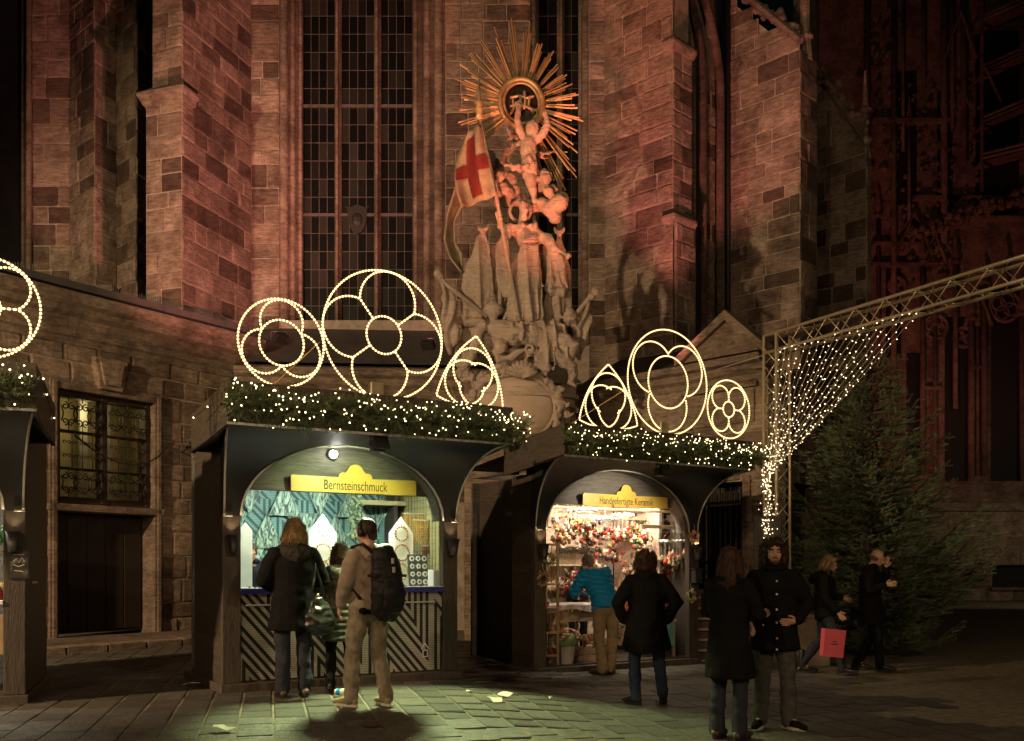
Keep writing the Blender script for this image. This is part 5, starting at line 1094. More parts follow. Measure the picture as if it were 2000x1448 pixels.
c_ = MB().grid(lambda u, v: Vector((-.03+1.01*u, lerp(.62,-.03,min(1,v*1.35)) - .02*max(0,v-.74)*math.sin(u*22), .868 - max(0, v-.74)*(.38+.1*math.sin(u*9+1)) )), 30, 16).build('tablecloth', CLO, None, S2.world(.42,.25,.12), (0,0,S2.a), smooth=True, fix=False)
tag(c_, 'pale printed cloth drooping over the work table edge', 'tablecloth', None, 'thing')
bunch('ornament_bunch', 'scattered red and straw trimmings lying on the work table', 'ornaments', 1135, 1192, .3, 8, .16, .012, (CER[0], CER[5], CER[1]), 21, 1.0)
# flower bucket, crates
x_, z_ = S2.L(1112, 1285, .12); fb = thing('flower_bucket', 'zinc bucket of reddish straw flowers on the stall floor', 'bucket', S2.world(x_, .2, .12), S2.a)
MB().lathe([(.1,0),(.14,.28),(.15,.285),(.15,.3),(.135,.3),(.1,.05)], 18, cap=False).build('bucket', TRIM, fb, smooth=True)
for ci, c in enumerate((CER[3], CER[5], CER[0], CER[1])):
    m = MB(); q = random.Random(60+ci)
    for k in range(38):
        a, e = q.uniform(0,6.28), q.uniform(.1,1.5); p = Vector((.24*math.cos(a)*math.cos(e), .2*math.sin(a)*math.cos(e), .34+.17*math.sin(e))); m.ball(p, (.024,.024,.014), 7, 3)
    m.build('flower_heads', c, fb, smooth=True)
MB().ball((0,0,.33), (.2,.17,.13), 12, 6).build('foliage', NEEDLE, fb, smooth=True)
for nm, x0, z0, w_ in (('wooden crate of straw trimmings beside the flower bucket', .98, .12, .5), ('pale storage box under the work table', .75, .12, .3)):
    t = thing('wooden_crate', nm, 'crate', S2.world(x0, .25, z0), S2.a)
    for zz in (0,.11): box('slat', PINE, t, 0, w_, 0, .02, zz, zz+.09, .003); box('slat', PINE, t, 0, w_, .33, .35, zz, zz+.09, .003)
    for xx in (0, w_-.02): box('end_board', PINE, t, xx, xx+.02, .02, .33, 0, .2, .003)
    box('base', PINE, t, .02, w_-.02, .02, .33, 0, .015, 0)
bunch('ornament_bunch', 'straw bundle heaped in the wooden crate', 'ornaments', 1152, 1250, .35, 22, .12, .03, (CER[5], CER[3]), 22, 1.0)
bunch('ornament_bunch', 'tall bouquet of cream flowers between the two customers', 'bouquet', 1207, 1215, .5, 26, .09, .1, (CER[1], CER[0], CER[2]), 23, 1.1)
tt = thing('side_table', 'small table under a teal cloth at the right of the ceramics stall', 'table', S2.world(2.35,.2,.12), S2.a)
box('table_top', PINE, tt, 0, .5, 0, .5, .55, .58, .003)
for x0, y0 in ((.02,.02),(.44,.02),(.02,.44),(.44,.44)): box('leg', PINE, tt, x0, x0+.04, y0, y0+.04, 0, .55, .003)
TC = pmat('teal_cloth', (.16,.42,.38), (.1,.3,.28), 5, .85, .2)
o = MB().grid(lambda u, v: (Vector((.25+.29*math.cos(u*6.283)*min(1,v*2.2)*1.0, .25+.29*math.sin(u*6.283)*min(1,v*2.2), .59)) if v < .45 else Vector((.25+(.29+.03*math.sin(u*60)*(v-.4))*math.cos(u*6.283)*1.02, .25+(.29+.03*math.sin(u*60)*(v-.4))*math.sin(u*6.283)*1.02, .59-(v-.45)*.75))), 90, 11).build('tablecloth', TC, None, S2.world(2.35,.2,.12), (0,0,S2.a), smooth=True, fix=False); tag(o, 'teal cloth hanging over the small side table', 'tablecloth', None, 'thing')
pb_ = thing('poinsettia_bowl', 'large red flower shaped bowl on the teal cloth', 'bowl', S2.world(2.6,.42,.72), S2.a)
m = MB()
for k in range(8):
    a = k*math.pi/4; m.ball((.15*math.cos(a), .13*math.sin(a), .06), (.12,.1,.03), 9, 5, Matrix.Rotation(a,4,'Z') @ Matrix.Rotation(R(-38),4,'Y'))
m.build('petals', CER[0], pb_, smooth=True); m = MB()
for k in range(30): m.ball((rng.gauss(0,.05), -.03+rng.gauss(0,.04), .09+rng.uniform(0,.05)), .016, 6, 4)
m.build('flower_centre', CER[5], pb_, smooth=True)
bunch('ornament_bunch', 'dark little pine tree figure on the right wall of the ceramics stall', 'ornaments', 1322, 1145, 1.3, 12, .03, .07, (CER[4], CER[2]), 24, 1.0)
bxd = thing('donation_box', 'black box fixed to the right post of the ceramics stall', 'box', S2.world(W2-.1,-.06,1.28), S2.a); MB().box(-.07,.07,-.06,.05,0,.22).build('body', BLACKM, bxd, bevel=.008); MB().box(-.1,.1,-.08,.05,.22,.235).build('lid', BLACKM, bxd)
# ---- left edge stall contents
W0 = S0.W
for i, (z0, mat_, nm, lb_) in enumerate(((2.0, CER[0], 'red_cloth', 'red cloth hanging high in the left edge stall'), (.28, CER[0], 'red_cloth', 'red cloth hanging low at the front of the left edge stall'))):
    o = MB().grid(lambda u, v: Vector((u*.5, .03*math.sin(u*14+v*3), v*.38)), 16, 6).build(nm, mat_, None, S0.world(W0-.78,.28,z0), (0,0,S0.a), smooth=True, fix=False); tag(o, lb_, 'cloth', None, 'thing')
box('counter_panel', PINE, S0.root, .2, W0-.2, .02, .06, .5, .9, .004); box('counter_top', WHITE, S0.root, .2, W0-.2, -.02, .6, 1.0, 1.04, .004); box('shelf', PINE, S0.root, .2, W0-.2, .5, .8, 1.5, 1.53, .004)
gb = thing('green_bouquet', 'bright green bouquet on the shelf of the left edge stall', 'bouquet', S0.world(W0-.42,.6,1.55), S0.a); m = MB()
for k in range(130): m.ball((rng.gauss(0,.1), rng.gauss(0,.06), .16+rng.gauss(0,.07)), (.03,.012,.022), 5, 3, Euler((rng.uniform(0,3),rng.uniform(0,3),0)).to_matrix().to_4x4())
m.build('leaves', pmat('bright_leaf', (.06,.22,.04), (.1,.3,.07), 9, .5, 0), gb)
for k in range(9):
    o = MB().lathe([(.045,0),(.055,.02),(.05,.09),(.03,.11),(.032,.13)], 10).build('jam_jar', CER[k % 4], None, S0.world(W0-.95+k*.085,.15+.05*(k % 2),1.04), (0,0,S0.a), smooth=True); tag(o, 'small jar standing on the counter of the left edge stall', 'jar', 'jars on the left stall counter', 'thing')
for k in range(2):
    o = MB().lathe([(.12,0),(.15,.03),(.15,.12),(.1,.17),(.02,.18)], 14).build('wrapped_parcel', WHITE if k == 0 else CER[5], None, S0.world(W0-.5+k*.2,.35,1.04), (0,0,S0.a), smooth=True); tag(o, 'pale wrapped parcel on the left stall counter' if k == 0 else 'straw coloured parcel on the left stall counter', 'parcel', None, 'thing')
x_, z_ = S0.L(37, 1103, -.012); po = thing('poster', 'small dark poster with white drawing on the left stall post', 'poster', S0.world(x_, -.012, z_), S0.a)
MB().box(-.09,.09,-.006,.006,-.14,.14).build('frame', BLACKM, po); MB().box(-.075,.075,-.0085,-.006,-.125,.125).build('print', pmat('poster_print', (.03,.028,.025), (.25,.22,.18), 9, .5, 0, ramp=(.52,.66)), po)
m = MB()
for pts in ([(-.05,.03),(-.02,.06),(0,.02),(.03,.07),(.05,.03)], [(-.05,0),(0,-.02),(.05,.0)], [(-.04,-.06),(.04,-.07)], [(-.05,.1),(.05,.1)]): m.tube([(x_,-.01,z_) for x_, z_ in pts], .004, 4)
m.build('drawing', WHITE, po); box('door_handle', TRIM, S0.root, W0+.0, W0+.03, .55, .75, 1.2, 1.22, .002)
# ------------------------------------------------------------------ rope-light motifs on the stall roofs
def arc(cx, cz, r, a0, a1, rz=None): 
    n = max(6, int(abs(a1-a0)/6)); return [(cx + r*math.cos(R(lerp(a0,a1,k/n))), cz + (rz or r)*math.sin(R(lerp(a0,a1,k/n)))) for k in range(n+1)]
def rope(parent, name, pts):
    """rope light: clear tube with glowing bulbs strung along it"""
    P = [Vector((x, 0, z)) for x, z in pts]; L = [0]
    for a, b in zip(P, P[1:]): L.append(L[-1] + (b-a).length)
    def at(s):
        for i in range(len(P)-1):
            if s <= L[i+1] + 1e-9: return P[i].lerp(P[i+1], (s-L[i])/max(1e-9, L[i+1]-L[i]))
        return P[-1]
    o = MB().tube(P, .0085, 5).build(name, ROPED, parent, smooth=True); m = MB(); st = .036; n = max(2, int(L[-1]/st))
    for k in range(n):
        s0 = (k+.14)*L[-1]/n; s1 = (k+.8)*L[-1]/n; a, b = at(s0), at(s1)
        off = Vector((0,-.004,0)); m.tube([a+off, (a+b)/2+off, b+off], [.0085,.0125,.0085], 5)
    m.build('bulbs', ROPE, o)
def motif(stall, label, px, py, dep=-.86, name='light_ring'):
    x, z = stall.L(px, py, dep); t = thing(name, label, 'light ornament', stall.world(x, dep, z), stall.a, 'rope light ornaments on the stall roofs'); t['_l'] = 0; del t['_l']; return t
def trefoil(t, R0, ri, c, r, angs, span=125):
    rope(t, 'outer_ring', arc(0,0,R0,0,360)); rope(t, 'inner_ring', arc(0,0,ri,0,360))
    for a in angs: rope(t, 'petal', arc(c*math.cos(R(a)), c*math.sin(R(a)), r, a-span, a+span))
def quatrefoil(t, R0, ri, c, r, a0, n=4):
    rope(t, 'outer_ring', arc(0,0,R0,0,360)); rope(t, 'inner_ring', arc(0,0,ri,0,360)); h = math.pi/n
    d = c*math.cos(h) + math.sqrt(max(1e-6, r*r - (c*math.sin(h))**2))
    for k in range(n):
        a = a0 + 360/n*k; b = math.degrees(math.atan2(d*math.sin(h), d*math.cos(h)-c))
        rope(t, 'petal', arc(c*math.cos(R(a)), c*math.sin(R(a)), r, a-b, a+b))
        aj = R(a + 180/n); rope(t, 'connector', [(ri*math.cos(aj), ri*math.sin(aj)), (d*math.cos(aj), d*math.sin(aj))])
def curved_triangle(t, pts, bulge, c, r):
    cx = sum(p[0] for p in pts)/3; cz = sum(p[1] for p in pts)/3; out = []
    for i in range(3):
        a, b = Vector(pts[i]), Vector(pts[(i+1) % 3]); m = (a+b)/2 - Vector((cx,cz)); m.normalize(); L = (b-a).length
        out += [tuple(a.lerp(b, k/14) + m*bulge*L*4*(k/14)*(1-k/14)) for k in range(14)]
    rope(t, 'outer_ring', out + [out[0]])
    for p in pts:
        a = math.degrees(math.atan2(p[1]-cz, p[0]-cx)); rope(t, 'petal', arc(cx + c*math.cos(R(a)), cz + c*math.sin(R(a)), r, a-150, a+150))
A_ = motif(S1, 'round rope light with trefoil, left of the big ring on the amber stall', 550, 670); trefoil(A_, .45, .235, .215, .225, (90,210,330), 118)
B_ = motif(S1, 'largest rope light ring with four petals on the amber stall roof', 750, 655); quatrefoil(B_, .70, .205, .375, .325, 83)
C_ = motif(S1, 'curved triangle rope light at the right end of the amber stall roof', 918, 745, name='light_triangle')
def tri(stall, t, pts, dep=-.86):
    x0, z0 = stall.L(pts[0][0], pts[0][1], dep); base = stall.L(*t['_p'], dep); del t['_p']
    return [(stall.L(px, py, dep)[0]-base[0], stall.L(px, py, dep)[1]-base[1]) for px, py in pts]
C_['_p'] = (918,745); pts = tri(S1, C_, [(930,657),(852,772),(982,796)]); curved_triangle(C_, pts, .09, .105, .255)
D_ = motif(S2, 'curved triangle rope light at the left end of the ceramics stall roof', 1188, 785, -.95, 'light_triangle'); D_['_p'] = (1188,785); pts = tri(S2, D_, [(1188,712),(1131,820),(1245,832)], -.95); curved_triangle(D_, pts, .09, .12, .29)
E_ = motif(S2, 'big oval looking rope light with three lobes on the ceramics stall roof', 1305, 747, -.95); trefoil(E_, .74, .37, .34, .36, (148,33,268), 112)
F_ = motif(S2, 'small rope light ring with four petals at the right end of the ceramics stall roof', 1423, 800, -.95); quatrefoil(F_, .43, .115, .235, .17, 45)
G_ = motif(S0, 'rope light ring with petals cut off by the left picture edge', -30, 600); quatrefoil(G_, .46, .13, .25, .2, 45)
for t, s in ((A_,S1),(B_,S1),(C_,S1),(D_,S2),(E_,S2),(F_,S2),(G_,S0)):      # feet down to the roof edge and guy straps
    zb = (s.loc.z + s.zc + .40) - t.location.z
    if t in (B_, E_): MB().box(-.16,-.02,-.04,.06,zb-.02,zb+.17).build('transformer_box', pmat('cream_box', (.5,.42,.28), None, 8, .6, 0), t, bevel=.006)
for s, xs in ((S1, (.1, .55, 1.1, 1.6, 2.1, 2.6)), (S2, (.2, .8, 1.4, 2.0, 2.6, 3.1)), (S0, (2.4,))):
    pass
def strap(p, q, label, r_=.006, mat=WIREY, sag=0):
    p, q = Vector(p), Vector(q); n = 10; o = MB().tube([p.lerp(q, k/n) - p - Vector((0,0,sag*4*(k/n)*(1-k/n))) for k in range(n+1)], r_, 5).build('guy_wire', mat, None, p, smooth=True)
    return tag(o, label, 'wire', None, 'thing')
def on(s, px, py, dep): x, z = s.L(px, py, dep); return s.world(x, dep, z)
strap(on(S1,625,668,-.84), S1.world(.35,.3,ZC+.35), 'yellowish guy strap behind the trefoil light ring', .007)
strap(on(S1,868,732,-.84), on(S1,902,802,-.6), 'short guy strap behind the triangle on the amber stall')
strap(on(S2,1215,765,-.93), on(S2,1100,838,.3), 'yellowish guy strap behind the triangle on the ceramics stall', .008)
# ------------------------------------------------------------------ fir garlands with fairy lights along the fascias
def needles(m, p, d, ln, q, n=9, w=.004, spread=.75, nl=.035):
    d = d.normalized(); u = d.orthogonal().normalized(); v = d.cross(u)
    for k in range(n):
        t = (k+.3)/n; a = q.uniform(0, 6.283); o = (u*math.cos(a) + v*math.sin(a)); b = p + d*ln*t; tip = b + o*nl*spread + d*nl*.6; s = o.cross(d)*w
        i = len(m.v); m.v += [tuple(b-s), tuple(b+s), tuple(tip)]; m.f.append((i, i+1, i+2))
def garland(s, label, x0, x1, seed, n=620, nb=135):
    q = random.Random(seed); t = thing('fir_garland', label, 'garland', s.world(x0, -OV, s.zc+.16), s.a, 'lit fir garlands on the stall fascias'); m = MB(); Lx = x1-x0
    for k in range(n):
        a = q.uniform(-1.7, 3.6); x = q.uniform(0, Lx); rr_ = .112*math.sqrt(q.random()); wob = .03*math.sin(x*5+seed)
        p = Vector((x, -.1-rr_*math.cos(a)*.8, wob+rr_*1.15*math.sin(a))); d = Vector((q.gauss(0,.9), -math.cos(a)-.25, math.sin(a)*1.1+q.gauss(0,.3)))
        needles(m, p, d, q.uniform(.08,.16), q, 12, .0045, .85, .042)
    tag(m.build('foliage', NEEDLE2, t, fix=False), kind='stuff'); b = MB(); w = MB()
    MB().tube([(-.02,-.08,0), (Lx*.25,-.08,.03), (Lx*.5,-.08,-.02), (Lx*.75,-.08,.02), (Lx+.02,-.08,0)], .012, 5).build('stem', BARK, t)
    for k in range(nb):
        x = q.uniform(0, Lx); a = q.uniform(-1.2, 2.8); r_ = q.uniform(.1,.22); b.ball((x, -.1-r_*abs(math.cos(a))*.9-.02, .03*math.sin(x*5+seed)+r_*math.sin(a)*1.1), q.uniform(.0055,.009), 6, 4)
    tag(b.build('fairy_lights', BULB, t), kind='stuff')
garland(S1, 'lit fir garland along the roof edge of the amber stall', -KV-.08, S1.W+KV+.12, 1, 1500, 210); garland(S2, 'lit fir garland along the roof edge of the ceramics stall', -KV-.05, S2.W+KV+.12, 2, 1500, 210); garland(S0, 'lit fir garland on the roof edge at the left picture edge', 1.2, S0.W+KV-.02, 3, 750, 75)
for s, pts, lb_ in ((S1, [(-.35,-.2,.14),(-.3,-.6,.2),(-.22,-1.0,.25)], 'loose lit cable end at the left corner of the amber stall roof'), (S0, [(3.15,-.9,.3),(3.13,-.4,.24),(3.14,.2,.1)], 'lit cable end along the side of the left edge stall')):
    t = thing('fairy_light_cable', lb_, 'fairy lights', s.world(pts[0][0], pts[0][1], s.zc+pts[0][2]), s.a); o_ = Vector((pts[0][0], pts[0][1], pts[0][2]))
    MB().tube([Vector(p)-o_ for p in pts], .005, 5).build('cable', WIRE, t); m = MB()
    for p in pts: m.ball(Vector(p)-o_, .009, 6, 4)
    m.build('bulbs', BULB, t)
# ------------------------------------------------------------------ truss gateway with curtain of lights
tp = Vector((X(1517,16), 16, 0)); d1 = Vector((X(2000,12.1), 12.1)) - Vector((tp.x, tp.y)); d1.normalize(); n1 = Vector((-d1.y, d1.x)); hw = .145; ztop = Z(655,16)
TR = thing('lighting_truss', 'square aluminium truss gateway, post and rising arm, right of the ceramics stall', 'truss', tuple(tp))
def tv(u, v, z): return Vector((d1.x*u + n1.x*v, d1.y*u + n1.y*v, z))
cs = [(-hw,-hw),(hw,-hw),(hw,hw),(-hw,hw)]
for u, v in cs: MB().tube([tv(u,v,.05), tv(u,v,ztop)], .025, 8).build('chord', ALU, TR, smooth=True)
LT = 5.4
for v in (-hw, hw):
    for dz in (-.29, 0): MB().tube([tv(-hw, v, ztop+dz), tv(LT, v, ztop+dz)], .025, 8).build('chord', ALU, TR, smooth=True)
nb_ = 18
for i in range(4):
    a, b = cs[i], cs[(i+1) % 4]
    for k in range(nb_):
        z0, z1 = .1 + (ztop-.3)*k/nb_, .1 + (ztop-.3)*(k+1)/nb_; p, q = (a, b) if k % 2 == 0 else (b, a)
        MB().tube([tv(*p, z0), tv(*q, z1)], .0095, 6).build('brace', ALU, TR, smooth=True)
for k in range(19):
    u0, u1 = hw + (LT-hw)*k/19, hw + (LT-hw)*(k+1)/19; f = k % 2
    for v in (-hw, hw): MB().tube([tv(u0, v, ztop-.29*f), tv(u1, v, ztop-.29*(1-f))], .0095, 6).build('brace', ALU, TR, smooth=True)
    for dz in (0, -.29): MB().tube([tv(u0, hw*(1-2*f), ztop+dz), tv(u1, -hw*(1-2*f), ztop+dz)], .0095, 6).build('brace', ALU, TR, smooth=True)
bx = thing('ballast_box', 'dark wooden ballast box around the foot of the truss', 'box', (tp.x-.12, tp.y-.05, 0)); MB().box(-.24,.2,-.32,-.24,0,2.35).build('front_board', WOODV, bx, rot=(0,0,R(-20)), bevel=.008); MB().box(-.24,-.17,-.24,.2,0,2.35).build('side_board', WOODV, bx, rot=(0,0,R(-20)), bevel=.008)
BULBC = emis('warm_led_curtain', (1,.78,.46), 4.5)
CU = thing('light_curtain', 'gathered curtain of warm fairy lights hanging from the truss arm', 'fairy lights', tuple(tp)); q = random.Random(5)
gth = tv(.16, -.36, Z(925,16)); GW = pmat('pale_light_cable', (.5,.45,.36), (.4,.36,.28), 9, .6, 0)
for k in range(19):
    u = .22 + 2.75*k/18; top = tv(u, -hw-.02, ztop-.31); g = gth + Vector((q.uniform(-.05,.05), q.uniform(-.05,.05), q.uniform(-.1,.1))); pts = []
    for j in range(13):
        f = j/12; p = top.lerp(g, f); p.z -= .0; bow = math.sin(f*math.pi)*(.10+.05*u*.3); p += Vector((d1.x*(-bow)*u*.22, d1.y*(-bow)*u*.22, -bow*.35*u)); pts.append(p + Vector((q.uniform(-.008,.008), q.uniform(-.008,.008), 0)))
    st = MB().tube(pts, .004, 4).build('strand', GW, CU); m = MB(); Ls = sum((b-a).length for a, b in zip(pts, pts[1:])); nn = int(Ls/.125)
    for j in range(nn):
        f = (j+q.random()*.6)/nn*12; i = min(11, int(f)); p = pts[i].lerp(pts[i+1], f-i) + Vector((q.uniform(-.03,.03), q.uniform(-.02,.02), q.uniform(-.015,.015))); m.ball(p, q.uniform(.006,.0095), 6, 4)
    tag(m.build('bulbs', BULBC, st), kind='stuff')
bun = MB(); bb = MB()
for k in range(7): bun.tube([gth + Vector((q.uniform(-.06,.06), q.uniform(-.06,.06), -j*.2)) for j in range(8)], .005, 4)
for k in range(190):
    f = q.random()**.85; bb.ball(gth + Vector((q.gauss(.0,.05), -.03+q.gauss(0,.05), -1.5*f+.15)), q.uniform(.006,.0095), 6, 4)
bu = bun.build('gathered_bundle', GW, CU); tag(bb.build('bulbs', BULBC, bu), kind='stuff')
strap(Vector((tp.x-.1, tp.y, Z(690,16))), Vector((X(1400,17.6), 17.6, Z(722,17.6))), 'pale tie cable from the truss top to the low wall', .009, GW)
strap(Vector(au(WS1+.35,.06,3.95)) + Vector((P0.x, P0.y, .1)), S1.world(-.2,.35,ZC-.02), 'black cable sagging from the low wall to the amber stall', .016, WIRE, .12)
strap(Vector((-4.9, 10.9, 3.0)), Vector(au(WS1+.35,.06,3.95)) + Vector((P0.x, P0.y, .1)), 'black cable crossing in front of the grilled window', .012, WIRE, .35)
# ------------------------------------------------------------------ fir tree
q = random.Random(12); Yf = 17.0; ft = thing('fir_tree', 'large dark fir tree standing behind the walking couple', 'tree', (X(1700,Yf), Yf, 0)); Ht = 1.5 + (HZ-688)/FPX*Yf
MB().tube([(0,0,0),(.02,0,Ht*.5),(0,0,Ht)], [.13,.07,.012], 8).build('trunk', BARK, ft, smooth=True); cr_ = MB(); wd = MB()
def sprig(m, p, d, ln, n=0):           # chunky fir shoot with needles all round
    d = d.normalized(); u = d.orthogonal().normalized(); v = d.cross(u); n = max(4, int(ln*34))
    for k in range(n):
        t = (k+.5)/n; b = p + d*ln*t; nl = .034*(1-.35*t)*q.uniform(.85,1.15); a0 = q.uniform(0, 6.28)
        for j in range(4):
            a = a0 + j*1.571; o = u*math.cos(a) + v*math.sin(a); tip = b + o*nl + d*nl*.9; s = (d*.5 + v*math.cos(a)*.5 - u*math.sin(a)*.5)*.0105
            i = len(m.v); m.v += [tuple(b-s), tuple(b+s), tuple(tip)]; m.f.append((i, i+1, i+2))
lev = 26
for i in range(lev):
    z = .3 + (Ht-.5)*(i/lev)**.9; fz = z/Ht; rad = (1.8*(1-fz)**.62*(.62 if z < .6 else 1) if fz < .62 else lerp(1.0, .16, (fz-.62)/.38)) + .06; nbr = int(lerp(12, 5, i/lev)); a0 = q.uniform(0, 6.28)
    for k in range(nbr):
        a = a0 + 6.283*k/nbr + q.uniform(-.35,.35); L_ = rad*q.uniform(.6,1.15)*(1.14 if math.cos(a) > .6 and z < 1.9 else 1); rise = lerp(-.02, .62, i/lev) + q.uniform(-.12,.12); out = Vector((math.cos(a), math.sin(a), 0)); P_ = [Vector((0,0,z)) + out*L_*f + Vector((0,0,L_*(rise*f + .3*f*f - .16*math.sin(f*3.1)))) for f in (0,.25,.5,.75,1)]
        wd.tube(P_, [.022,.018,.013,.009,.004], 4); tw = out.cross(Vector((0,0,1))); nt_ = max(3, int(L_*9))
        for j in range(nt_):
            f = .2 + .8*(j+.5)/nt_; ii = min(3, int(f*4)); p = P_[ii].lerp(P_[ii+1], f*4-ii); tl = (.42*L_*(1.06-f)+.1)*q.uniform(.6,1.2)
            for sg in (-1, 1):
                if q.random() < .1: continue
                d = (out*q.uniform(.7,1.2) + tw*sg*q.uniform(.6,1.1) + Vector((0,0,q.uniform(0,.4)))).normalized(); e = p + d*tl
                wd.tube([p, e], [.006,.003], 3); sprig(cr_, p + d*tl*.3, d, tl*.7+.05)
                for w_ in range(int(tl*8)):
                    g_ = p.lerp(e, .25+.7*q.random()); sprig(cr_, g_, d + tw*q.uniform(-.9,.9) + Vector((0,0,q.uniform(.0,.6))), q.uniform(.07,.15))
        sprig(cr_, P_[3], P_[4]-P_[3]+Vector((0,0,.03)), .3)
sprig(cr_, Vector((0,0,Ht-.3)), Vector((0,0,1)), .45)
wd.build('branches', BARK, ft); tag(cr_.build('crown', NEEDLE, ft, fix=False), kind='stuff')
CONC = pmat('stone_tub', (.2,.16,.11), (.14,.11,.08), 6, .85, .3); tb2 = thing('tree_base', 'beige concrete block at the foot of the fir tree', 'block', (X(1583,15.2), 15.2, 0)); MB().box(-.25,.25,-.2,.3,0,.75).build('block', CONC, tb2, bevel=.02); MB().box(-.28,.28,-.23,.33,.75,.8).build('cap', CONC, tb2, bevel=.01)
# ------------------------------------------------------------------ people
SKIN = pmat('skin', (.5,.3,.21), (.44,.25,.17), 12, .55, .05)
def cloth(n, c, c2=None, rough=.85, sc=18): return pmat(n, c, c2 or tuple(x*.75 for x in c), sc, rough, .25, bdist=.004, spots=.15)
HAIRB = cloth('brown_hair', (.03,.016,.01), (.055,.03,.018), .5, 25); HAIRD = cloth('dark_hair', (.025,.017,.012), (.04,.026,.018), .5, 25); HAIRL = cloth('blond_hair', (.3,.21,.1), (.17,.11,.05), .5, 25); HAIRG = cloth('greying_hair', (.16,.12,.09), (.1,.075,.055), .6, 25)
BLK = cloth('black_wool', (.006,.0055,.0055)); NAVY = cloth('navy_fabric', (.015,.018,.035)); JEAN = cloth('dark_jeans', (.03,.032,.045)); JEANB = cloth('blue_jeans', (.04,.06,.11)); TAN = cloth('tan_jeans', (.3,.26,.19), (.14,.115,.085), .85, 7); BEIGE = cloth('beige_fleece', (.32,.26,.21), (.25,.195,.155)); KHAKI = cloth('khaki_trousers', (.3,.23,.14), (.24,.18,.1)); GREYQ = cloth('grey_quilted', (.12,.115,.1), (.08,.075,.065), .55); BLUEJ = cloth('bright_blue_down', (.012,.27,.56), (.01,.2,.45), .42); GREYT = cloth('grey_trousers', (.085,.08,.075), (.055,.052,.048))
LEATH = pmat('brown_leather', (.09,.05,.03), (.06,.035,.02), 10, .45, .2); BLEATH = pmat('black_leather', (.012,.012,.012), (.02,.02,.02), 14, .3, .3); SUEDE = cloth('pale_suede_shoe', (.3,.24,.15)); SOLE = pmat('rubber_sole', (.5,.46,.38), (.4,.36,.3), 8, .8, 0); FUR = cloth('black_fur', (.02,.018,.016), (.04,.035,.03), .9, 40)
EYEW = pmat('eye_white', (.7,.66,.6), None, 5, .3, 0); EYED = pmat('eye_iris', (.03,.02,.015), None, 5, .2, 0)
J0 = dict(pel=(0,0,.96), wst=(0,.0,1.1), chs=(0,.01,1.3), nck=(0,.0,1.47), hed=(0,.03,1.62), shR=(.178,0,1.385), elR=(.25,-.02,1.14), haR=(.25,.1,.91), hiR=(.095,0,.94), knR=(.105,.02,.5), anR=(.11,-.02,.09), toR=(.125,.15,.035))
for k_ in list(J0):
    if k_.endswith('R'): p_ = J0[k_]; J0[k_[:-1]+'L'] = (-p_[0], p_[1], p_[2])
def wrinkle(amp=.008, f=9, seed=0, zs=2.2): return lambda c, n: amp*(nz((c.x, c.y, c.z*zs), f, seed) + .5*nz(c, f*2.2, seed+2))
def puff(amp=.013, pitch=.062): return lambda c, n: amp*abs(math.sin(math.pi*(c.z + .012*nz(c, 6))/pitch)) - amp*.6 + .004*nz(c, 14)
def hand(m, fm, wr, d, side, thumb, curl=.5, s=1.0):
    """palm into m (blob), fingers into fm; d = pointing direction, side = across the palm, thumb side +"""
    wr, d, side = Vector(wr), Vector(d).normalized(), Vector(side).normalized(); nn = d.cross(side).normalized()
    m.tube([wr, wr+d*.04, wr+d*.085], [.026,.036,.036], 8, side=side, ry=[.022,.016,.014], dome=True)
    for i, (o, ln) in enumerate(((-.03,.055),(-.01,.068),(.01,.074),(.03,.066))):
        b = wr + d*.078 + side*o*s; dd = d; pts = [b]
        for j in range(3):
            dd = (dd + nn*curl*.55).normalized(); pts.append(pts[-1] + dd*ln/3*1.15)
        fm.tube(pts, [.0095,.0092,.0085,.007], 6, dome=True)
    b = wr + d*.03 + side*.03; fm.tube([b, b+side*.022+d*.022, b+side*.03+d*.05+nn*.01], [.0115,.0105,.008], 6, dome=True)
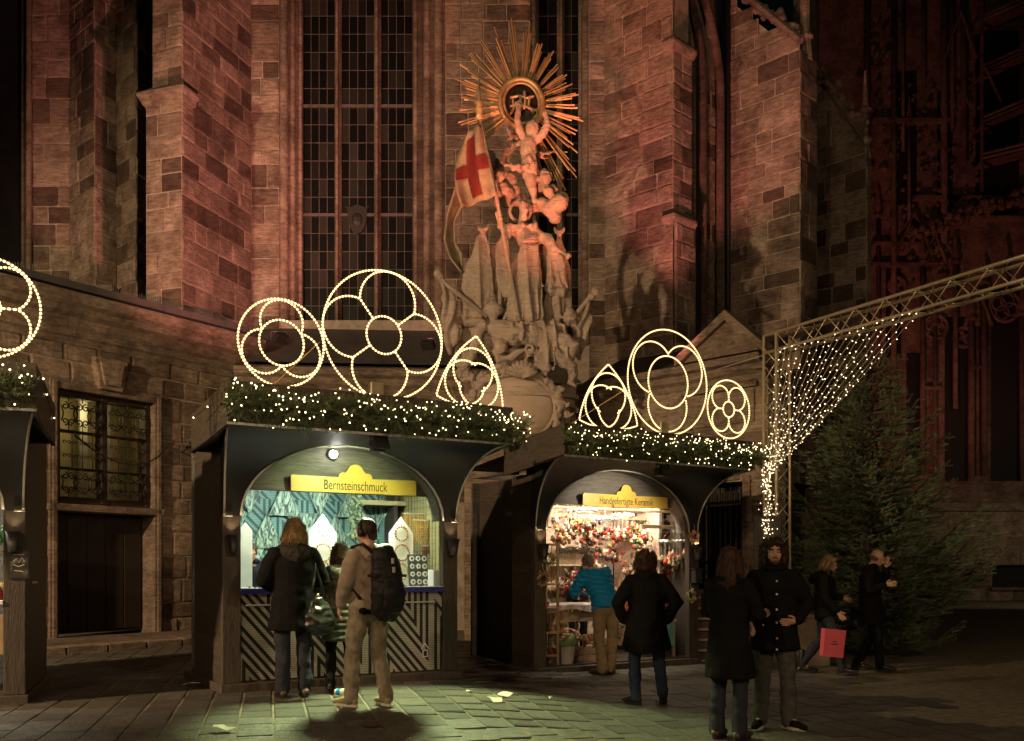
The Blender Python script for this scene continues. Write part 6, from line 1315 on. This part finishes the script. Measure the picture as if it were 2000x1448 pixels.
def person(label, loc, heading, H, pose=None, coat=None, legs=None, shoe=None, hair=None, head=(0,0,0), hands=(), vest=None, boots=0, name='person'):
    J = {k: Vector(v) for k, v in J0.items()}
    for k, v in (pose or {}).items(): J[k] = Vector(v)
    k = H/1.75; root = thing(name, label, 'person', loc, R(heading)); root.scale = (k, k, k)
    HM = Matrix.Translation(J['hed']) @ Euler((R(head[1]), R(head[2]), R(head[0]))).to_matrix().to_4x4()
    m, fm = MB(), MB(); h = lambda p: HM @ Vector(p)
    R3 = HM.to_3x3().to_4x4()
    m.ball(h((0,-.012,.025)), (.076,.094,.098), 14, 10, R3); m.ball(h((0,.02,-.035)), (.06,.068,.082), 12, 8, R3); m.ball(h((0,.045,-.085)), (.034,.032,.028), 10, 6, R3)
    m.tube([h((0,.083,.02)), h((0,.102,-.008)), h((0,.11,-.024))], [.009,.012,.0145], 8, dome=True); m.ball(h((0,.085,-.058)), (.026,.014,.008), 8, 6, R3); m.ball(h((0,.082,-.07)), (.022,.014,.008), 8, 6, R3); m.tube([h((-.034,.078,.036)), h((0,.09,.03)), h((.034,.078,.036))], .012, 8, dome=True)
    for s in (-1, 1): m.ball(h((s*.077,-.005,-.005)), (.012,.02,.032), 8, 6, R3); m.ball(h((s*.037,.055,-.022)), (.022,.022,.022), 8, 6, R3)
    m.tube([J['nck']-Vector((0,0,.05)), J['nck'], h((0,-.01,-.06))], [.06,.055,.052], 10, dome=True)
    m.tube([J['pel'], J['wst'], J['chs'], J['nck']-Vector((0,0,.05))], [.145,.125,.145,.1], 12, side=(1,0,0), ry=[.1,.09,.1,.07], dome=True)
    for s in 'RL':
        m.tube([J['sh'+s], J['el'+s], J['ha'+s]], [.05,.04,.028], 8, dome=True); m.tube([J['hi'+s], J['kn'+s], J['an'+s]], [.08,.055,.038], 8, dome=True); m.tube([J['an'+s], J['to'+s]], [.036,.028], 8, dome=True)
    for s in 'RL':
        d = J['ha'+s]-J['el'+s]; hd = dict(hands).get(s); sg = 1 if s == 'R' else -1
        dirv, sidev, curl = hd if hd else (d, (-sg*.3, 1, 0.2), .5)
        sd = Vector(sidev) - Vector(dirv).normalized()*Vector(sidev).dot(Vector(dirv).normalized()); hand(m, fm, J['ha'+s], dirv, sd, 1, curl)
    me = blob_mesh(m, .0115, 1); tmp = fm.mesh(fix=True, smooth=True); b = bmesh.new(); b.from_mesh(me); b.from_mesh(tmp); b.to_mesh(me); b.free(); me.materials.clear(); link('body', me, SKIN, root)
    # trousers
    L = legs; m = MB(); w = L.get('w', 1)
    m.tube([J['wst']-Vector((0,0,.02)), J['pel'], J['pel']-Vector((0,0,.07))], [.15*w,.165*w,.15*w], 12, side=(1,0,0), ry=[.11,.125,.115], dome=True)
    for s in 'RL':
        mid = J['hi'+s].lerp(J['kn'+s], .5); cf = J['kn'+s].lerp(J['an'+s], .4)-Vector((0,.012,0))
        m.tube([J['hi'+s], mid, J['kn'+s], cf, J['an'+s]-Vector((0,0,.01))], [.098*w,.09*w,.069*w,.069*w,.06*w*L.get('cuff',1)], 10, dome=True)
    blob('trousers', m, L['mat'], root, .014, 1, L.get('disp') or wrinkle(.014, 8, H*3, 1.5))
    for s in 'RL':
        m = MB(); a, t = J['an'+s], J['to'+s]; f = (t-a); f.z = 0; f.normalize(); zb = t.z-.03
        hl = Vector((a.x, a.y, zb)) - f*.045; m.tube([hl+Vector((0,0,.045)), hl+f*.09+Vector((0,0,.052)), hl+f*.17+Vector((0,0,.042)), hl+f*.245+Vector((0,0,.03))], [.04,.043,.047,.036], 10, side=f.cross(Vector((0,0,1))), ry=[.042,.048,.036,.026], dome=True)
        m.tube([a+Vector((0,0,.03+boots)), hl+f*.03+Vector((0,0,.05))], [.05 if boots else .043,.042], 10, dome=True)
        sh = blob('shoe', m, shoe, root, .011, 1, wrinkle(.003, 20))
        sl = MB(); o2 = []
        sdv = f.cross(Vector((0,0,1)))
        for tt in range(16):
            an_ = tt*math.pi/8; o2.append(hl + f*(.1+.145*math.cos(an_)) + sdv*.046*math.sin(an_)*(1.1 if math.cos(an_) > 0 else .9))
        sl.plan([(p.x, p.y) for p in o2], zb-.012 if zb > .02 else max(.001, zb-.004), zb+.022); sl.build('sole', SOLE if shoe in (SUEDE, BLK) else BLEATH, sh)
    # coat / jacket
    c = coat; hz_ = c.get('hem', .8); bk = c.get('bulk', 1); fl = c.get('flare', 1.1); m = MB(); pel, wst, chs, nck = J['pel'], J['wst'], J['chs'], J['nck']
    hem = Vector((lerp(pel.x, (J['knR'].x+J['knL'].x)/2, .6), lerp(pel.y, (J['knR'].y+J['knL'].y)/2, .6), hz_)) if hz_ < .86 else Vector((pel.x, pel.y, hz_))
    pts = [hem, pel if hz_ < .9 else pel.lerp(wst,.5), wst, chs, chs.lerp(nck,.55), nck-Vector((0,0,.015))]
    m.tube(pts, [.18*fl*bk,.175*bk,.165*bk*c.get('waist',1),.185*bk,.165*bk,.075*bk], 16, side=(1,0,0), ry=[.15*fl*bk,.135*bk,.125*bk,.14*bk,.115*bk,.07*bk], cap=True)
    for s in 'RL':
        sh, el, ha = J['sh'+s], J['el'+s], J['ha'+s]; e2 = el.lerp(ha, .88)
        m.tube([chs.lerp(nck,.5), sh, sh.lerp(el,.5), el, el.lerp(ha,.5), e2], [.085*bk,.08*bk,.071*bk,.062*bk,.054*bk,.047*bk*c.get('cuff',1)], 10, dome=True)
    ct = blob('coat' if hz_ < .82 else 'jacket', m, c['mat'], root, .014, 2, c.get('disp') or wrinkle(.012, 6, H*7, 2.0))
    if c.get('collar'):
        m = MB(); cm = c.get('collar_mat', c['mat']); m.tube([nck + Vector((.085*math.cos(t*math.pi/8), .075*math.sin(t*math.pi/8)-.005, .0+.015*math.sin(t*math.pi/8))) for t in range(16)], c['collar'], 8, closed=True)
        blob('collar', m, cm, root, .012, 1, wrinkle(.012, 30, 3))
    if c.get('hood'):
        m = MB(); m.tube([nck+Vector((-.12,-.03,-.03)), nck+Vector((-.07,-.12,-.06)), nck+Vector((0,-.155,-.09)), nck+Vector((.07,-.12,-.06)), nck+Vector((.12,-.03,-.03))], [.05,.065,.08,.065,.05], 10, dome=True); blob('hood', m, c.get('hood_mat', c['mat']), root, .013, 1, wrinkle(.012, 24, 5))
    # hair
    if hair:
        kind, hm = hair; m = MB(); df = lambda c_, n_: .008*nz((c_.x*1, c_.y*1, c_.z*.25), 40, 2) + .006*nz(c_, 22)
        if kind in ('long', 'bob', 'curly', 'tied', 'mop'):
            m.ball(h((0,-.022,.035)), (.092,.1,.104), 14, 9, R3)
            zl = {'long': -.3, 'bob': -.13, 'curly': -.2, 'tied': -.08, 'mop': -.08}[kind]; wd = {'long': .085, 'bob': .082, 'curly': .075, 'tied': .07, 'mop': .07}[kind]
            for s in (-1, 1):
                m.tube([h((s*.07,-.01,.04)), h((s*.088,-.015,-.04)), h((s*wd*1.12,-.03,-.1)), h((s*wd,-.035,max(zl,-.16)))], [.035,.034,.036,.026], 8, dome=True)
            m.tube([h((0,-.06,.03)), h((0,-.085,-.06)), h((0,-.09,(zl-.06)/2)), h((0,-.085,zl))], [.08,.082,.09 if kind != 'tied' else .06,.075 if kind != 'tied' else .03], 12, side=(1,0,0), ry=[.05,.05,.05,.035], dome=True)
            m.tube([h((-.06,.055,.085)), h((0,.075,.1)), h((.06,.055,.085))], .026, 8, dome=True)
            if kind in ('curly', 'mop'):
                qq = random.Random(2)
                for t in range(70):
                    a = qq.uniform(2.95, 6.55); z = qq.uniform(-.17 if kind == 'curly' else -.07,.12); rr_ = .1*math.sqrt(max(.15,1-(z/.17)**2)); m.ball(h((rr_*math.cos(a)*1.05, rr_*math.sin(a)-.02, z)), qq.uniform(.02,.034), 7, 5)
                df = lambda c_, n_: .012*nz(c_, 45)
        else:
            m.ball(h((0,-.02,.032)), (.084,.1,.1), 14, 9, R3); m.tube([h((0,-.07,.0)), h((0,-.075,-.06))], [.06,.045], 10, side=(1,0,0), ry=[.035,.03], dome=True)
            for s in (-1, 1): m.ball(h((s*.068,-.015,.0)), (.018,.035,.045), 8, 6, R3)
            if kind == 'fringe_bald':
                m = MB(); m.tube([h((-.078,.02,-.005)), h((-.075,-.05,.0)), h((0,-.1,.0)), h((.075,-.05,.0)), h((.078,.02,-.005))], [.018,.024,.026,.024,.018], 8, ry=[.03]*5, dome=True)
        ho = blob('hair', m, hm, root, .0105, 1, df)
        if kind in ('long', 'bob', 'curly', 'tied', 'mop'):
            HMi = HM.inverted(); qq = random.Random(int(H*1000)); sm = MB(); vs = ho.data.vertices; cen = J['hed'] - Vector((0,.02,0)); amp = .012 if kind in ('curly', 'mop') else .005; lo, hi = (.05,.12) if kind in ('curly', 'mop') else (.09,.22)
            for t in range(230):
                v = vs[qq.randrange(len(vs))].co.copy()
                if (HMi @ v).y > .015: continue
                o_ = (v-cen); o_.z *= .3; o_ = o_.normalized() if o_.length > 1e-4 else Vector((0,-1,0)); ln = qq.uniform(lo, hi); ph = qq.uniform(0, 6.28); pts = []
                for j in range(6):
                    f_ = j/5; pts.append(v + o_*(.004 + .012*f_*qq.uniform(.3,1)) + Vector((amp*math.sin(ph+f_*7), amp*math.cos(ph+f_*6), -ln*f_ + .02*(1-f_))))
                sm.tube(pts, [.0028,.0034,.0034,.003,.0022,.0008], 3)
            tag(sm.build('hair_strands', hm, ho, fix=False), kind='stuff')
    return root, J, HM, k
def ploc(x, y):          # ground point seen at pixel
    Y = 12.0
    for _ in range(30):
        Xw = (x-1000)/FPX*Y; Y = (CAMZ-gz(Xw))*FPX/(y-HZ)
    return (Xw, Y, gz(Xw)+.014)
def attach(name, label, cat, pr):                    # a top-level thing sharing the carrier's frame
    t = thing(name, label, cat, pr.location, pr.rotation_euler.z); t.scale = pr.scale; return t
# blonde woman at the amber counter
w1, J, HM, k = person('woman with blond hair in long black parka seen from behind at the amber counter', ploc(573,1364), 24, 1.87, dict(elR=(.3,.02,1.14), haR=(.16,.26,1.08), elL=(-.3,.0,1.14), haL=(-.14,.26,1.06), hed=(.02,.05,1.62)), dict(mat=BLK, hem=.66, flare=1.12, bulk=1.22, collar=.05, collar_mat=FUR, hood=True, hood_mat=FUR), dict(mat=JEAN, w=1.08, cuff=1.1), LEATH, ('bob', HAIRL), (-12,-12,0), boots=.1)
bg = attach('handbag', 'black leather shoulder bag hanging at the blonde woman\'s right hip', 'bag', w1)
m = MB(); m.tube([(.2,-.2,.95),(.21,-.21,.82),(.215,-.21,.72),(.22,-.2,.66)], [.07,.15,.175,.13], 14, side=(1,.3,0), ry=[.03,.07,.085,.06], dome=True); blob('bag_body', m, BLEATH, bg, .013, 1, wrinkle(.018, 9, 4)); MB().tube([(.13,-.2,.96),(.17,-.17,1.16),(.19,-.13,1.3),(.22,-.16,1.16),(.27,-.2,.96)], .011, 6).build('strap', BLEATH, bg, smooth=True); MB().ball((.19,-.235,1.0), (.014,.006,.018), 8, 5).build('buckle', TRIM, bg)
# short person in grey quilted coat
person('person in grey quilted coat and black boots between the woman and backpack man', ploc(664,1354), 8, 1.62, dict(elL=(-.27,.06,1.14), haL=(-.2,.25,1.0)), dict(mat=GREYQ, hem=.6, flare=1.08, bulk=1.1, disp=puff(.012,.075), hood=True, collar=.04), dict(mat=BLK, w=.95), BLEATH, ('tied', HAIRB), (20,-8,0), boots=.22)
# man with backpack
m1, J, HM, k = person('man in beige hoodie, tan jeans and headphones with black backpack at the amber stall', ploc(722,1383), 42, 1.84, dict(elR=(.27,-.05,1.13), haR=(.23,.08,.93), elL=(-.27,.0,1.13), haL=(-.24,.12,.93), anL=(-.14,.1,.09), toL=(-.18,.28,.035), knL=(-.13,.09,.5), anR=(.14,-.06,.09), toR=(.17,.1,.035), hed=(0,.06,1.61)), dict(mat=BEIGE, hem=.9, flare=1.0, bulk=1.1, hood=True, collar=.035), dict(mat=TAN, w=1.08, cuff=1.1), SUEDE, ('short', HAIRD), (18,-10,0))
MB().tube([HM @ Vector((.1*math.cos(R(t_)), -.01, .135*math.sin(R(t_))*.95)) for t_ in range(-5, 186, 15)], .012, 6).build('headphone_band', BLEATH, m1, smooth=True)
for s in (-1, 1): MB().ball(HM @ Vector((s*.095,-.005,-.005)), (.02,.036,.042), 10, 7).build('headphone_cup', BLEATH, m1, smooth=True)
box('shirt_hem', BLK, m1, -.165, .165, -.13, .13, .86, .93, .03)
bp = attach('backpack', 'large black backpack on the back of the man in beige hoodie', 'backpack', m1); BPK = cloth('black_nylon', (.014,.014,.014), (.02,.02,.02), .5)
m = MB(); m.tube([(0,-.27,.9),(0,-.29,1.05),(0,-.27,1.25),(0,-.23,1.42)], [.15,.165,.155,.12], 14, side=(1,0,0), ry=[.11,.125,.115,.08], dome=True); blob('pack_body', m, BPK, bp, .014, 1, wrinkle(.014, 9, 6))
m = MB(); m.tube([(0,-.38,.92),(0,-.41,1.05),(0,-.37,1.18)], [.11,.12,.1], 12, side=(1,0,0), ry=[.05,.06,.04], dome=True); blob('front_pocket', m, BPK, bp, .013, 1, wrinkle(.01, 11, 7))
for s in (-1, 1):
    MB().tube([(s*.1,-.2,1.42),(s*.13,-.08,1.5),(s*.14,.06,1.48),(s*.15,.15,1.36),(s*.17,.1,1.18),(s*.17,-.1,1.0)], [.03]*6, 6, ry=[.012]*6).build('shoulder_strap', BPK, bp, smooth=True); box('side_strap', BPK, bp, s*.15-.01, s*.15+.01, -.36, -.2, 1.2, 1.225, .003)
for z_ in (1.06, 1.24, 1.32): box('buckle', TRIM, bp, -.012, .012, -.43+abs(z_-1.06)*.2, -.415+abs(z_-1.06)*.2, z_, z_+.05, .002)
# amber seller, partly hidden
sx_, sz_ = S1.L(492, 1100, .95); pw = S1.world(sx_, 1.0, .12)
person('seller in navy jacket half hidden behind the amber counter at left', tuple(pw), 30.7+165, 1.62, dict(elR=(.28,.1,1.15), haR=(.15,.3,1.05), elL=(-.28,.1,1.15), haL=(-.12,.3,1.05), chs=(0,.08,1.26), nck=(0,.14,1.42), hed=(0,.22,1.54), shR=(.18,.1,1.37), shL=(-.18,.1,1.37)), dict(mat=NAVY, hem=.85, bulk=1.1, collar=.04), dict(mat=JEAN), BLEATH, ('short', HAIRD), (10,-25,0))
# man in blue down jacket
b1 = person('man in bright blue down jacket and khaki trousers bending into the ceramics stall', ploc(1184,1319), 24, 1.8, dict(wst=(-.02,.06,1.1), chs=(-.05,.17,1.28), nck=(-.09,.27,1.42), hed=(-.1,.36,1.53), shR=(.12,.2,1.4), shL=(-.26,.2,1.37), elR=(.22,.28,1.14), haR=(.12,.5,1.08), elL=(-.34,.3,1.12), haL=(-.2,.52,1.06), anR=(.08,.02,.09), toR=(.02,.2,.035), anL=(-.08,-.04,.09), toL=(-.16,.12,.035)), dict(mat=BLUEJ, hem=.9, flare=1.0, bulk=1.18, disp=puff(.016,.066), collar=.035), dict(mat=KHAKI, w=1.1, cuff=1.2), LEATH, ('short', HAIRG), (0,-18,0))[0]
# ceramics seller
px_, pz_ = S2.L(1128, 1100, 1.1); pw = S2.world(px_, 1.1, .12)
person('seller in navy clothes with hands working over the ceramics table', tuple(pw), 32.6+170, 1.66, dict(wst=(0,.06,1.08), chs=(0,.18,1.22), nck=(0,.28,1.33), hed=(0,.36,1.44), shR=(.18,.22,1.3), shL=(-.18,.22,1.3), elR=(.26,.36,1.06), haR=(.06,.52,1.0), elL=(-.26,.36,1.06), haL=(-.05,.55,.98)), dict(mat=NAVY, hem=.85, bulk=1.1), dict(mat=JEAN), BLEATH, ('bob', HAIRD), (0,-35,0))
# person in dark coat, back view
person('person with short curly hair in flared black coat and blue jeans, back to viewer', ploc(1262,1378), 6, 1.7, dict(elR=(.34,-.06,1.15), haR=(.24,.05,.93), elL=(-.34,-.06,1.15), haL=(-.24,.05,.93), knL=(-.12,.06,.5), anL=(-.12,.0,.09), toL=(-.2,.16,.035), knR=(.17,.08,.5), anR=(.22,.12,.09), toR=(.28,.28,.035), hed=(0,.04,1.6)), dict(mat=BLK, hem=.62, flare=1.32, bulk=1.24, collar=.05), dict(mat=JEANB, w=1.05), BLEATH, ('mop', HAIRB), (-8,-5,0))
# long haired woman
person('woman with long brown hair in knee length black coat facing the curly haired man', ploc(1424,1446), -38, 1.68, dict(elL=(-.26,.08,1.15), haL=(-.1,.28,1.1), elR=(.28,.02,1.14), haR=(.18,.3,1.12)), dict(mat=BLK, hem=.56, flare=1.22, bulk=1.12, collar=.045), dict(mat=JEAN, w=1.05, cuff=1.15), LEATH, ('long', HAIRB), (8,-4,0), hands=(('R', ((-.1,1,.12), (-.6,0,.8), .35)),))
# curly haired man facing the viewer
cm, J, HM, k = person('man with dark curly hair and short beard in black coat facing the viewer', ploc(1512,1424), 166, 1.77, dict(elL=(-.3,-.02,1.14), haL=(-.2,.13,1.0), elR=(.3,-.03,1.14), haR=(.22,.12,.98), anL=(-.13,.04,.09), toL=(-.25,.17,.035), anR=(.13,.05,.09), toR=(.17,.22,.035), knL=(-.12,.03,.5)), dict(mat=BLK, hem=.72, flare=1.12, bulk=1.16, collar=.045), dict(mat=GREYT, w=1.08, cuff=1.15), BLK, ('curly', HAIRD), (6,-2,0), hands=(('L', ((.75,.35,-.12), (0,.5,1), .25)), ('R', ((-.3,.5,-.5), (.3,.6,.5), .6))))
for s in (-1, 1):
    e = MB().ball(HM @ Vector((s*.03,.085,.012)), (.0115,.0075,.0062), 10, 7).build('eye', EYEW, cm, smooth=True); MB().ball(HM @ Vector((s*.03,.0915,.012)), (.0058,.004,.0055), 8, 6).build('iris', EYED, e, smooth=True); MB().tube([HM @ Vector((s*.012,.096,.031)), HM @ Vector((s*.032,.094,.037)), HM @ Vector((s*.05,.08,.031))], [.0045,.006,.0035], 6).build('eyebrow', HAIRD, cm)
m = MB(); m.tube([HM @ Vector((-.055,.045,-.055)), HM @ Vector((-.04,.075,-.088)), HM @ Vector((0,.088,-.1)), HM @ Vector((.04,.075,-.088)), HM @ Vector((.055,.045,-.055))], [.01,.014,.018,.014,.01], 8, dome=True); m.tube([HM @ Vector((-.026,.092,-.05)), HM @ Vector((0,.104,-.042)), HM @ Vector((.026,.092,-.05))], .007, 6, dome=True)
blob('beard', m, HAIRD, cm, .008, 1, lambda c, n: .003*nz(c, 60)); MB().tube([HM @ Vector((-.022,.096,-.064)), HM @ Vector((0,.103,-.064)), HM @ Vector((.022,.096,-.064))], .0045, 6).build('lips', pmat('lips', (.3,.12,.1), None, 5, .5, 0), cm)
for z_ in (1.36,1.24,1.1,.98,.84,.74): MB().ball((-.02,.17 + (.03 if z_ < .9 else 0) - (.02 if z_ > 1.3 else 0),z_), (.011,.005,.011), 8, 5).build('snap_button', TRIM, cm)
for s in (-1, 1): MB().ball((s*.1,.172,.96), (.009,.005,.009), 8, 5).build('snap_button', TRIM, cm)
# walking couple
bw, J, HM, k = person('blond woman in dark jacket walking right past the fir tree', ploc(1610,1318), -112, 1.7, dict(hed=(0,.07,1.6), knR=(.09,.2,.52), anR=(.09,.26,.09), toR=(.1,.42,.05), knL=(-.09,-.05,.5), anL=(-.09,-.32,.12), toL=(-.1,-.18,.035), elR=(.25,.04,1.13), haR=(.24,.2,.92), elL=(-.26,.05,1.14), haL=(-.2,.24,1.1)), dict(mat=BLK, hem=.84, bulk=1.12, collar=.05, hood=True), dict(mat=JEAN, w=1.02), BLEATH, ('tied', HAIRL), (0,-16,0), boots=.15)
bm, J2, HM2, k2 = person('balding man in long black coat raising a hand to his bowed face', ploc(1700,1311), -118, 1.8, dict(hed=(0,.09,1.6), elL=(-.25,.18,1.2), haL=(-.075,.2,1.47), knR=(.1,.12,.51), anR=(.1,.14,.09), toR=(.11,.31,.04), anL=(-.1,-.2,.1), toL=(-.1,-.04,.035), elR=(.26,.02,1.14), haR=(.16,.22,1.22)), dict(mat=BLK, hem=.66, flare=1.15, bulk=1.2, collar=.045), dict(mat=BLK, w=1.05), BLEATH, ('fringe_bald', HAIRG), (-6,-26,0), hands=(('L', ((.3,.1,1), (0,1,0), .3)), ('R', ((-.2,1,.2), (0,0,1), .5))))
sbg = thing('shopping_bag', 'pink paper shopping bag with dark print held by the blond woman', 'bag', wp(1626,1256,13.35)); PINKB = pmat('pink_paper', (.62,.1,.13), (.55,.08,.11), 4, .6, .1)
MB().add([(-.15,-.05,-.19),(.15,-.05,-.19),(.15,.05,-.19),(-.15,.05,-.19),(-.155,-.055,.19),(.155,-.055,.19),(.155,.055,.19),(-.155,.055,.19)], [(0,1,5,4),(1,2,6,5),(2,3,7,6),(3,0,4,7),(0,3,2,1)]).build('paper_body', PINKB, sbg, rot=(0,R(6),R(10)))
for y_ in (-.055, .055): MB().tube([(-.07,y_,.18),(-.05,y_*.5,.26),(.05,y_*.5,.26),(.07,y_,.18)], .006, 6).build('handle', INK, sbg, rot=(0,R(6),R(10)), smooth=True)
for z_, w_ in ((.02,.03),(-.015,.055)): MB().box(-w_,w_,-.0605,-.058,z_-.006,z_+.006).build('print', INK, sbg, (.0,.003,0), (0,R(6),R(10)))
# ------------------------------------------------------------------ litter and street details
PAP = pmat('paper_scrap', (.62,.6,.5), (.5,.48,.4), 9, .8, 0)
for i, (px, py, s, lb_) in enumerate(((436,1433,.15,'crumpled pale paper at the bottom left on the paving'), (968,1374,.16,'largest torn white paper on the green lit paving'), (985,1364,.13,'torn pale paper just behind the largest scrap'), (916,1359,.08,'tiny white paper scrap left of the torn papers'), (728,1425,.14,'crumpled brown leaf or paper below the backpack man'), (375,1343,.16,'flat pale paper by the left corner of the amber stall'), (240,1303,.09,'small crumpled scrap by the stone step'), (1075,1372,.05,'tiny white speck of paper right of the torn papers'))):
    X_, Y_, z_ = ploc(px, py); q = random.Random(i); s *= .75; pts = [(s*math.cos(a)*q.uniform(.5,1), s*.8*math.sin(a)*q.uniform(.5,1)) for a in (k*math.pi/3.5 for k in range(7))]
    m = MB(); m.add([(0,0,.04)] + [(x, y, q.uniform(0,.05)) for x, y in pts], [(0, k+1, (k+1) % 7+1) for k in range(7)])
    o = m.build('paper_scrap', PAP if i != 4 else LEATH, None, (X_, Y_, z_+.006), fix=False); tag(o, lb_, 'litter', None, 'thing'); o.modifiers.new('s','SOLIDIFY').thickness = .003
X_, Y_, z_ = ploc(655, 1362); cup = thing('paper_cup', 'white and blue paper cup lying by the grey coat person\'s boots', 'cup', (X_, Y_, z_+.045)); MB().lathe([(.028,0),(.042,.13),(.045,.135)], 14, cap=False).build('cup_wall', PAP, cup, rot=(0,R(90),R(-20)), smooth=True); MB().lathe([(.031,.02),(.037,.07)], 14, cap=False).build('band', BLUEJ, cup, rot=(0,R(90),R(-20)), smooth=True)
X_, Y_, z_ = ploc(935, 1328); gt = thing('drain_grate', 'dark iron drain grate in the paving between the two stalls', 'grate', (X_, Y_, z_)); 
for k in range(14): MB().box(-.55+k*.08,-.51+k*.08,-.2,.2,0,.014).build('bar', IRON, gt, rot=(0,0,R(28)))
for y_ in (-.22,.2): MB().box(-.57,.57,y_,y_+.03,0,.016).build('frame', IRON, gt, rot=(0,0,R(28)))
pt = thing('timber_ramp', 'wooden boards on the ground between the two stalls', 'ramp', (-.35, 12.6, .08))
for k in range(4): MB().box(-.5,.5,k*.2,k*.2+.19,0,.05).build('board', WOODL, pt, rot=(0,0,R(30.7)), bevel=.005)
cr8 = thing('pallet_stack', 'stack of timber pallets behind the right post of the ceramics stall', 'pallets', (X(1372,15.9), 15.9, 0))
for k in range(7): MB().box(-.25,.25,-.2,.2,k*.17,k*.17+.04).build('deck', PINE, cr8, rot=(0,0,R(20))); MB().box(-.22,.22,-.16,.16,k*.17+.04,k*.17+.15).build('block', WOODV, cr8, rot=(0,0,R(20)))
# ------------------------------------------------------------------ floodlights that wash the church
def flood(loc, target, energy, color, angle, label, size=.12, blend=.6):
    t = thing('floodlight', label, 'floodlight', loc); d = (Vector(target)-Vector(loc)); e = d.to_track_quat('-Z','Y').to_euler()
    MB().box(-.14,.14,-.1,.1,.03,.16).build('housing', BLACKM, t, rot=tuple(e), bevel=.01); MB().tube([(-.17,0,-.12),(-.17,0,.08),(.17,0,.08),(.17,0,-.12)], .012, 6).build('yoke', BLACKM, t)
    lamp('SPOT', Vector(loc)+d.normalized()*.06, energy, color, target, size, angle, blend)
RED = (1,.27,.15)
flood((-.75,13.1,3.55), (.35,18.2,9.9), 4600, (1,.23,.12), 34, 'red floodlight at the right of the amber stall roof aimed at the angel', blend=1.0)
flood((2.7,15.4,3.62), (.3,18.2,9.6), 1500, RED, 30, 'red floodlight on the ceramics stall roof aimed at the angel', blend=.75)
flood((1.75,16.2,3.62), (4.7,22.6,12.8), 3800, (1,.3,.24), 37, 'red floodlight on the ceramics stall roof aimed at the right buttresses')
flood((-1.9,12.9,3.55), (-6.7,21.6,11.6), 4700, (1,.33,.26), 50, 'red floodlight on the amber stall roof aimed at the left buttress')
flood((-2.8,12.3,3.55), (-4.2,23,12.5), 2300, (1,.34,.27), 42, 'red floodlight on the amber stall roof aimed at the tall window')
flood((-1.5,13.0,3.5), (.15,18.2,7.0), 210, (1,.64,.42), 62, 'warm floodlight aimed at the sculpture base', blend=.8)
flood(tuple(wp(838,668,20.5)), (-1.0,23,10), 70, (1,.36,.26), 110, 'black floodlight on the parapet left of the sculpture')
flood(tuple(wp(545,655,20.7)), (-6.4,22,8.5), 45, (1,.5,.36), 110, 'black floodlight on the parapet right of the left buttress')
flood((10.5,33,.4), (17,46,17), 3800, (1,.27,.2), 75, 'red floodlight at the foot of the dark tower')
# street lamps of the square (outside the picture): warm sodium light
def street_lamp(loc, energy, color, label, target, angle=120):
    t = thing('street_lamp', label, 'street lamp', (loc[0], loc[1], 0)); MB().tube([(0,0,0),(0,0,loc[2])], [.09,.05], 10).build('pole', BLACKM, t, smooth=True); MB().lathe([(.05,0),(.2,.1),(.22,.3),(.05,.4)], 12, (0,0,loc[2]+.05)).build('lantern', BLACKM, t, smooth=True)
    lamp('SPOT', (loc[0], loc[1], loc[2]-.1), energy, color, target, .15, angle, .5)
street_lamp((-13,3,6.5), 13500, (1,.68,.38), 'street lamp of the square, left behind the viewer', (-6,18,2.5), 80)
street_lamp((-5,-4,7), 2700, (1,.64,.35), 'street lamp of the square, straight behind the viewer', (4,14,1), 95)
street_lamp((9,-4,7), 2700, (1,.7,.4), 'street lamp of the square, right behind the viewer', (3,14,1), 100)
street_lamp((25,36,5.5), 500, (1,.76,.5), 'unseen lamp added to warm the plinth of the dark tower', (20,46,1.5), 120)  # added lamp out of view, turns the tower plinth beige
